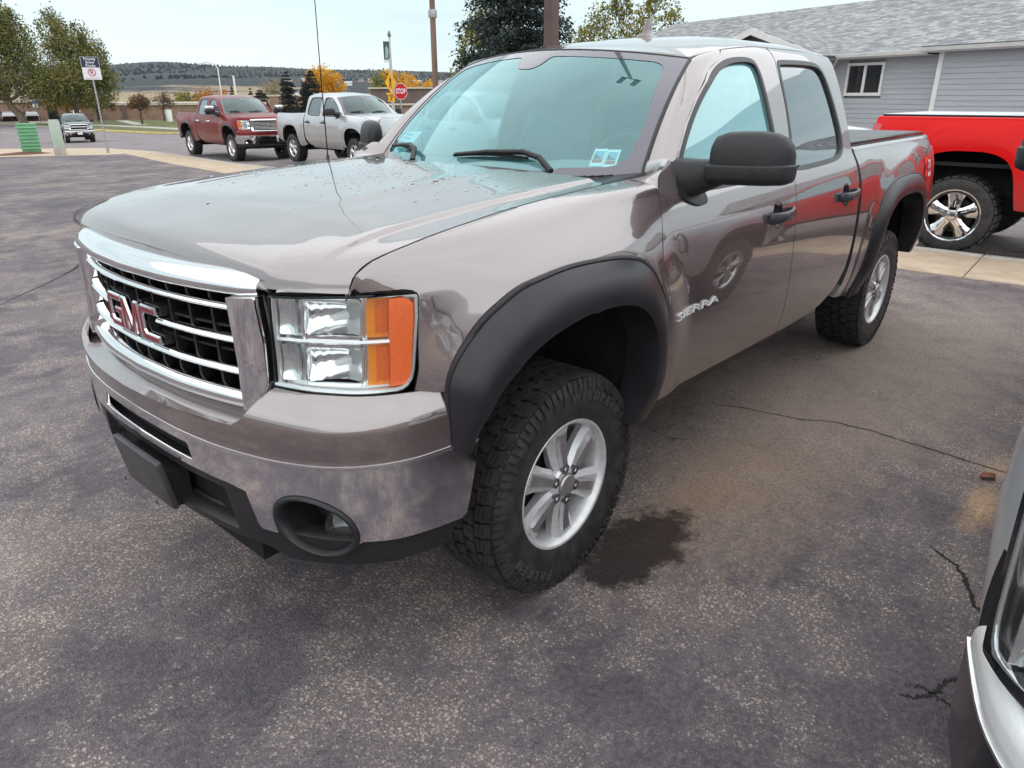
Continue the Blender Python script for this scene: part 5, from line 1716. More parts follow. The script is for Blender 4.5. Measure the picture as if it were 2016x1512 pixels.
# ------------------------------------------------------------------ hills: a long wooded ridge, dry slopes in front
def ridge_h(a):
    return 90 + 8 * math.sin(a * 5.1 + .6) + 7 * math.sin(a * 11.3 + 2.) + 3.5 * math.sin(a * 23 + .4) + 1.5 * math.sin(a * 51)
def hills():
    rs = np.array([520, 700, 900, 1100, 1350, 1600, 1850, 2100, 2350, 2600, 2900, 3300])
    pr = np.array([0, .05, .14, .24, .33, .42, .52, .66, .83, 1.0, .93, .7])
    n = 360; v = []; f = []
    A = np.linspace(R(-150), R(210), n)
    for i, r in enumerate(rs):
        for a in A:
            h = ridge_h(a) * pr[i] + (3.5 * math.sin(a * 37 + i * 1.7) + 2.5 * math.sin(a * 61 + i * 2.9)) * (pr[i] * (1 - abs(pr[i] - .5)))
            v.append((CAM_P.x + r * math.cos(a), CAM_P.y + r * math.sin(a), h - 2.5 * (i == 0) - 1.7))
    for i in range(len(rs) - 1):
        for k in range(n - 1):
            a = i * n + k
            f.append((a, a + 1, a + n + 1, a + n))
    m = mat('wooded_hill', (.03, .04, .035), .95)
    tc = nn(m, 'ShaderNodeTexCoord')
    n1 = nn(m, 'ShaderNodeTexNoise', i_Scale=.09, i_Detail=6., i_Roughness=.75); lk(m, tc, 'Object', n1, 'Vector')
    c1 = ramp(m, [(.35, (.006, .010, .015)), (.65, (.017, .024, .029))]); lk(m, n1, 'Fac', c1, 'Fac')
    n2 = nn(m, 'ShaderNodeTexNoise', i_Scale=.007, i_Detail=8., i_Roughness=.62); lk(m, tc, 'Object', n2, 'Vector')
    c2 = ramp(m, [(.3, (.20, .145, .085)), (.7, (.33, .245, .16))]); lk(m, n2, 'Fac', c2, 'Fac')
    sx = nn(m, 'ShaderNodeSeparateXYZ'); lk(m, tc, 'Object', sx, 'Vector')
    ht = nn(m, 'ShaderNodeMath', operation='MULTIPLY_ADD'); lk(m, sx, 'Z', ht, 0); ht.inputs[1].default_value = 1 / 70.; ht.inputs[2].default_value = -.06
    ad = nn(m, 'ShaderNodeMath', operation='MULTIPLY_ADD'); lk(m, n2, 'Fac', ad, 0); ad.inputs[1].default_value = 1.0; lk(m, ht, 0, ad, 2)
    mk = ramp(m, [(.56, (0, 0, 0)), (.62, (1, 1, 1))]); lk(m, ad, 0, mk, 'Fac')
    mx = nn(m, 'ShaderNodeMixRGB'); lk(m, mk, 'Color', mx, 'Fac'); lk(m, c2, 'Color', mx, 'Color1'); lk(m, c1, 'Color', mx, 'Color2')
    lk(m, mx, 'Color', bsdf(m), 'Base Color')
    return structure(mobj('hills', v, f, m))
hills()
def forest():
    """the wood on the ridge: thousands of small pines, one mass"""
    b = MB()
    for _ in range(9000):
        a = RNG.uniform(R(8), R(96)); t = RNG.uniform(0, 1)
        i = 2.9 + t**.75 * 6.4
        rs = np.array([520, 700, 900, 1100, 1350, 1600, 1850, 2100, 2350, 2600, 2900, 3300]); pr = np.array([0, .05, .14, .24, .33, .42, .52, .66, .83, 1.0, .93, .7])
        r = float(np.interp(i, range(12), rs)); h = ridge_h(a) * float(np.interp(i, range(12), pr)) - 3.2
        if i < 6 and math.sin(a * 40 + r * .01) < .2:
            continue
        x, y = CAM_P.x + r * math.cos(a), CAM_P.y + r * math.sin(a)
        s = RNG.uniform(.5, 1.2); ht = 6.0 * s; w = 3.2 * s
        v = [(x - w, y - w * .3, h), (x + w, y - w * .5, h), (x, y + w, h), (x + RNG.uniform(-.6, .6), y, h + ht)]
        b.add(v, [(0, 1, 3), (1, 2, 3), (2, 0, 3)])
    return structure(b.build('forest', noise_mat('ridge_pines', (.005, .009, .013), (.015, .022, .028), .05, .95)), 'stuff')
forest()

# ------------------------------------------------------------------ trees
def leaf_mat(name, cols, trans=.25, scale=.35):
    if name in MATS:
        return MATS[name]
    m = mat(name, cols[0], .65, spec=.25)
    tc = nn(m, 'ShaderNodeTexCoord')
    n1 = nn(m, 'ShaderNodeTexNoise', i_Scale=scale, i_Detail=3.); lk(m, tc, 'Object', n1, 'Vector')
    n2 = nn(m, 'ShaderNodeTexWhiteNoise'); 
    gm = nn(m, 'ShaderNodeNewGeometry'); lk(m, gm, 'Random Per Island', n2, 'Vector')
    ad = nn(m, 'ShaderNodeMath', operation='MULTIPLY_ADD'); lk(m, gm, 'Random Per Island', ad, 0); ad.inputs[1].default_value = .42; 
    sb = nn(m, 'ShaderNodeMath', operation='SUBTRACT'); lk(m, n1, 'Fac', sb, 0); sb.inputs[1].default_value = .21
    lk(m, sb, 0, ad, 2)
    k = len(cols)
    rp = ramp(m, [(.22 + .56 * i / max(1, k - 1), c) for i, c in enumerate(cols)]); lk(m, ad, 0, rp, 'Fac')
    lk(m, rp, 'Color', bsdf(m), 'Base Color')
    tl = nn(m, 'ShaderNodeBsdfTranslucent'); lk(m, rp, 'Color', tl, 'Color')
    mx = nn(m, 'ShaderNodeMixShader'); mx.inputs[0].default_value = trans
    out = m.node_tree.nodes['Material Output']
    lk(m, bsdf(m), 'BSDF', mx, 1); lk(m, tl, 'BSDF', mx, 2); lk(m, mx, 0, out, 'Surface')
    return m
BARK = noise_mat('bark', (.055, .043, .034), (.13, .105, .085), 6., .95, bump=.8, bscale=14., stretch=(1, 1, .25))
BARK_P = noise_mat('pale_bark', (.16, .12, .09), (.30, .24, .19), 6., .95, bump=.8, bscale=14., stretch=(1, 1, .25))
COTTON = leaf_mat('cottonwood_leaves', [(.062, .082, .028), (.125, .145, .048), (.22, .215, .075), (.38, .30, .10)])
COTTON_Y = leaf_mat('turning_leaves', [(.05, .07, .02), (.14, .15, .038), (.34, .29, .055), (.50, .40, .08)])
GOLD = leaf_mat('gold_leaves', [(.42, .20, .01), (.68, .36, .02), (.80, .46, .04)], .35)
ORANGE = leaf_mat('orange_leaves', [(.26, .10, .03), (.46, .18, .03), (.55, .28, .08)])
BROWNL = leaf_mat('dry_brown_leaves', [(.10, .062, .042), (.19, .12, .075), (.34, .19, .07)])
SPRUCE = leaf_mat('blue_spruce_needles', [(.013, .022, .021), (.032, .048, .044), (.075, .098, .09)], .08)
PINE = leaf_mat('dark_pine_needles', [(.010, .016, .014), (.026, .034, .031), (.058, .066, .064)], .08)

def leaf_cloud(b, pts, size, rng, wd=.36, dirs=None):
    n = len(pts)
    d1 = rng.normal(size=(n, 3)) * (1 if dirs is None else .45)
    if dirs is not None: d1 = d1 + dirs
    d1 /= np.linalg.norm(d1, axis=1)[:, None]
    d2 = rng.normal(size=(n, 3)); d2 -= (d2 * d1).sum(1)[:, None] * d1; d2 /= np.linalg.norm(d2, axis=1)[:, None]
    s = size * rng.uniform(.55, 1.3, n)[:, None]
    a = pts - d1 * s * .5; c = pts + d1 * s * .5; w = d2 * s * wd
    V = np.stack([a, pts + w, c, pts - w], 1).reshape(-1, 3)
    o = len(b.v)
    b.v += [tuple(p) for p in V]
    b.f += [(o + 4 * i, o + 4 * i + 1, o + 4 * i + 2, o + 4 * i + 3) for i in range(n)]
    b.mi += [0] * n
def limb(b, p0, p1, r0, r1, rng, n=4, wob=.06):
    p0, p1 = np.array(p0, float), np.array(p1, float)
    L = np.linalg.norm(p1 - p0); pts = []
    for i in range(n + 1):
        t = i / n
        pts.append(tuple(p0 + (p1 - p0) * t + (rng.normal(size=3) * wob * L * (0 < i < n))))
    b.tube(pts, [r0 + (r1 - r0) * i / n for i in range(n + 1)], 7)
    return pts
def broad_tree(name, label, x, y, z, h, blobs, leaf, bark, n_leaf, size, seed, lean=(0, 0), trunk_r=.25, group=None, fork=.28, dens=1.):
    """blobs: (dx, dy, zfrac, rx, rz, weight) lobes of the crown, each lobe fed by a limb"""
    rng = np.random.default_rng(seed)
    t = thing(name, label, 'tree', (x, y, z), 0, group)
    b = MB()
    top = np.array([lean[0], lean[1], h * fork])
    limb(b, (0, 0, -.3), top, trunk_r * 1.15, trunk_r * .8, rng, 4, .02)
    lf = MB(); W_ = sum(q[5] for q in blobs)
    for dx, dy, zf, rx, rz, w in blobs:
        c = np.array([dx, dy, zf * h])
        limb(b, top, c + np.array([0, 0, rz * .5]), trunk_r * .5, trunk_r * .08, rng, 5, .05)
        k = int(n_leaf * w / W_)
        # leaf clumps on twigs
        nc = max(6, k // 26)
        u = rng.normal(size=(nc, 3)); u /= np.linalg.norm(u, axis=1)[:, None]
        rr = rng.uniform(.25, 1.0, nc)**.55
        cl = c + u * rr[:, None] * np.array([rx, rx, rz])
        for q in cl[:: max(1, nc // 14)]:
            limb(b, c + (q - c) * .1 - np.array([0, 0, rz * .3]), q, trunk_r * .12, .012, rng, 3, .05)
        idx = rng.integers(0, nc, k)
        spread = min(rx, rz) * .17
        pts = cl[idx] + rng.normal(size=(k, 3)) * spread * np.array([1, 1, 1.35])
        leaf_cloud(lf, pts, size, rng)
    b.build('trunk', bark, t, auto=60)
    lf.build('crown', leaf, t)
    return t
def conifer(name, label, x, y, z, h, r, leaf, seed, n=3000, size=.3, group=None, bare=.08, taper=1.):
    rng = np.random.default_rng(seed)
    t = thing(name, label, 'tree', (x, y, z), 0, group)
    b = MB(); b.tube([(0, 0, -.2), (0, 0, h * .6), (0, 0, h * .98)], [h * .018, h * .011, .01], 7)
    b_l = MB(); lf = MB()
    nw = int(h / .30) if h > 4 else 14
    per = n // (nw * 8)
    for i in range(nw):
        f = (i + .5) / nw
        zz = h * (bare + (1 - bare) * f) + rng.uniform(-.2, .2)
        L = r * (1 - f)**taper * rng.uniform(.86, 1.1) + .08
        for k in range(8):
            a = 2 * math.pi * (k + rng.uniform(-.35, .35)) / 8 + i * 2.4
            l = L * rng.uniform(.66, 1.12)
            d = np.array([math.cos(a), math.sin(a), 0])
            zb = zz + rng.uniform(-.22, .22) * (1 - f)
            p0 = np.array([0, 0, zb]); p1 = d * l + np.array([0, 0, zb - l * .22 + rng.uniform(0, .22) * l])
            b.tube([tuple(p0), tuple((p0 + p1) / 2 + np.array([0, 0, -.04 * l])), tuple(p1)], [.02 + .012 * l, .014, .006], 4)
            m = max(5, int(per * (.35 + 1.3 * l / max(r, .1))))
            tt = rng.uniform(.10, 1.0, m)**.75
            pts = p0 + (p1 - p0) * tt[:, None] + rng.normal(size=(m, 3)) * np.array([.06, .06, .04]) * max(.4, l * .55)
            pts[:, 2] -= np.abs(rng.normal(size=m)) * .10 * l
            dr = (p1 - p0) / np.linalg.norm(p1 - p0) + np.array([0, 0, -.45])
            sdv = np.array([-d[1], d[0], 0])
            side_ = rng.uniform(-1, 1, m)[:, None]
            pts = pts + sdv * side_ * (.30 * l * (1 - .6 * tt[:, None])) + np.array([0, 0, -1]) * (side_**2) * .10 * l
            leaf_cloud(lf, pts, size, rng, .26, dr + sdv * side_ * .9)
    b.build('trunk', BARK, t, auto=60)
    lf.build('crown', leaf, t)
    return t
# ------------------------------------------------------------------ the vehicles
hero = thing('pickup_truck', 'taupe crew cab pickup with black fender flares and red grille letters, nearest in the lot', 'pickup truck')
build_pickup(hero, TAUPE, hero=True, q=1.)
build_hero_extras(hero)

PAINT_RED = paint('deep_red_paint', (.17, .003, .006), .1, .4, 1.4, .5)
PAINT_SIL = paint('silver_paint', (.47, .46, .48), .55)
PAINT_BRED = paint('bright_red_paint', (.62, .001, .002), .0, .45, 1.3, .35)
PAINT_WHITE = paint('white_paint', (.72, .72, .72), .0)
PAINT_GREY = paint('pale_grey_paint', (.52, .52, .54), .35)
PAINT_DARK = paint('dark_grey_green_paint', (.055, .066, .066), .5)
CLEAR_G = glass('plain_window_glass', (.30, .36, .36), (.85, 1., 1.), .10, .9)
STREET_RZ = R(83.7)
def truck_at(name, label, x, y, z, rz, s, pnt, **k):
    t = thing(name, label, 'pickup truck', (x, y, z), rz)
    t.scale = (s, s, s)
    build_pickup(t, pnt, q=k.pop('q', 2.6), **k)
    return t
red = truck_at('pickup_truck', 'dark red pickup with a wide chrome grille, parked at the kerb behind the silver one', 11.95, 21.5, float(GZ(21.5)) - .10, STREET_RZ, 1.06, PAINT_RED, kind='eight', style_mesh=True, chrome_handles=True, flare='slim', mirror_chrome=True, glass_w=CLEAR_G, glass_f=GLASS_T, tonneau=False, ride=.05)
sil = truck_at('pickup_truck', 'silver pickup with tinted side windows, parked at the kerb ahead of the dark red one', 11.64, 14.38, float(GZ(14.4)) - .10, STREET_RZ, 1.0, PAINT_SIL, flare=False, kind='five', glass_w=CLEAR_G, glass_f=GLASS_T, tonneau=False, front_style='tie', amber=False)
truck_at('pickup_truck', 'pale grey pickup with a broad chrome grille, seen through the taupe pickup windshield', 10.25, 7.75, float(GZ(7.7)) - .10, STREET_RZ, .97, PAINT_GREY, q=3.5, flare=False, kind='five', glass_w=CLEAR_G, tonneau=False, front_style='wide', amber=False)
truck_at('pickup_truck', 'white pickup with its bed side seen through the taupe pickup windshield', 9.75, 1.95, -.10, STREET_RZ, .97, PAINT_WHITE, q=3.5, flare=False, kind='five', glass_w=CLEAR_G, tonneau=False, front_style='wide', amber=False)
truck_at('pickup_truck', 'bright red pickup with a pale tonneau over its bed, parked behind the taupe pickup', 8.80, -4.47, -.06, R(87.5), 1.07, PAINT_BRED, q=1.6, flare=False, kind='five', tonneau='pale', front_style='wide', amber=False, glass_w=CLEAR_G, plain_arch=True, rim_k=1.13)
near = truck_at('pickup_truck', 'silver white pickup cut off at the right edge, only its headlamp corner and mirror showing',   .12, -3.205, 0, 0, 1.0, paint('silver_white_paint', (.52, .52, .55), .45), q=1.1, kind='five', flare=False, front_style='wide', amber=False, bumper_mat=GLOSSBLK, cover_mat=paint('sky_reflection_white', (.80, .80, .80), 0., .3, 1.6))  # white cover: the bumper's sky reflection put into its colour
# this one has taller lamps that reach further round the corner
for o in near.children_recursive:
    nm = o.name.split('.')[0]
    if nm == 'side_mirror': o.location = (0, .03 if o.data.vertices[5].co.y > 0 else 0, .085)
    lampish = nm.startswith(('headlamp', 'reflector', 'turn', 'side_reflector', 'lamp', 'park'))
    if o.type == 'MESH' and (lampish or nm in ('bumper_cover', 'chrome_bumper', 'bumper_lip', 'grille_shelf')):
        for v in o.data.vertices:
            x, y, z = v.co
            if lampish:
                y += math.copysign(.052 * float(sstep(.55, .92, abs(y))), y)
                if nm != 'lamp_bulb': x -= .012
            v.co = (x, y, float(np.interp(z, [.40, .53, .785, .968, 1.24, 1.3], [.40, .50, .70, .815, 1.235, 1.3])))
for sd in (-1, 1):
    ol = roundc([(.64, .966), (1.12, .962), (1.145, 1.16), (1.13, 1.24), (.64, 1.236)], .03)
    il = roundc([(.655, .985), (1.095, .980), (1.118, 1.17), (1.105, 1.225), (.655, 1.225)], .02)
    P2 = lambda pl: [(sd * s_, z_) for s_, z_ in pl] if sd > 0 else [(sd * s_, z_) for s_, z_ in pl][::-1]
    def lampband(s_, z_):
        X = front(s_, z_)
        X[..., 1] += np.sign(X[..., 1]) * .049 * sstep(.55, .92, np.abs(X[..., 1])); X[..., 0] -= .006
        X[..., 2] = np.interp(z_, [.40, .53, .785, .968, 1.24, 1.3], [.40, .50, .70, .815, 1.235, 1.3])
        return X
    sheet(P2(ol), lampband, (.03, .03), GLOSSBLK, 'lamp_surround', near, holes=[P2(il)[::-1]], thick=.03, flip=True)
suv = truck_at('pickup_truck', 'small dark grey pickup with chrome bumper bar driving up the road', 17.2, 53.6, float(GZ(53.6)) - .10, R(76), .93, PAINT_DARK, q=4., flare=False, kind='five', tonneau='dark', front_style='wide', amber=False, glass_w=CLEAR_G)
b = MB()
for sd in (-1, 1):
    b.tube([(-.99, sd * .35, .62), (-1.10, sd * .34, .70), (-1.10, sd * .34, .95)], .03, 6)
b.tube([(-1.07, -.93, .80), (-1.12, -.5, .80), (-1.12, .5, .80), (-1.07, .93, .80)], .045, 8)
b.build('push_bar', CHROME, suv, auto=50)
b = MB(); b.box((-1.10, 0, .66), (.015, .32, .16), bev=.004); b.build('number_plate', WHITEP, suv, auto=40)
# ------------------------------------------------------------------ trees
gz = lambda y: float(np.interp(y, YL, GZ(YL)))
broad_tree('cottonwood_tree', 'tall green cottonwood at the far left, its leaning pale trunk beside the parked car row', 29.3, 105.8, gz(105), 13.2,
           [(-4.6, 1, .50, 3.3, 3.4, 3), (-2.2, 0, .74, 2.6, 3.0, 3), (-.4, -1, .86, 1.5, 2.4, 1.5), (1.0, .5, .70, 2.4, 3.4, 2.6), (.4, -1, .44, 3.6, 3.2, 3.4), (-4.2, .5, .30, 2.7, 1.7, 1.5), (3.2, 0, .33, 2.6, 1.8, 1.6), (-6.2, 0, .72, 1.2, 1.8, .7), (-5.6, 0, .90, .8, 1.3, .4)],
           COTTON, BARK_P, 26000, .26, 11, lean=(-1.5, 0), trunk_r=.45, fork=.22)
broad_tree('cottonwood_tree', 'broad cottonwood with yellowing top, behind the two line road sign', 33.6, 101.0, gz(100), 12.6,
           [(-.8, 0, .80, 1.7, 2.8, 1.8), (1.4, 0, .72, 1.9, 3.0, 2.2), (3.2, 0, .60, 1.7, 2.6, 1.6), (0, -.5, .50, 3.2, 3.4, 3.2), (2.6, 0, .36, 2.9, 2.6, 2.4), (-2.0, 0, .32, 2.9, 2.2, 2.2), (4.3, .4, .42, 1.5, 1.7, 1)],
           COTTON, BARK, 22000, .25, 12, trunk_r=.34, fork=.2)
broad_tree('cottonwood_tree', 'partly cut off cottonwood at the left edge of the picture', 22.6, 109, gz(108), 9.5,
           [(0, 0, .6, 2.9, 3.4, 3), (1.0, 0, .34, 3.0, 2.0, 2), (-2.4, 0, .5, 2.6, 3.2, 2)], COTTON, BARK, 11000, .26, 13, trunk_r=.3)
def bare_tree(label, x, y, h, seed, leafy, leaf, sp=1.):
    rng = np.random.default_rng(seed)
    t = thing('small_tree', label, 'tree', (x, y, gz(y)))
    b = MB(); tips = []
    def grow(p, d, L, r, lev):
        q = p + d * L
        limb(b, p, q, r, r * .62, rng, 3, .05)
        if lev == 0:
            tips.append(q); tips.append(p + d * L * .5); return
        for _ in range(4 if lev > 1 else 5):
            nd = d + rng.normal(size=3) * .62 * sp; nd[2] = nd[2] * .7 + .14; nd /= np.linalg.norm(nd)
            grow(p + d * L * rng.uniform(.55, 1.0), nd, L * rng.uniform(.58, .85), r * .55, lev - 1)
    grow(np.zeros(3), np.array([.04, 0, 1.]), h * .26, .14, 4)
    b.build('trunk', BARK, t, auto=60)
    lf = MB(); T = np.array(tips)
    idx = rng.integers(0, len(T), leafy)
    leaf_cloud(lf, T[idx] + rng.normal(size=(leafy, 3)) * .16, .17, rng)
    lf.build('crown', leaf, t)
bare_tree('small half bare tree with rusty leaves standing alone on the lawn', 38.2, 93.5, 6.0, 3, 3000, BROWNL)
bare_tree('small nearly bare tree behind the dark red pickup bed', 46.5, 106, 6.6, 4, 700, BROWNL)
bare_tree('small orange leaved tree just right of the road sign post', 40.5, 113.5, 6.8, 5, 4200, BROWNL, 1.1)
for i, (lab, x, y, r, hh, lf) in enumerate([('rust orange tree behind the road sign, left of the brick building', 37.5, 116, 2.2, 6.2, ORANGE), ('low orange shrub tree above the brick building roof', 84, 163, 4.2, 5.6, ORANGE), ('olive shrub tree beside the orange one above the brick building', 79, 165, 3.2, 4.6, COTTON_Y),
                                           ('pale willow like tree above the brick building, left of the spruces', 91.5, 150, 3.4, 7.2, leaf_mat('pale_olive_leaves', [(.13, .11, .06), (.24, .20, .11), (.33, .27, .15)]))]):
    broad_tree('small_tree', lab, x, y, gz(y), hh, [(0, 0, .6, r, hh * .32, 2), (r * .5, 0, .45, r * .8, hh * .25, 1), (-r * .5, 0, .48, r * .8, hh * .25, 1)], lf, BARK, 2200, .32, 60 + i, trunk_r=.15)
broad_tree('gold_tree', 'round golden tree against the wooded ridge', 145.6, 207.9, -1.7, 12.4, [(0, 0, .66, 3.8, 4.2, 3), (-2.9, 2.0, .60, 2.7, 3.6, 1.5), (3.0, -2.0, .56, 3.0, 3.6, 1.5), (0, 0, .38, 4.4, 2.6, 1.5)], GOLD, BARK, 6000, .55, 21, trunk_r=.3)
broad_tree('gold_tree', 'spreading golden tree behind the stop sign', 141.5, 163.4, -1.7, 9.8, [(-3.2, 3.5, .78, 2.4, 2.9, 1.6), (0, 0, .62, 3.4, 2.8, 2), (4.2, -4.8, .46, 3.8, 2.4, 2), (8, -9, .36, 3.4, 1.7, 1.6)], GOLD, BARK, 6000, .5, 22, trunk_r=.3)
broad_tree('small_tree', 'dark green tree behind the walking figure sign', 136, 168, -1.7, 9.6, [(0, 0, .6, 3.0, 3.8, 1)], COTTON, BARK, 2400, .5, 23, trunk_r=.2)
conifer('spruce_tree', 'large blue green spruce rising behind the taupe pickup roof', 32.6, 27.6, -.2, 15.5, 4.2, SPRUCE, 31, n=62000, size=.20, bare=.10, taper=.8)
broad_tree('cottonwood_tree', 'pale green cottonwood half hidden left of the large spruce', 42.6, 42.5, gz(42), 9.2, [(.9, -.7, .62, 1.3, 2.6, 2), (1.6, -1.4, .80, 1.2, 1.6, 1.2), (.0, .1, .40, 1.2, 1.0, .8), (3.0, -2.8, .6, 1.6, 3, 1.6)], COTTON_Y, BARK, 6500, .19, 32, trunk_r=.2)
broad_tree('cottonwood_tree', 'yellow green cottonwood behind the shingled roof', 50.2, 31.4, -.3, 9.9, [(-.4, .6, .86, .9, 1.5, 1.0), (1.4, -1.2, .82, .9, 1.3, .8), (-1.6, 1.5, .72, 1.3, 1.4, 1.2), (.4, -.3, .68, 1.6, 1.6, 1.6), (2.6, -2.2, .74, 1.0, 1.4, .9), (-2.6, 2.6, .60, 1.2, 1.0, .8), (0, 0, .5, 2.6, 1.5, 1.6)], COTTON_Y, BARK, 7500, .19, 33, trunk_r=.22)
for lab, x, y, h, r, s in (('dark pine tree, second from the left of the four behind the silver pickup', 65.4, 103.5, 6.6, 1.85, 41), ('dark pine tree, third from the left of the four behind the silver pickup', 68.0, 102.6, 5.4, 1.6, 42),
                           ('dark pine tree, rightmost of the four behind the silver pickup', 73.2, 108.5, 7.4, 2.1, 43), ('short dark pine tree, leftmost of the four behind the silver pickup', 63.2, 108.0, 4.3, 1.9, 44)):
    conifer('pine_tree', lab, x, y, gz(y), h, r, PINE, s, n=5600, size=.26, bare=.12, taper=.48)
for lab, x, y, h, s in (('small dark conifer above the dark red pickup roof, left', 93.5, 172, 5.6, 51), ('small dark conifer above the dark red pickup roof, middle', 97.5, 170.5, 5.2, 52), ('taller dark conifer above the dark red pickup roof, right', 104.5, 166.5, 7.4, 53)):
    conifer('pine_tree', lab, x, y, -1.5, h, 1.6, PINE, s, n=1400, size=.4, bare=.1)

# ------------------------------------------------------------------ low buildings across the road
BRICK_T = noise_mat('tan_brick', (.25, .155, .11), (.34, .225, .165), 1.2, .9, bump=.3, bscale=40.)
BRICK_P = noise_mat('pink_brick', (.28, .16, .115), (.36, .22, .17), 1.2, .9, bump=.3, bscale=40.)
CREAM = noise_mat('cream_panel', (.50, .44, .36), (.58, .52, .45), 1., .8)
WHITEW = noise_mat('white_panel', (.66, .66, .66), (.78, .78, .78), .6, .7)
DKBR = noise_mat('mauve_brown_wall', (.135, .095, .09), (.17, .125, .115), 1., .9)
WINGL = mat('window_glass', (.02, .022, .026), .06)
def wall_block(p0, p1, depth, h, z0):
    """box from ground line p0-p1, going back by depth"""
    p0, p1 = np.array(p0, float), np.array(p1, float)
    d = (p1 - p0) / np.linalg.norm(p1 - p0); n = np.array([-d[1], d[0]])
    if n @ (np.array(CAM_P[:2]) - p0) > 0:
        n = -n
    q = [p0, p1, p1 + n * depth, p0 + n * depth]
    v = [(*c, z0) for c in q] + [(*c, z0 + h) for c in q]
    f = [(0, 1, 5, 4), (1, 2, 6, 5), (2, 3, 7, 6), (3, 0, 4, 7), (4, 5, 6, 7), (3, 2, 1, 0)]
    return v, f, d, n
def low_building(label, p0, p1, depth, h, z0, m, cap=CREAM, wins=(), capw=.35, posts=(), cat='building'):
    t = thing('low_building', label, cat, (0, 0, 0))
    v, f, d, n = wall_block(p0, p1, depth, h, z0)
    b = MB(); b.add(v, f); b.build('wall', m, t, fixn=True)
    p0 = np.array(p0, float); p1 = np.array(p1, float)
    v, f, _, _ = wall_block(p0 - d * .25 - n * .25, p1 + d * .25 - n * .25, depth + .5, capw, z0 + h)
    b = MB(); b.add(v, f); b.build('roof', cap, t, fixn=True)
    for s, z, w, hh in wins:
        c = p0 + d * s
        v, f, _, _ = wall_block(c - n * .06, c + d * w - n * .06, .1, hh, z0 + z)
        b = MB(); b.add(v, f); b.build('window', WINGL, t, fixn=True)
    for s, w, m2 in posts:
        c = p0 + d * s - n * .3
        v, f, _, _ = wall_block(c, c + d * w, .35, h + .1, z0)
        b = MB(); b.add(v, f); b.build('pier', m2, t, fixn=True)
    return t
low_building('long low tan brick building with a pale flat roof edge, behind the lawn', (40.4, 119.3), (62.3, 105.5), 22, 2.1, -1.5, BRICK_T, wins=((2.2, .2, .55, 1.3),), posts=((5.6, .55, DKBR),))
low_building('tan brick building end above the dark red pickup hood', (75.0, 138.5), (88, 129), 20, 3.35, -1.6, BRICK_T, capw=.3, wins=((12, 1.5, .4, .8),))
low_building('pinkish brick block behind the small left trees', (30.5, 124), (42.5, 122.0), 14, 2.6, -1.5, BRICK_P, wins=((6.8, .2, 1.3, 2.0),))
low_building('long pale industrial shed behind the pines', (104.0, 168.0), (168.0, 121.0), 20, 3.0, -1.6, CREAM, cap=WHITEW, capw=.6)
for lab, p0, p1, h in (('white box trailer left of the golden tree trunk', (109.5, 178.5), (117.5, 171.0), 4.0), ('white roofed shed right of the golden tree', (131, 166), (139.5, 158.5), 3.9), ('low white shed beside the larger white one', (142, 157), (147, 152.5), 3.5)):
    low_building(lab, p0, p1, 6, h, -1.6, WHITEW, cap=WHITEW, capw=.2, wins=((3.0, 2.2, 1.0, .5),) if h != 4.0 else (), cat='shed')
low_building('mauve brown flat roofed building behind the stop sign', (58.9, 74.8), (82, 53), 18, 3.75, -1.2, DKBR, capw=.18)
low_building('pinkish low wall building below the mauve one', (46.5, 64.0), (70, 42), 4, 1.9, -1.1, BRICK_P, capw=.12)
# houses on the far slope
hcols = [(.62, .60, .56), (.50, .40, .30), (.42, .33, .27), (.70, .68, .64), (.33, .27, .24)]
pos = [(30, 900, 74), (37.5, 1040, 71.6), (47, 1000, 60.0), (60, 980, 55.6), (24, 1350, 67.0)]
rngh = np.random.default_rng(5)
for k in range(18):
    a = R([46.5, 47.2, 48.3, 49.2, 49.9, 50.8, 51.6, 52.4, 53.3, 54.1, 55.0, 56.3, 57.5, 68.9, 69.5, 70.1, 72.6, 45.5][k]); r = [1150, 1000, 1180, 1060, 1200, 960, 1130, 1230, 1000, 1160, 1080, 1240, 1120, 1900, 1850, 1900, 1700, 1240][k]
    pr = float(np.interp(r, [520, 700, 900, 1100, 1350, 1600, 1850, 2100], [0, .05, .14, .24, .33, .42, .52, .66]))
    h0 = ridge_h(a) * pr - 1.7
    t = thing('far_house', 'tiny pale house on the slope below the wooded ridge', 'house', (CAM_P.x + r * math.cos(a), CAM_P.y + r * math.sin(a), h0), a + rngh.uniform(-.6, .6), 'houses on the far slope')
    w, d, h = rngh.uniform(7, 12), rngh.uniform(6, 8), rngh.uniform(3.0, 4.6)
    b = MB(); b.box((0, 0, h / 2 - 1), (d, w, h + 2)); b.build('wall', mat('far_wall_%d' % (k % 5), hcols[k % 5], .9), t)
    b = MB(); b.add([(-d / 2 - .5, -w / 2 - .5, h), (d / 2 + .5, -w / 2 - .5, h), (d / 2 + .5, w / 2 + .5, h), (-d / 2 - .5, w / 2 + .5, h), (0, -w / 2 - .5, h + 1.7), (0, w / 2 + .5, h + 1.7)], [(0, 1, 4), (2, 3, 5), (0, 4, 5, 3), (1, 2, 5, 4), (0, 3, 2, 1)])
    b.build('roof', mat('far_roof_%d' % (k % 3), [(.30, .28, .27), (.16, .13, .12), (.45, .44, .43)][k % 3], .9), t)

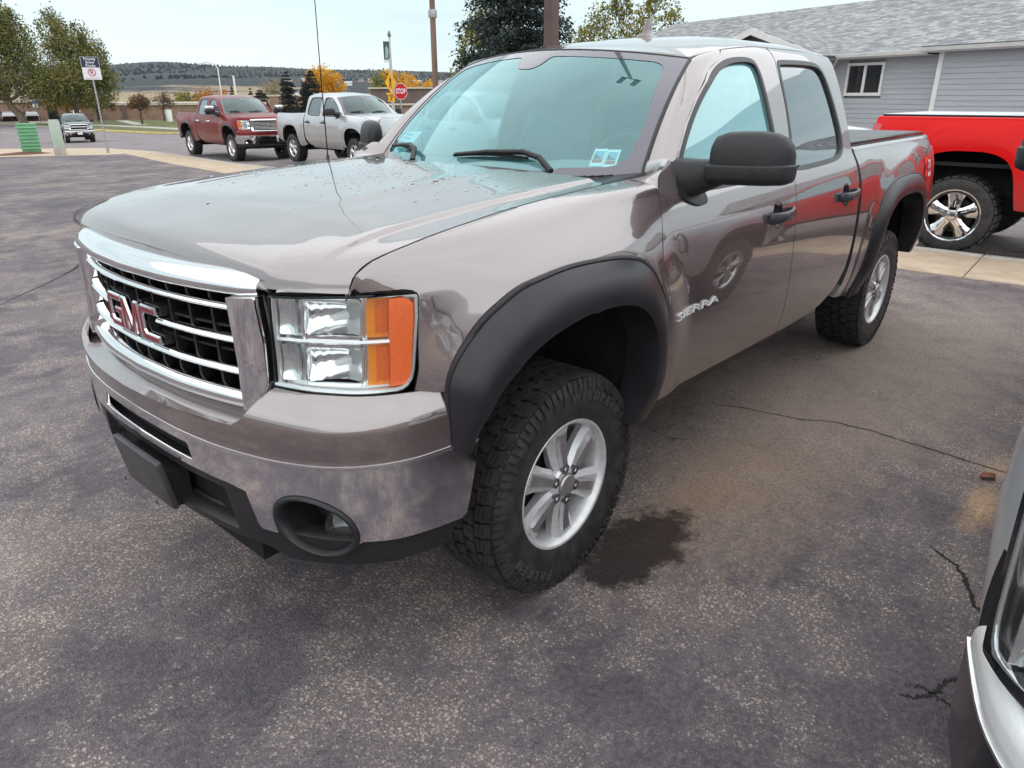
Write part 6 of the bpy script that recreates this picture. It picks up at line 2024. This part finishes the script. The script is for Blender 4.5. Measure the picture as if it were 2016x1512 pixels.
# ------------------------------------------------------------------ the grey house with the shingled roof
SIDING = noise_mat('grey_lap_siding', (.365, .375, .40), (.42, .43, .455), 2.4, .75, bump=.08, bscale=60., stretch=(.3, .3, 6))
TRIMW = noise_mat('white_trim', (.68, .66, .64), (.76, .75, .73), 3., .6)
def shingle_mat():
    m = noise_mat('grey_shingle', (.20, .205, .215), (.36, .36, .37), 3.0, .9)
    gm = nn(m, 'ShaderNodeNewGeometry'); rp = ramp(m, [(0, (.21, .205, .215)), (.45, (.29, .29, .30)), (.8, (.36, .355, .365)), (1, (.43, .42, .42))])
    lk(m, gm, 'Random Per Island', rp, 'Fac'); lk(m, rp, 'Color', bsdf(m), 'Base Color')
    return m
SHING = shingle_mat()
HD = np.array([math.cos(R(72)), math.sin(R(72)), 0]); HN = np.array([-HD[1], HD[0], 0]); HQ = np.array([24.97, 5.91, 0])
def hp(s, off, z):
    return HQ + HD * s + HN * off + np.array([0, 0, z])
house = thing('house', 'grey lap sided house with a grey shingled roof, behind the bright red pickup', 'house')
def hbox(name, m, s0, s1, o0, o1, z0, z1, parent=house):
    b = MB()
    v = [hp(s, o, z) for z in (z0, z1) for s, o in ((s0, o0), (s1, o0), (s1, o1), (s0, o1))]
    b.add(v, [(0, 1, 2, 3), (4, 7, 6, 5), (0, 4, 5, 1), (1, 5, 6, 2), (2, 6, 7, 3), (3, 7, 4, 0)])
    return b.build(name, m, parent, fixn=True)
hbox('wall', SIDING, -16, 15.5, -.10, -9.5, -.5, 2.86)
hbox('foundation', CONC_G, -16.05, 15.5, .02, -.08, -.5, .50)
EXP = .148
def boards(s0, s1, off, z0, z1, skip=()):
    k = 0; z = z0
    while z < z1 - .02:
        zt = min(z + EXP, z1)
        segs = [(s0, s1)]
        for a, b_, za, zb in skip:
            if z < zb and zt > za:
                segs = [(s0, a), (b_, s1)]
        for a, b_ in segs:
            if b_ - a < .05: continue
            b = MB()
            v = [hp(s, o, zz) for s in (a, b_) for o, zz in ((off - .06, z - .01), (off + .022, z - .012), (off + .004, zt + .004), (off - .06, zt + .004))]
            b.add(v, [(0, 1, 5, 4), (1, 2, 6, 5), (2, 3, 7, 6), (3, 0, 4, 7), (0, 3, 2, 1), (4, 5, 6, 7)])
            b.build('siding_board', SIDING, house, fixn=True)
        z = zt; k += 1
boards(-2.62, 4.6, 0, .52, 2.80, ((-.74, .60, 1.64, 2.64),))
boards(-15.9, -2.74, .32, .48, 2.84)
hbox('wall', SIDING, -16, -2.72, .26, -.05, -.4, 2.84)
hbox('corner_board', TRIMW, -2.76, -2.62, .365, -.02, .42, 2.84)
# window: frame, mullion, two panes
wf = hbox('window', TRIMW, -.74, .60, .035, -.02, 1.64, 2.64)
for s0, s1 in ((-.655, -.115), (-.025, .515)):
    hbox('pane', WINGL, s0, s1, .038, .030, 1.735, 2.555, wf)
for s0, s1, z0, z1 in ((-.74, .60, 2.56, 2.64), (-.74, .60, 1.64, 1.73), (-.74, -.66, 1.73, 2.56), (.52, .60, 1.73, 2.56), (-.115, -.025, 1.73, 2.56)):
    hbox('sash', TRIMW, s0, s1, .075, .036, z0, z1, wf)
# roof deck and real shingles
RZ0, RZ1, RO0, RO1 = 2.92, 5.18, .55, -6.0
rd = MB()
rd.add([hp(-17, RO0, RZ0 - .05), hp(15.9, RO0, RZ0 - .05), hp(15.9, RO1, RZ1 - .05), hp(-17, RO1, RZ1 - .05), hp(-17, -12.4, RZ0), hp(15.9, -12.4, RZ0)], [(0, 1, 2, 3), (3, 2, 5, 4), (0, 3, 4), (1, 5, 2)])
roof_o = rd.build('roof', mat('roof_felt', (.06, .06, .065), .9), house, fixn=True)
def shingles(s0, s1, fn_pt, slope_len, name='shingle_course', keep=None):
    b = MB(); rng = np.random.default_rng(9)
    rows = int(slope_len / .145)
    for i in range(rows):
        t0 = i / rows; t1 = (i + 1.12) / rows
        s = s0 - rng.uniform(0, .3)
        while s < s1:
            w = rng.uniform(.16, .36)
            a, e = max(s, s0), min(s + w - .008, s1)
            s += w
            if e - a < .03 or (keep and not keep((a + e) / 2, t0)): continue
            h = rng.uniform(.010, .022)
            v = [fn_pt(a, t0, h), fn_pt(e, t0, h), fn_pt(e, min(t1, 1), .004), fn_pt(a, min(t1, 1), .004), fn_pt(a, t0, -.01), fn_pt(e, t0, -.01)]
            b.add(v, [(0, 1, 2, 3), (4, 5, 1, 0)])
    o = b.build(name, SHING, roof_o, fixn=False)
    o['kind'] = 'stuff'
    return o
def main_pt(s, t, h):
    return hp(s, RO0 + (RO1 - RO0) * t, RZ0 + (RZ1 - RZ0) * t + h)
shingles(-16.9, 15.8, main_pt, 6.95)
# fascia, gutter, soffit in two stretches
for s0, s1, off, z in ((-2.35, 15.8, .56, 2.78), (-16.9, -2.30, .72, 2.84)):
    hbox('fascia', TRIMW, s0, s1, off, off - .03, z, z + .14)
    b = MB()
    g = [(off, z + .02), (off + .07, z + .02), (off + .11, z + .12), (off + .10, z + .12), (off + .065, z + .035), (off, z + .035)]
    v = [hp(s, o, zz) for s in (s0 - .05, s1 + .05) for o, zz in g]
    b.add(v, [(i, (i + 1) % 6, (i + 1) % 6 + 6, i + 6) for i in range(6)] + [(0, 1, 2, 3, 4, 5), (11, 10, 9, 8, 7, 6)])
    b.build('gutter', TRIMW, house, fixn=True)
    hbox('soffit', TRIMW, s0, s1, off - .03, -.02, z - .015, z)
hbox('eave_fill', mat('roof_felt'), -16.9, -2.30, .80, .30, 2.965, 2.985)
# cross gable over the entry
GA, GH, GO = 3.65, 2.95, 1.5
for sgn in (-1, 1):
    def gp(u, t, h, sgn=sgn):      # u along ridge (towards us), t up the slope
        s = GA + sgn * GH * (1 - t)
        return hp(s, u, 2.86 + .98 * t + h)
    b = MB()
    us = (GO, -2.6)
    v = [gp(GO, 0, 0), gp(GO, 1, 0), gp(-3.2, 1, 0), gp(.3, 0, 0), gp(GO, 0, -.08), gp(GO, 1, -.08), gp(-3.2, 1, -.08), gp(.3, 0, -.08)]
    b.add(v, [(0, 1, 2, 3), (4, 7, 6, 5), (0, 4, 5, 1), (1, 5, 6, 2), (2, 6, 7, 3), (3, 7, 4, 0)])
    g_o = b.build('gable_roof', mat('roof_felt'), house, fixn=True)
    sb = MB(); rg = np.random.default_rng(20 + sgn)
    rows_ = 21
    for i in range(rows_):
        t0, t1 = i / rows_, min(1, (i + 1.1) / rows_); u = GO - rg.uniform(0, .25)
        end = .3 - 3.5 * t0
        while u > end:
            w_ = rg.uniform(.16, .34); h_ = rg.uniform(.012, .022)
            sb.add([gp(u, t0, h_), gp(u - w_ + .008, t0, h_), gp(u - w_ + .008, t1, .005), gp(u, t1, .005), gp(u, t0, -.01), gp(u - w_ + .008, t0, -.01)], [(0, 1, 2, 3), (4, 5, 1, 0)])
            u -= w_
    so = sb.build('shingle_course', SHING, g_o, fixn=False); so['kind'] = 'stuff'
    b = MB()
    v = [gp(GO + .012, -.02, -.16), gp(GO + .012, 1.0, -.20), gp(GO + .012, 1.0, .03), gp(GO + .012, -.02, .03), gp(GO - .03, -.02, -.16), gp(GO - .03, 1.0, -.20), gp(GO - .03, 1.0, .03), gp(GO - .03, -.02, .03)]
    b.add(v, [(0, 1, 2, 3), (4, 7, 6, 5), (0, 4, 5, 1), (1, 5, 6, 2), (2, 6, 7, 3), (3, 7, 4, 0)])
    b.build('gable_fascia', TRIMW, house, fixn=True)
b = MB()
v = [hp(GA - GH * .93, GO - .35, 2.84), hp(GA + GH * .93, GO - .35, 2.84), hp(GA, GO - .35, 3.72)] + [hp(GA - GH * .93, GO - .45, 2.84), hp(GA + GH * .93, GO - .45, 2.84), hp(GA, GO - .45, 3.72)]
b.add(v, [(0, 1, 2), (5, 4, 3), (0, 3, 4, 1), (1, 4, 5, 2), (2, 5, 3, 0)])
b.build('gable_panel', mat('gable_brown', (.13, .10, .095), .8), house, fixn=True)
hbox('porch_beam', TRIMW, GA - GH * .95, GA + GH * .95, GO - .30, GO - .48, 2.62, 2.84)
for s in (GA - GH * .9, GA + GH * .9):
    hbox('porch_post', TRIMW, s - .07, s + .07, GO - .33, GO - .47, -.2, 2.62)
# downspout
b = MB(); b.tube([hp(.60, .60, 2.80), hp(.75, .5, 2.70), hp(1.15, .12, 2.52), hp(1.25, .06, 2.4), hp(1.25, .06, .4)], .035, 6)
b.build('downspout', TRIMW, house, auto=50)
# planting stones at the wall foot
rngs = np.random.default_rng(3)
b = MB()
for _ in range(160):
    s, o = rngs.uniform(-3, 5), rngs.uniform(.15, .9); r = rngs.uniform(.05, .12)
    b.box(hp(s, o, .25 + rngs.uniform(0, .28)), (r * 2, r * 1.7, r * 1.5), bev=r * .5, rot=rotz(rngs.uniform(0, 3)))
structure(b.build('river_stones', noise_mat('river_stone', (.30, .22, .15), (.48, .36, .25), 3., .9), None, auto=60), 'stuff')
hbox('planter_bank', CONC_G, -3.2, 5.2, .95, .0, -.4, .40)

# ------------------------------------------------------------------ posts, lamps and signs
POSTBR = noise_mat('brown_post_paint', (.115, .075, .068), (.14, .095, .085), 4., .45)
t = thing('lamp_post', 'brown square steel lamp post standing behind the taupe pickup', 'lamp post', (3.72, 2.12, 0))
b = MB(); b.box((0, 0, .3), (.45, .45, .62), bev=.03); b.build('footing', CONC_G, t, auto=40)
b = MB(); b.box((0, 0, 6.3), (.098, .098, 11.5), bev=.008); b.build('pole', POSTBR, t, auto=40)
b = MB(); b.box((0, 0, 12.05), (.06, .62, .06)); b.build('cross_arm', POSTBR, t)
for sd in (-1, 1):
    b = MB(); b.box((-.22, sd * .33, 12.1), (.55, .26, .10), bev=.03, rot=Matrix.Rotation(.12, 3, 'Y')); h = b.build('lamp_head', mat('lamp_head_dark', (.03, .026, .026), .5), t, auto=40)
    b = MB(); b.box((-.22, sd * .33, 12.045), (.45, .2, .02)); b.build('lamp_glass', WHITEP, h)
WOOD = noise_mat('weathered_pole', (.16, .095, .07), (.24, .16, .125), 5., .9, bump=.5, bscale=25., stretch=(1, 1, .08))
t = thing('utility_pole', 'slim brown wooden utility pole rising beside the windshield', 'utility pole', (26.6, 28.2, -.4))
b = MB(); b.tube([(0, 0, -.3), (0, 0, 6), (0, 0, 12)], [.17, .15, .12], 10); b.build('pole', WOOD, t, auto=60)
b = MB(); b.box((0, 0, 6.05), (.3, .35, .4), bev=.03); b.build('bracket', STEEL, t, auto=40)

def sign_txt(txt, size, m, parent, o, u, w, nrm, lift=.004, name='lettering', bold=0.):
    v, f = text_geo(txt, size, 0., bold)
    o, u, w, nrm = map(np.array, (o, u, w, nrm))
    return mobj(name, [o + u * p[0] + w * p[1] + nrm * lift for p in v], f, m, parent, False)
def plate(pl, o, u, w, nrm, th, name, m, parent):
    o, u, w, nrm = map(np.array, (o, u, w, nrm))
    b = MB(); b.prism(pl, lambda a, b_, h: o + u * a + w * b_ + nrm * h, -th, 0)
    return b.build(name, m, parent, fixn=True)
SIGNW = mat('sign_white', (.74, .74, .76), .5); SIGNB = mat('sign_navy', (.025, .028, .06), .5); SIGNR = mat('sign_red', (.52, .008, .012), .45); SIGNY = mat('sign_yellow', (.82, .42, .01), .45); SIGNK = mat('sign_black', (.012, .012, .012), .5)
def rect(w, h, r=.02):
    return roundc([(-w / 2, -h / 2), (w / 2, -h / 2), (w / 2, h / 2), (-w / 2, h / 2)], r, 3)
# snow route sign
sx, sy = 9.96, 29.6
t = thing('road_sign', 'navy and white snow route sign with a no parking symbol on a thin post', 'road sign', (sx, sy, gz(sy)))
fx = np.array([-math.sin(R(72)), 0, 0])
a = math.atan2(CAM_P.y - sy, CAM_P.x - sx) + .14
nrm = np.array([math.cos(a), math.sin(a), 0]); u = np.array([-nrm[1], nrm[0], 0]); w = np.array([0, 0, 1.])
lean = w; lean /= np.linalg.norm(lean)
b = MB(); b.tube([(0, 0, -.2), tuple(lean * 1.5), tuple(lean * 3.5)], .030, 8); b.build('post', STEEL, t, auto=60)
b = MB(); b.tube([(0, 0, 0), tuple(lean * .28)], .055, 8); b.build('post_foot', STEEL, t, auto=60)
c = lean * 3.10 + nrm * .05
w = lean
pl_ = plate(rect(.62, .80), c, u, w, nrm, .006, 'sign_plate', SIGNW, t)
plate([(-.30, .03), (.30, .03), (.30, .39), (-.30, .39)], c + nrm * .003, u, w, nrm, .003, 'sign_field', SIGNB, pl_)
for i, s_ in enumerate(('Priority', 'Snow', 'Route')):
    sign_txt(s_, .135, SIGNW, pl_, c + w * (.325 - i * .115), u, w, nrm, .005, bold=.012)
def ring(b, c, u, w, n, r0, r1, lift, k=24):
    v = []
    for i in range(k):
        a = 2 * math.pi * i / k
        for r in (r0, r1):
            v.append(np.array(c) + np.array(u) * r * math.cos(a) + np.array(w) * r * math.sin(a) + np.array(n) * lift)
    b.add(v, [(2 * i, 2 * i + 1, (2 * i + 3) % (2 * k), (2 * i + 2) % (2 * k)) for i in range(k)])
cc = c - w * .15
b = MB(); ring(b, cc, u, w, nrm, .112, .138, .005)
e1 = (u - w) / math.sqrt(2); e2 = (u + w) / math.sqrt(2)
b.add([cc - e1 * .115 - e2 * .012 + nrm * .0055, cc + e1 * .115 - e2 * .012 + nrm * .0055, cc + e1 * .115 + e2 * .012 + nrm * .0055, cc - e1 * .115 + e2 * .012 + nrm * .0055], [(0, 1, 2, 3)])
b.build('no_parking_ring', SIGNR, pl_)
sign_txt('P', .20, SIGNK, pl_, cc, u, w, nrm, .0045, bold=.01)
plate([(-.24, -.355), (.24, -.355), (.24, -.345), (-.24, -.345)], c + nrm * .003, u, w, nrm, .002, 'sign_line', SIGNR, pl_)
# small sign by the far pavement
sx, sy = 29.7, 102.1
t = thing('road_sign', 'small blue and white sign on a thin post beside the big left tree', 'road sign', (sx, sy, gz(sy)))
nrm = np.array([-.31, -.95, 0]); u = np.array([.95, -.31, 0]); w = np.array([0, 0, 1.])
b = MB(); b.tube([(0, 0, -.2), (-.15, 0, 2.6)], .04, 6); b.build('post', STEEL, t, auto=60)
p_ = plate(rect(.60, .82), np.array([-.15, -.05, 2.45]), u, w, nrm, .01, 'sign_plate', SIGNW, t)
plate([(-.27, .02), (.27, .02), (.27, .37), (-.27, .37)], np.array([-.15, -.05, 2.45]) + nrm * .006, u, w, nrm, .004, 'sign_field', mat('sign_blue', (.12, .16, .42), .5), p_)
# stop sign
def face(az):
    n = np.array([math.cos(az), math.sin(az), 0]); return n, np.array([-n[1], n[0], 0]), np.array([0, 0, 1.])
sx, sy = 23.67, 27.67
n_, u, w = face(math.atan2(CAM_P.y - sy, CAM_P.x - sx) + .55)
t = thing('stop_sign', 'red octagonal STOP sign beside the yellow walking figure sign', 'stop sign', (sx, sy, gz(sy) - .1))
zc = 1.92 - gz(sy) + .1
b = MB(); b.tube([(0, 0, -.2), (0, 0, zc + .3)], .03, 8); b.build('post', STEEL, t, auto=60)
octa = [(.38 * math.cos(math.pi / 8 + k * math.pi / 4) / math.cos(math.pi / 8), .38 * math.sin(math.pi / 8 + k * math.pi / 4) / math.cos(math.pi / 8)) for k in range(8)]
c = np.array([0, 0, zc]) + n_ * .04
p_ = plate(octa, c, u, w, n_, .006, 'sign_plate', SIGNW, t)
plate(inset(octa, .022), c + n_ * .004, u, w, n_, .004, 'sign_field', SIGNR, p_)
v, f = text_geo('STOP', 1., 0., .022)
mobj('lettering', [c + u * p[0] * .245 + w * p[1] * .34 + n_ * .009 for p in v], f, SIGNW, p_, False)
# pedestrian crossing sign with arrow plaque
sx, sy = 25.9, 31.0
t = thing('crossing_sign', 'yellow diamond walking figure sign with a small arrow plaque', 'road sign', (sx, sy, gz(sy) - .1))
n_, u, w = face(math.atan2(CAM_P.y - sy, CAM_P.x - sx) - .92)
b = MB(); b.box((0, 0, 1.9), (.09, .09, 4.4)); b.build('post', mat('grey_post_paint', (.55, .53, .53), .5), t)
c = np.array([0, 0, 2.40 - gz(sy) + .1]) + n_ * .06
dia = roundc([(0, -.53), (.53, 0), (0, .53), (-.53, 0)], .05, 3)
p_ = plate(dia, c, u, w, n_, .008, 'sign_plate', SIGNY, t)
fig = MB()
def fpoly(pl):
    tri = tessellate_polygon([[Vector((a, b_, 0)) for a, b_ in pl]])
    fig.add([c + u * a + w * b_ + n_ * .006 for a, b_ in pl], [tuple(q) for q in tri])
fpoly([(.035 * math.cos(k * .628), .285 + .042 * math.sin(k * .628)) for k in range(10)])
fpoly([(-.05, .225), (.06, .225), (.085, .06), (.05, .05), (.04, .13), (.045, .0), (-.055, .0), (-.04, .13), (-.10, .05), (-.13, .075)])
fpoly([(-.055, .005), (.0, .005), (-.03, -.14), (-.075, -.31), (-.125, -.30), (-.085, -.14)])
fpoly([(-.005, .005), (.045, .005), (.06, -.13), (.135, -.29), (.09, -.315), (.01, -.14)])
fig.build('walking_figure', SIGNK, p_)
c2 = c - w * .82
p_ = plate(rect(.60, .34, .02), c2, u, w, n_, .008, 'arrow_plaque', SIGNY, t)
arr = MB()
pl = [(-.10, -.11), (.02, -.11), (-.022, -.07), (.10, .06), (.07, .10), (-.055, -.035), (-.10, .01)]
tri = tessellate_polygon([[Vector((a, b_, 0)) for a, b_ in pl]])
arr.add([c2 + u * a + w * b_ + n_ * .006 for a, b_ in pl], [tuple(q) for q in tri]); arr.build('arrow', SIGNK, p_)
b = MB(); b.box((0, 0, 2.40 - gz(sy) - .48), (.5, .4, .1)); b.build('flasher_box', SIGNY, t)
# lamp standard with banner behind the signs
sx, sy = 41.06, 49.1
t = thing('lamp_standard', 'grey street lamp standard with a small green banner above the walking figure sign', 'lamp post', (sx, sy, gz(sy) - .1))
b = MB(); b.tube([(0, 0, 0), (0, 0, 7.3)], [.11, .075], 8); b.build('pole', mat('grey_post_paint'), t, auto=60)
b = MB(); b.lathe([(.09, 7.3), (.16, 7.4), (.13, 7.62), (.03, 7.8), (.001, 7.82)], 12, axis='Z'); b.build('lamp_head', mat('lamp_grey', (.2, .2, .2), .5), t, auto=50)
n_, u, w = face(math.atan2(CAM_P.y - sy, CAM_P.x - sx) + .3)
c = np.array([0, 0, 5.25 - gz(sy)]) + u * -.30
p_ = plate(rect(.55, 1.6, .01), c, u, w, n_, .02, 'banner', mat('banner_green', (.05, .10, .10), .7), t)
plate([(-.16, -.5), (.06, -.5), (.18, .1), (.02, .5), (-.12, .3)], c + n_ * .012, u, w, n_, .01, 'banner_motif', mat('banner_pale', (.35, .46, .46), .7), p_)
plate([(-.27, -.8), (.27, -.8), (.27, -.6), (-.27, -.6)], c + n_ * .012, u, w, n_, .01, 'banner_foot', SIGNW, p_)
# distant cobra head lamp and white post
sx, sy = 69.3, 131.7
t = thing('street_lamp', 'distant curved arm street lamp above the dark red pickup', 'lamp post', (sx, sy, -1.6))
b = MB(); b.tube([(0, 0, 0), (0, 0, 8.2), (-.25, .4, 8.8), (-1.0, 1.4, 9.2), (-1.5, 2.1, 9.1)], [.13, .11, .10, .09, .12], 7); b.build('pole', mat('pale_galvanised', (.6, .62, .62), .5, .3), t, auto=60)
b = MB(); b.box((-1.8, 2.4, 9.05), (.8, .3, .18), bev=.05, rot=rotz(2.2)); b.build('lamp_head', mat('pale_galvanised'), t, auto=40)
sx, sy = 48.25, 88.4
t = thing('sign_post', 'white post with a yellow sign seen edge on above the dark red pickup roof', 'road sign', (sx, sy, gz(sy) - .1))
b = MB(); b.box((0, 0, 2.85), (.16, .16, 5.7)); b.build('post', WHITEP, t)
n_, u, w = face(R(60) + 1.25)
plate(roundc([(0, -.6), (.55, -.05), (0, .55), (-.55, -.05)], .05, 3), np.array([0, 0, 3.45]) + n_ * .12, u, w, n_, .02, 'sign_plate', SIGNY, t)

# ------------------------------------------------------------------ utility pedestals, cabinet
GREENP = noise_mat('utility_green', (.13, .32, .17), (.17, .39, .22), 4., .55)
PALEG = noise_mat('pale_green_paint', (.40, .47, .38), (.46, .53, .45), 5., .6)
t = thing('utility_pedestal', 'mint green louvred utility pedestal standing beside the road', 'utility box', (8.34, 33.2, gz(33.2)), R(-12))
t.rotation_euler = (0, 0, R(-14))
b = MB(); b.box((0, 0, .56), (.66, .52, 1.16), bev=.02); b.build('cabinet', GREENP, t, auto=40)
for k in range(7):
    z = .22 + k * .135
    b = MB(); v = [(-.33, -.265, z), (.33, -.265, z), (.33, -.32, z - .01), (-.33, -.32, z - .01), (-.33, -.265, z + .05), (.33, -.265, z + .05)]
    b.add(v, [(0, 1, 2, 3), (3, 2, 5, 4), (0, 3, 4), (1, 5, 2)]); b.build('louvre', GREENP, t)
    b = MB(); v = [(-.335, .26, z), (-.335, -.26, z), (-.39, -.26, z - .01), (-.39, .26, z - .01), (-.335, .26, z + .05), (-.335, -.26, z + .05)]
    b.add(v, [(0, 1, 2, 3), (3, 2, 5, 4), (0, 3, 4), (1, 5, 2)]); b.build('louvre', GREENP, t)
b = MB(); b.box((0, 0, 1.16), (.72, .58, .06), bev=.02); b.build('lid', GREENP, t, auto=40)
t = thing('utility_pedestal', 'slim pale green utility pedestal on a concrete foot beside the mint green one', 'utility box', (8.36, 29.95, gz(29.9)))
t.rotation_euler = (0, 0, R(-14))
b = MB(); b.box((0, 0, .76), (.36, .32, .98), bev=.03); b.build('cabinet', PALEG, t, auto=40)
b = MB(); b.box((0, 0, .13), (.40, .38, .30), bev=.02); b.build('concrete_foot', CONC_G, t, auto=40)
b = MB(); b.box((0, 0, 1.27), (.33, .29, .05), bev=.02); b.build('cap', PALEG, t, auto=40)
rngm = np.random.default_rng(8)
v = []; f = []
for i in range(6):
    for k in range(16):
        a = 2 * math.pi * k / 16; r = 1 - i / 5.
        v.append((7.9 + 1.15 * r * math.cos(a) * rngm.uniform(.9, 1.1), 32.9 + .55 * r * math.sin(a), gz(32.9) + .004 + .10 * (1 - r * r) * rngm.uniform(.85, 1.1)))
for i in range(5):
    for k in range(16):
        f.append((i * 16 + k, i * 16 + (k + 1) % 16, (i + 1) * 16 + (k + 1) % 16, (i + 1) * 16 + k))
structure(mobj('mulch_mound', v, f, noise_mat('red_mulch', (.10, .045, .03), (.18, .085, .055), 20., .95, bump=.8, bscale=60.)), 'stuff')
t = thing('utility_cabinet', 'white utility cabinet on the lawn behind the dark red pickup tail', 'utility box', (45.2, 101.4, gz(101)))
b = MB(); b.box((0, 0, .75), (.62, .6, 1.5), bev=.03); b.build('cabinet', WHITEP, t, auto=40)
b = MB(); b.box((0, 0, 1.53), (.7, .66, .08)); b.build('lid', WHITEP, t)

# ------------------------------------------------------------------ the far row of parked cars
def simple_car(label, x, y, rz, col):
    t = thing('parked_car', label, 'car', (x, y, gz(min(y, 139)) - .02), rz, 'cars parked in the far left row')
    P_ = paint('car_%s' % ('%.2f%.2f%.2f' % col).replace('.', ''), col, .3)
    rows = []
    st = [(-2.2, .55, .62, .80), (-2.05, .35, .80, .84), (-1.2, .33, .92, .90), (-.7, .33, .98, .92), (.3, .33, 1.0, .92), (1.4, .33, 1.0, .92), (2.0, .35, .98, .88), (2.2, .50, .80, .80)]
    for x_, z0, z1, w in st:
        rows.append([(x_, -w, z0), (x_, -w, z1 - .10), (x_, -w * .93, z1), (x_, w * .93, z1), (x_, w, z1 - .10), (x_, w, z0)])
    grid_loft(rows, 'body', P_, t, auto=35)
    rows = [[(x_, -w, z), (x_, w, z)] for x_, w, z in ((-.95, .80, .97), (-.25, .66, 1.42), (1.2, .66, 1.45), (2.0, .78, .99))]
    grid_loft(rows, 'roof', P_, t, auto=35)
    for sd in (-1, 1):
        b = MB(); b.add([(-.85, sd * .83, .98), (-.22, sd * .68, 1.38), (1.2, sd * .68, 1.40), (1.9, sd * .80, .98)], [(0, 1, 2, 3)]); b.build('side_window', WINGL, t)
        for xw in (-1.35, 1.35):
            b = MB(); b.lathe([(.001, -.01), (.20, -.01), (.22, .0), (.33, .0), (.33, .2), (.001, .2)], 16, c=(xw, sd * .93 + (0 if sd < 0 else -.2), .33)); b.build('wheel', RUBBER, t, auto=40)
            b = MB(); b.lathe([(.001, -.02), (.2, -.015)], 12, c=(xw, sd * .945 + (0 if sd < 0 else .025), .33)); b.build('hub_cap', CHROME_D, t)
    b = MB(); b.add([(-.93, -.74, 1.0), (-.93, .74, 1.0), (-.30, .62, 1.41), (-.30, -.62, 1.41)], [(0, 1, 2, 3)]); b.build('windscreen', WINGL, t)
    return t
cars = [('white parked car at the left end of the far row', -1.4, (.7, .7, .7)), ('dark parked car in the far row, second from the left edge', 1.2, (.10, .10, .11)), ('grey parked car in the far row, just right of the dark one', 3.9, (.30, .30, .33)), ('dark silver parked car in the far row, left of the leaning trunk', 6.6, (.22, .22, .24)),
        ('white parked car in the far row, right of the leaning trunk', 12.0, (.72, .72, .72)), ('white parked car in the far row, beside the small blue sign', 15.2, (.68, .68, .70)), ('pale grey parked car in the far row, behind the small dark pickup', 17.6, (.45, .45, .48))]
for lab, dx, col in cars:
    simple_car(lab, 28.2 + dx, 124.5 - dx * .28, R(250) + .2, col)
ground_sheet('far_parking', [(15, 121), (50, 114), (54, 130), (15, 136)], .045, ASPH_R, thick=.05)

# the long crack that runs from the truck to the right edge, and two short branching ones
def crack(pts, w, seed, par):
    rng = np.random.default_rng(seed)
    P = resample(pts, 70); v = []; q = []
    jit = np.cumsum(rng.normal(size=70)) * .002; jit -= np.linspace(jit[0], jit[-1], 70)
    for i in range(70):
        d = P[min(i + 1, 69)] - P[max(i - 1, 0)]; d /= np.linalg.norm(d); nr = np.array([-d[1], d[0]])
        ww = w * rng.uniform(.35, 1.3) * min(1, .15 + min(i, 69 - i) / 12)
        c = P[i] + nr * (jit[i] + rng.normal() * .0035)
        v += [(*(c - nr * ww), .0022), (*(c + nr * ww), .0022)]
    q = [(2 * i, 2 * i + 2, 2 * i + 3, 2 * i + 1) for i in range(69)]
    return structure(mobj('asphalt_crack', v, q, mat('crack_dark', (.022, .018, .018), .9), par, False))
crack([(1.70, -.28), (1.80, -.44), (1.88, -.60), (1.95, -.82), (1.99, -1.04), (2.09, -1.25), (2.10, -1.39), (2.085, -1.60), (2.07, -1.77), (2.04, -2.02), (2.1, -2.6)], .0045, 1, None)
crack([(1.14, -1.93), (1.10, -1.98), (1.06, -2.04), (.96, -2.10), (.85, -2.14), (.7, -2.3)], .008, 2, None)
crack([(.22, -2.05), (.245, -2.095), (.30, -2.14), (.38, -2.165), (.5, -2.3)], .008, 3, None)
crack([(.27, -2.06), (.29, -2.10), (.28, -2.17), (.25, -2.26)], .005, 4, None)
crack([(-.3, 5.1), (.8, 6.3), (1.6, 8.0), (2.1, 10.2), (4.0, 13.1)], .012, 5, None)
# a dry leaf on the asphalt
rows = []
for i in range(7):
    tt = i / 6; wd = .028 * math.sin(math.pi * tt)**.7
    rows.append([(-.045 + .09 * tt, -wd, .012 + .012 * math.sin(tt * 5)), (-.045 + .09 * tt, 0, .006 + .006 * math.sin(tt * 4)), (-.045 + .09 * tt, wd, .016)])
lf = grid_loft(rows, 'dry_leaf', mat('dry_leaf', (.20, .065, .03), .7), None, auto=80)
lf.location = (1.92, -2.0, .002); lf.rotation_euler = (0, 0, -.6)
tag(lf, 'single dry brown leaf lying on the asphalt near the right edge', 'leaf')

# ------------------------------------------------------------------ the damp autumn air
b = MB(); b.box((600, 1300, 59), (7200, 6400, 126))
hz = b.build('haze', None)
hz.data.materials.clear()
hm = bpy.data.materials.new('haze_air'); hm.use_nodes = True; hm.node_tree.nodes.clear()
ho = nn(hm, 'ShaderNodeOutputMaterial'); hv = nn(hm, 'ShaderNodeVolumePrincipled')
hv.inputs['Color'].default_value = (.93, .97, 1., 1); hv.inputs['Density'].default_value = .00004; hv.inputs['Anisotropy'].default_value = .2
hm.node_tree.links.new(hv.outputs['Volume'], ho.inputs['Volume'])
hz.data.materials.append(hm)
structure(hz, 'stuff')
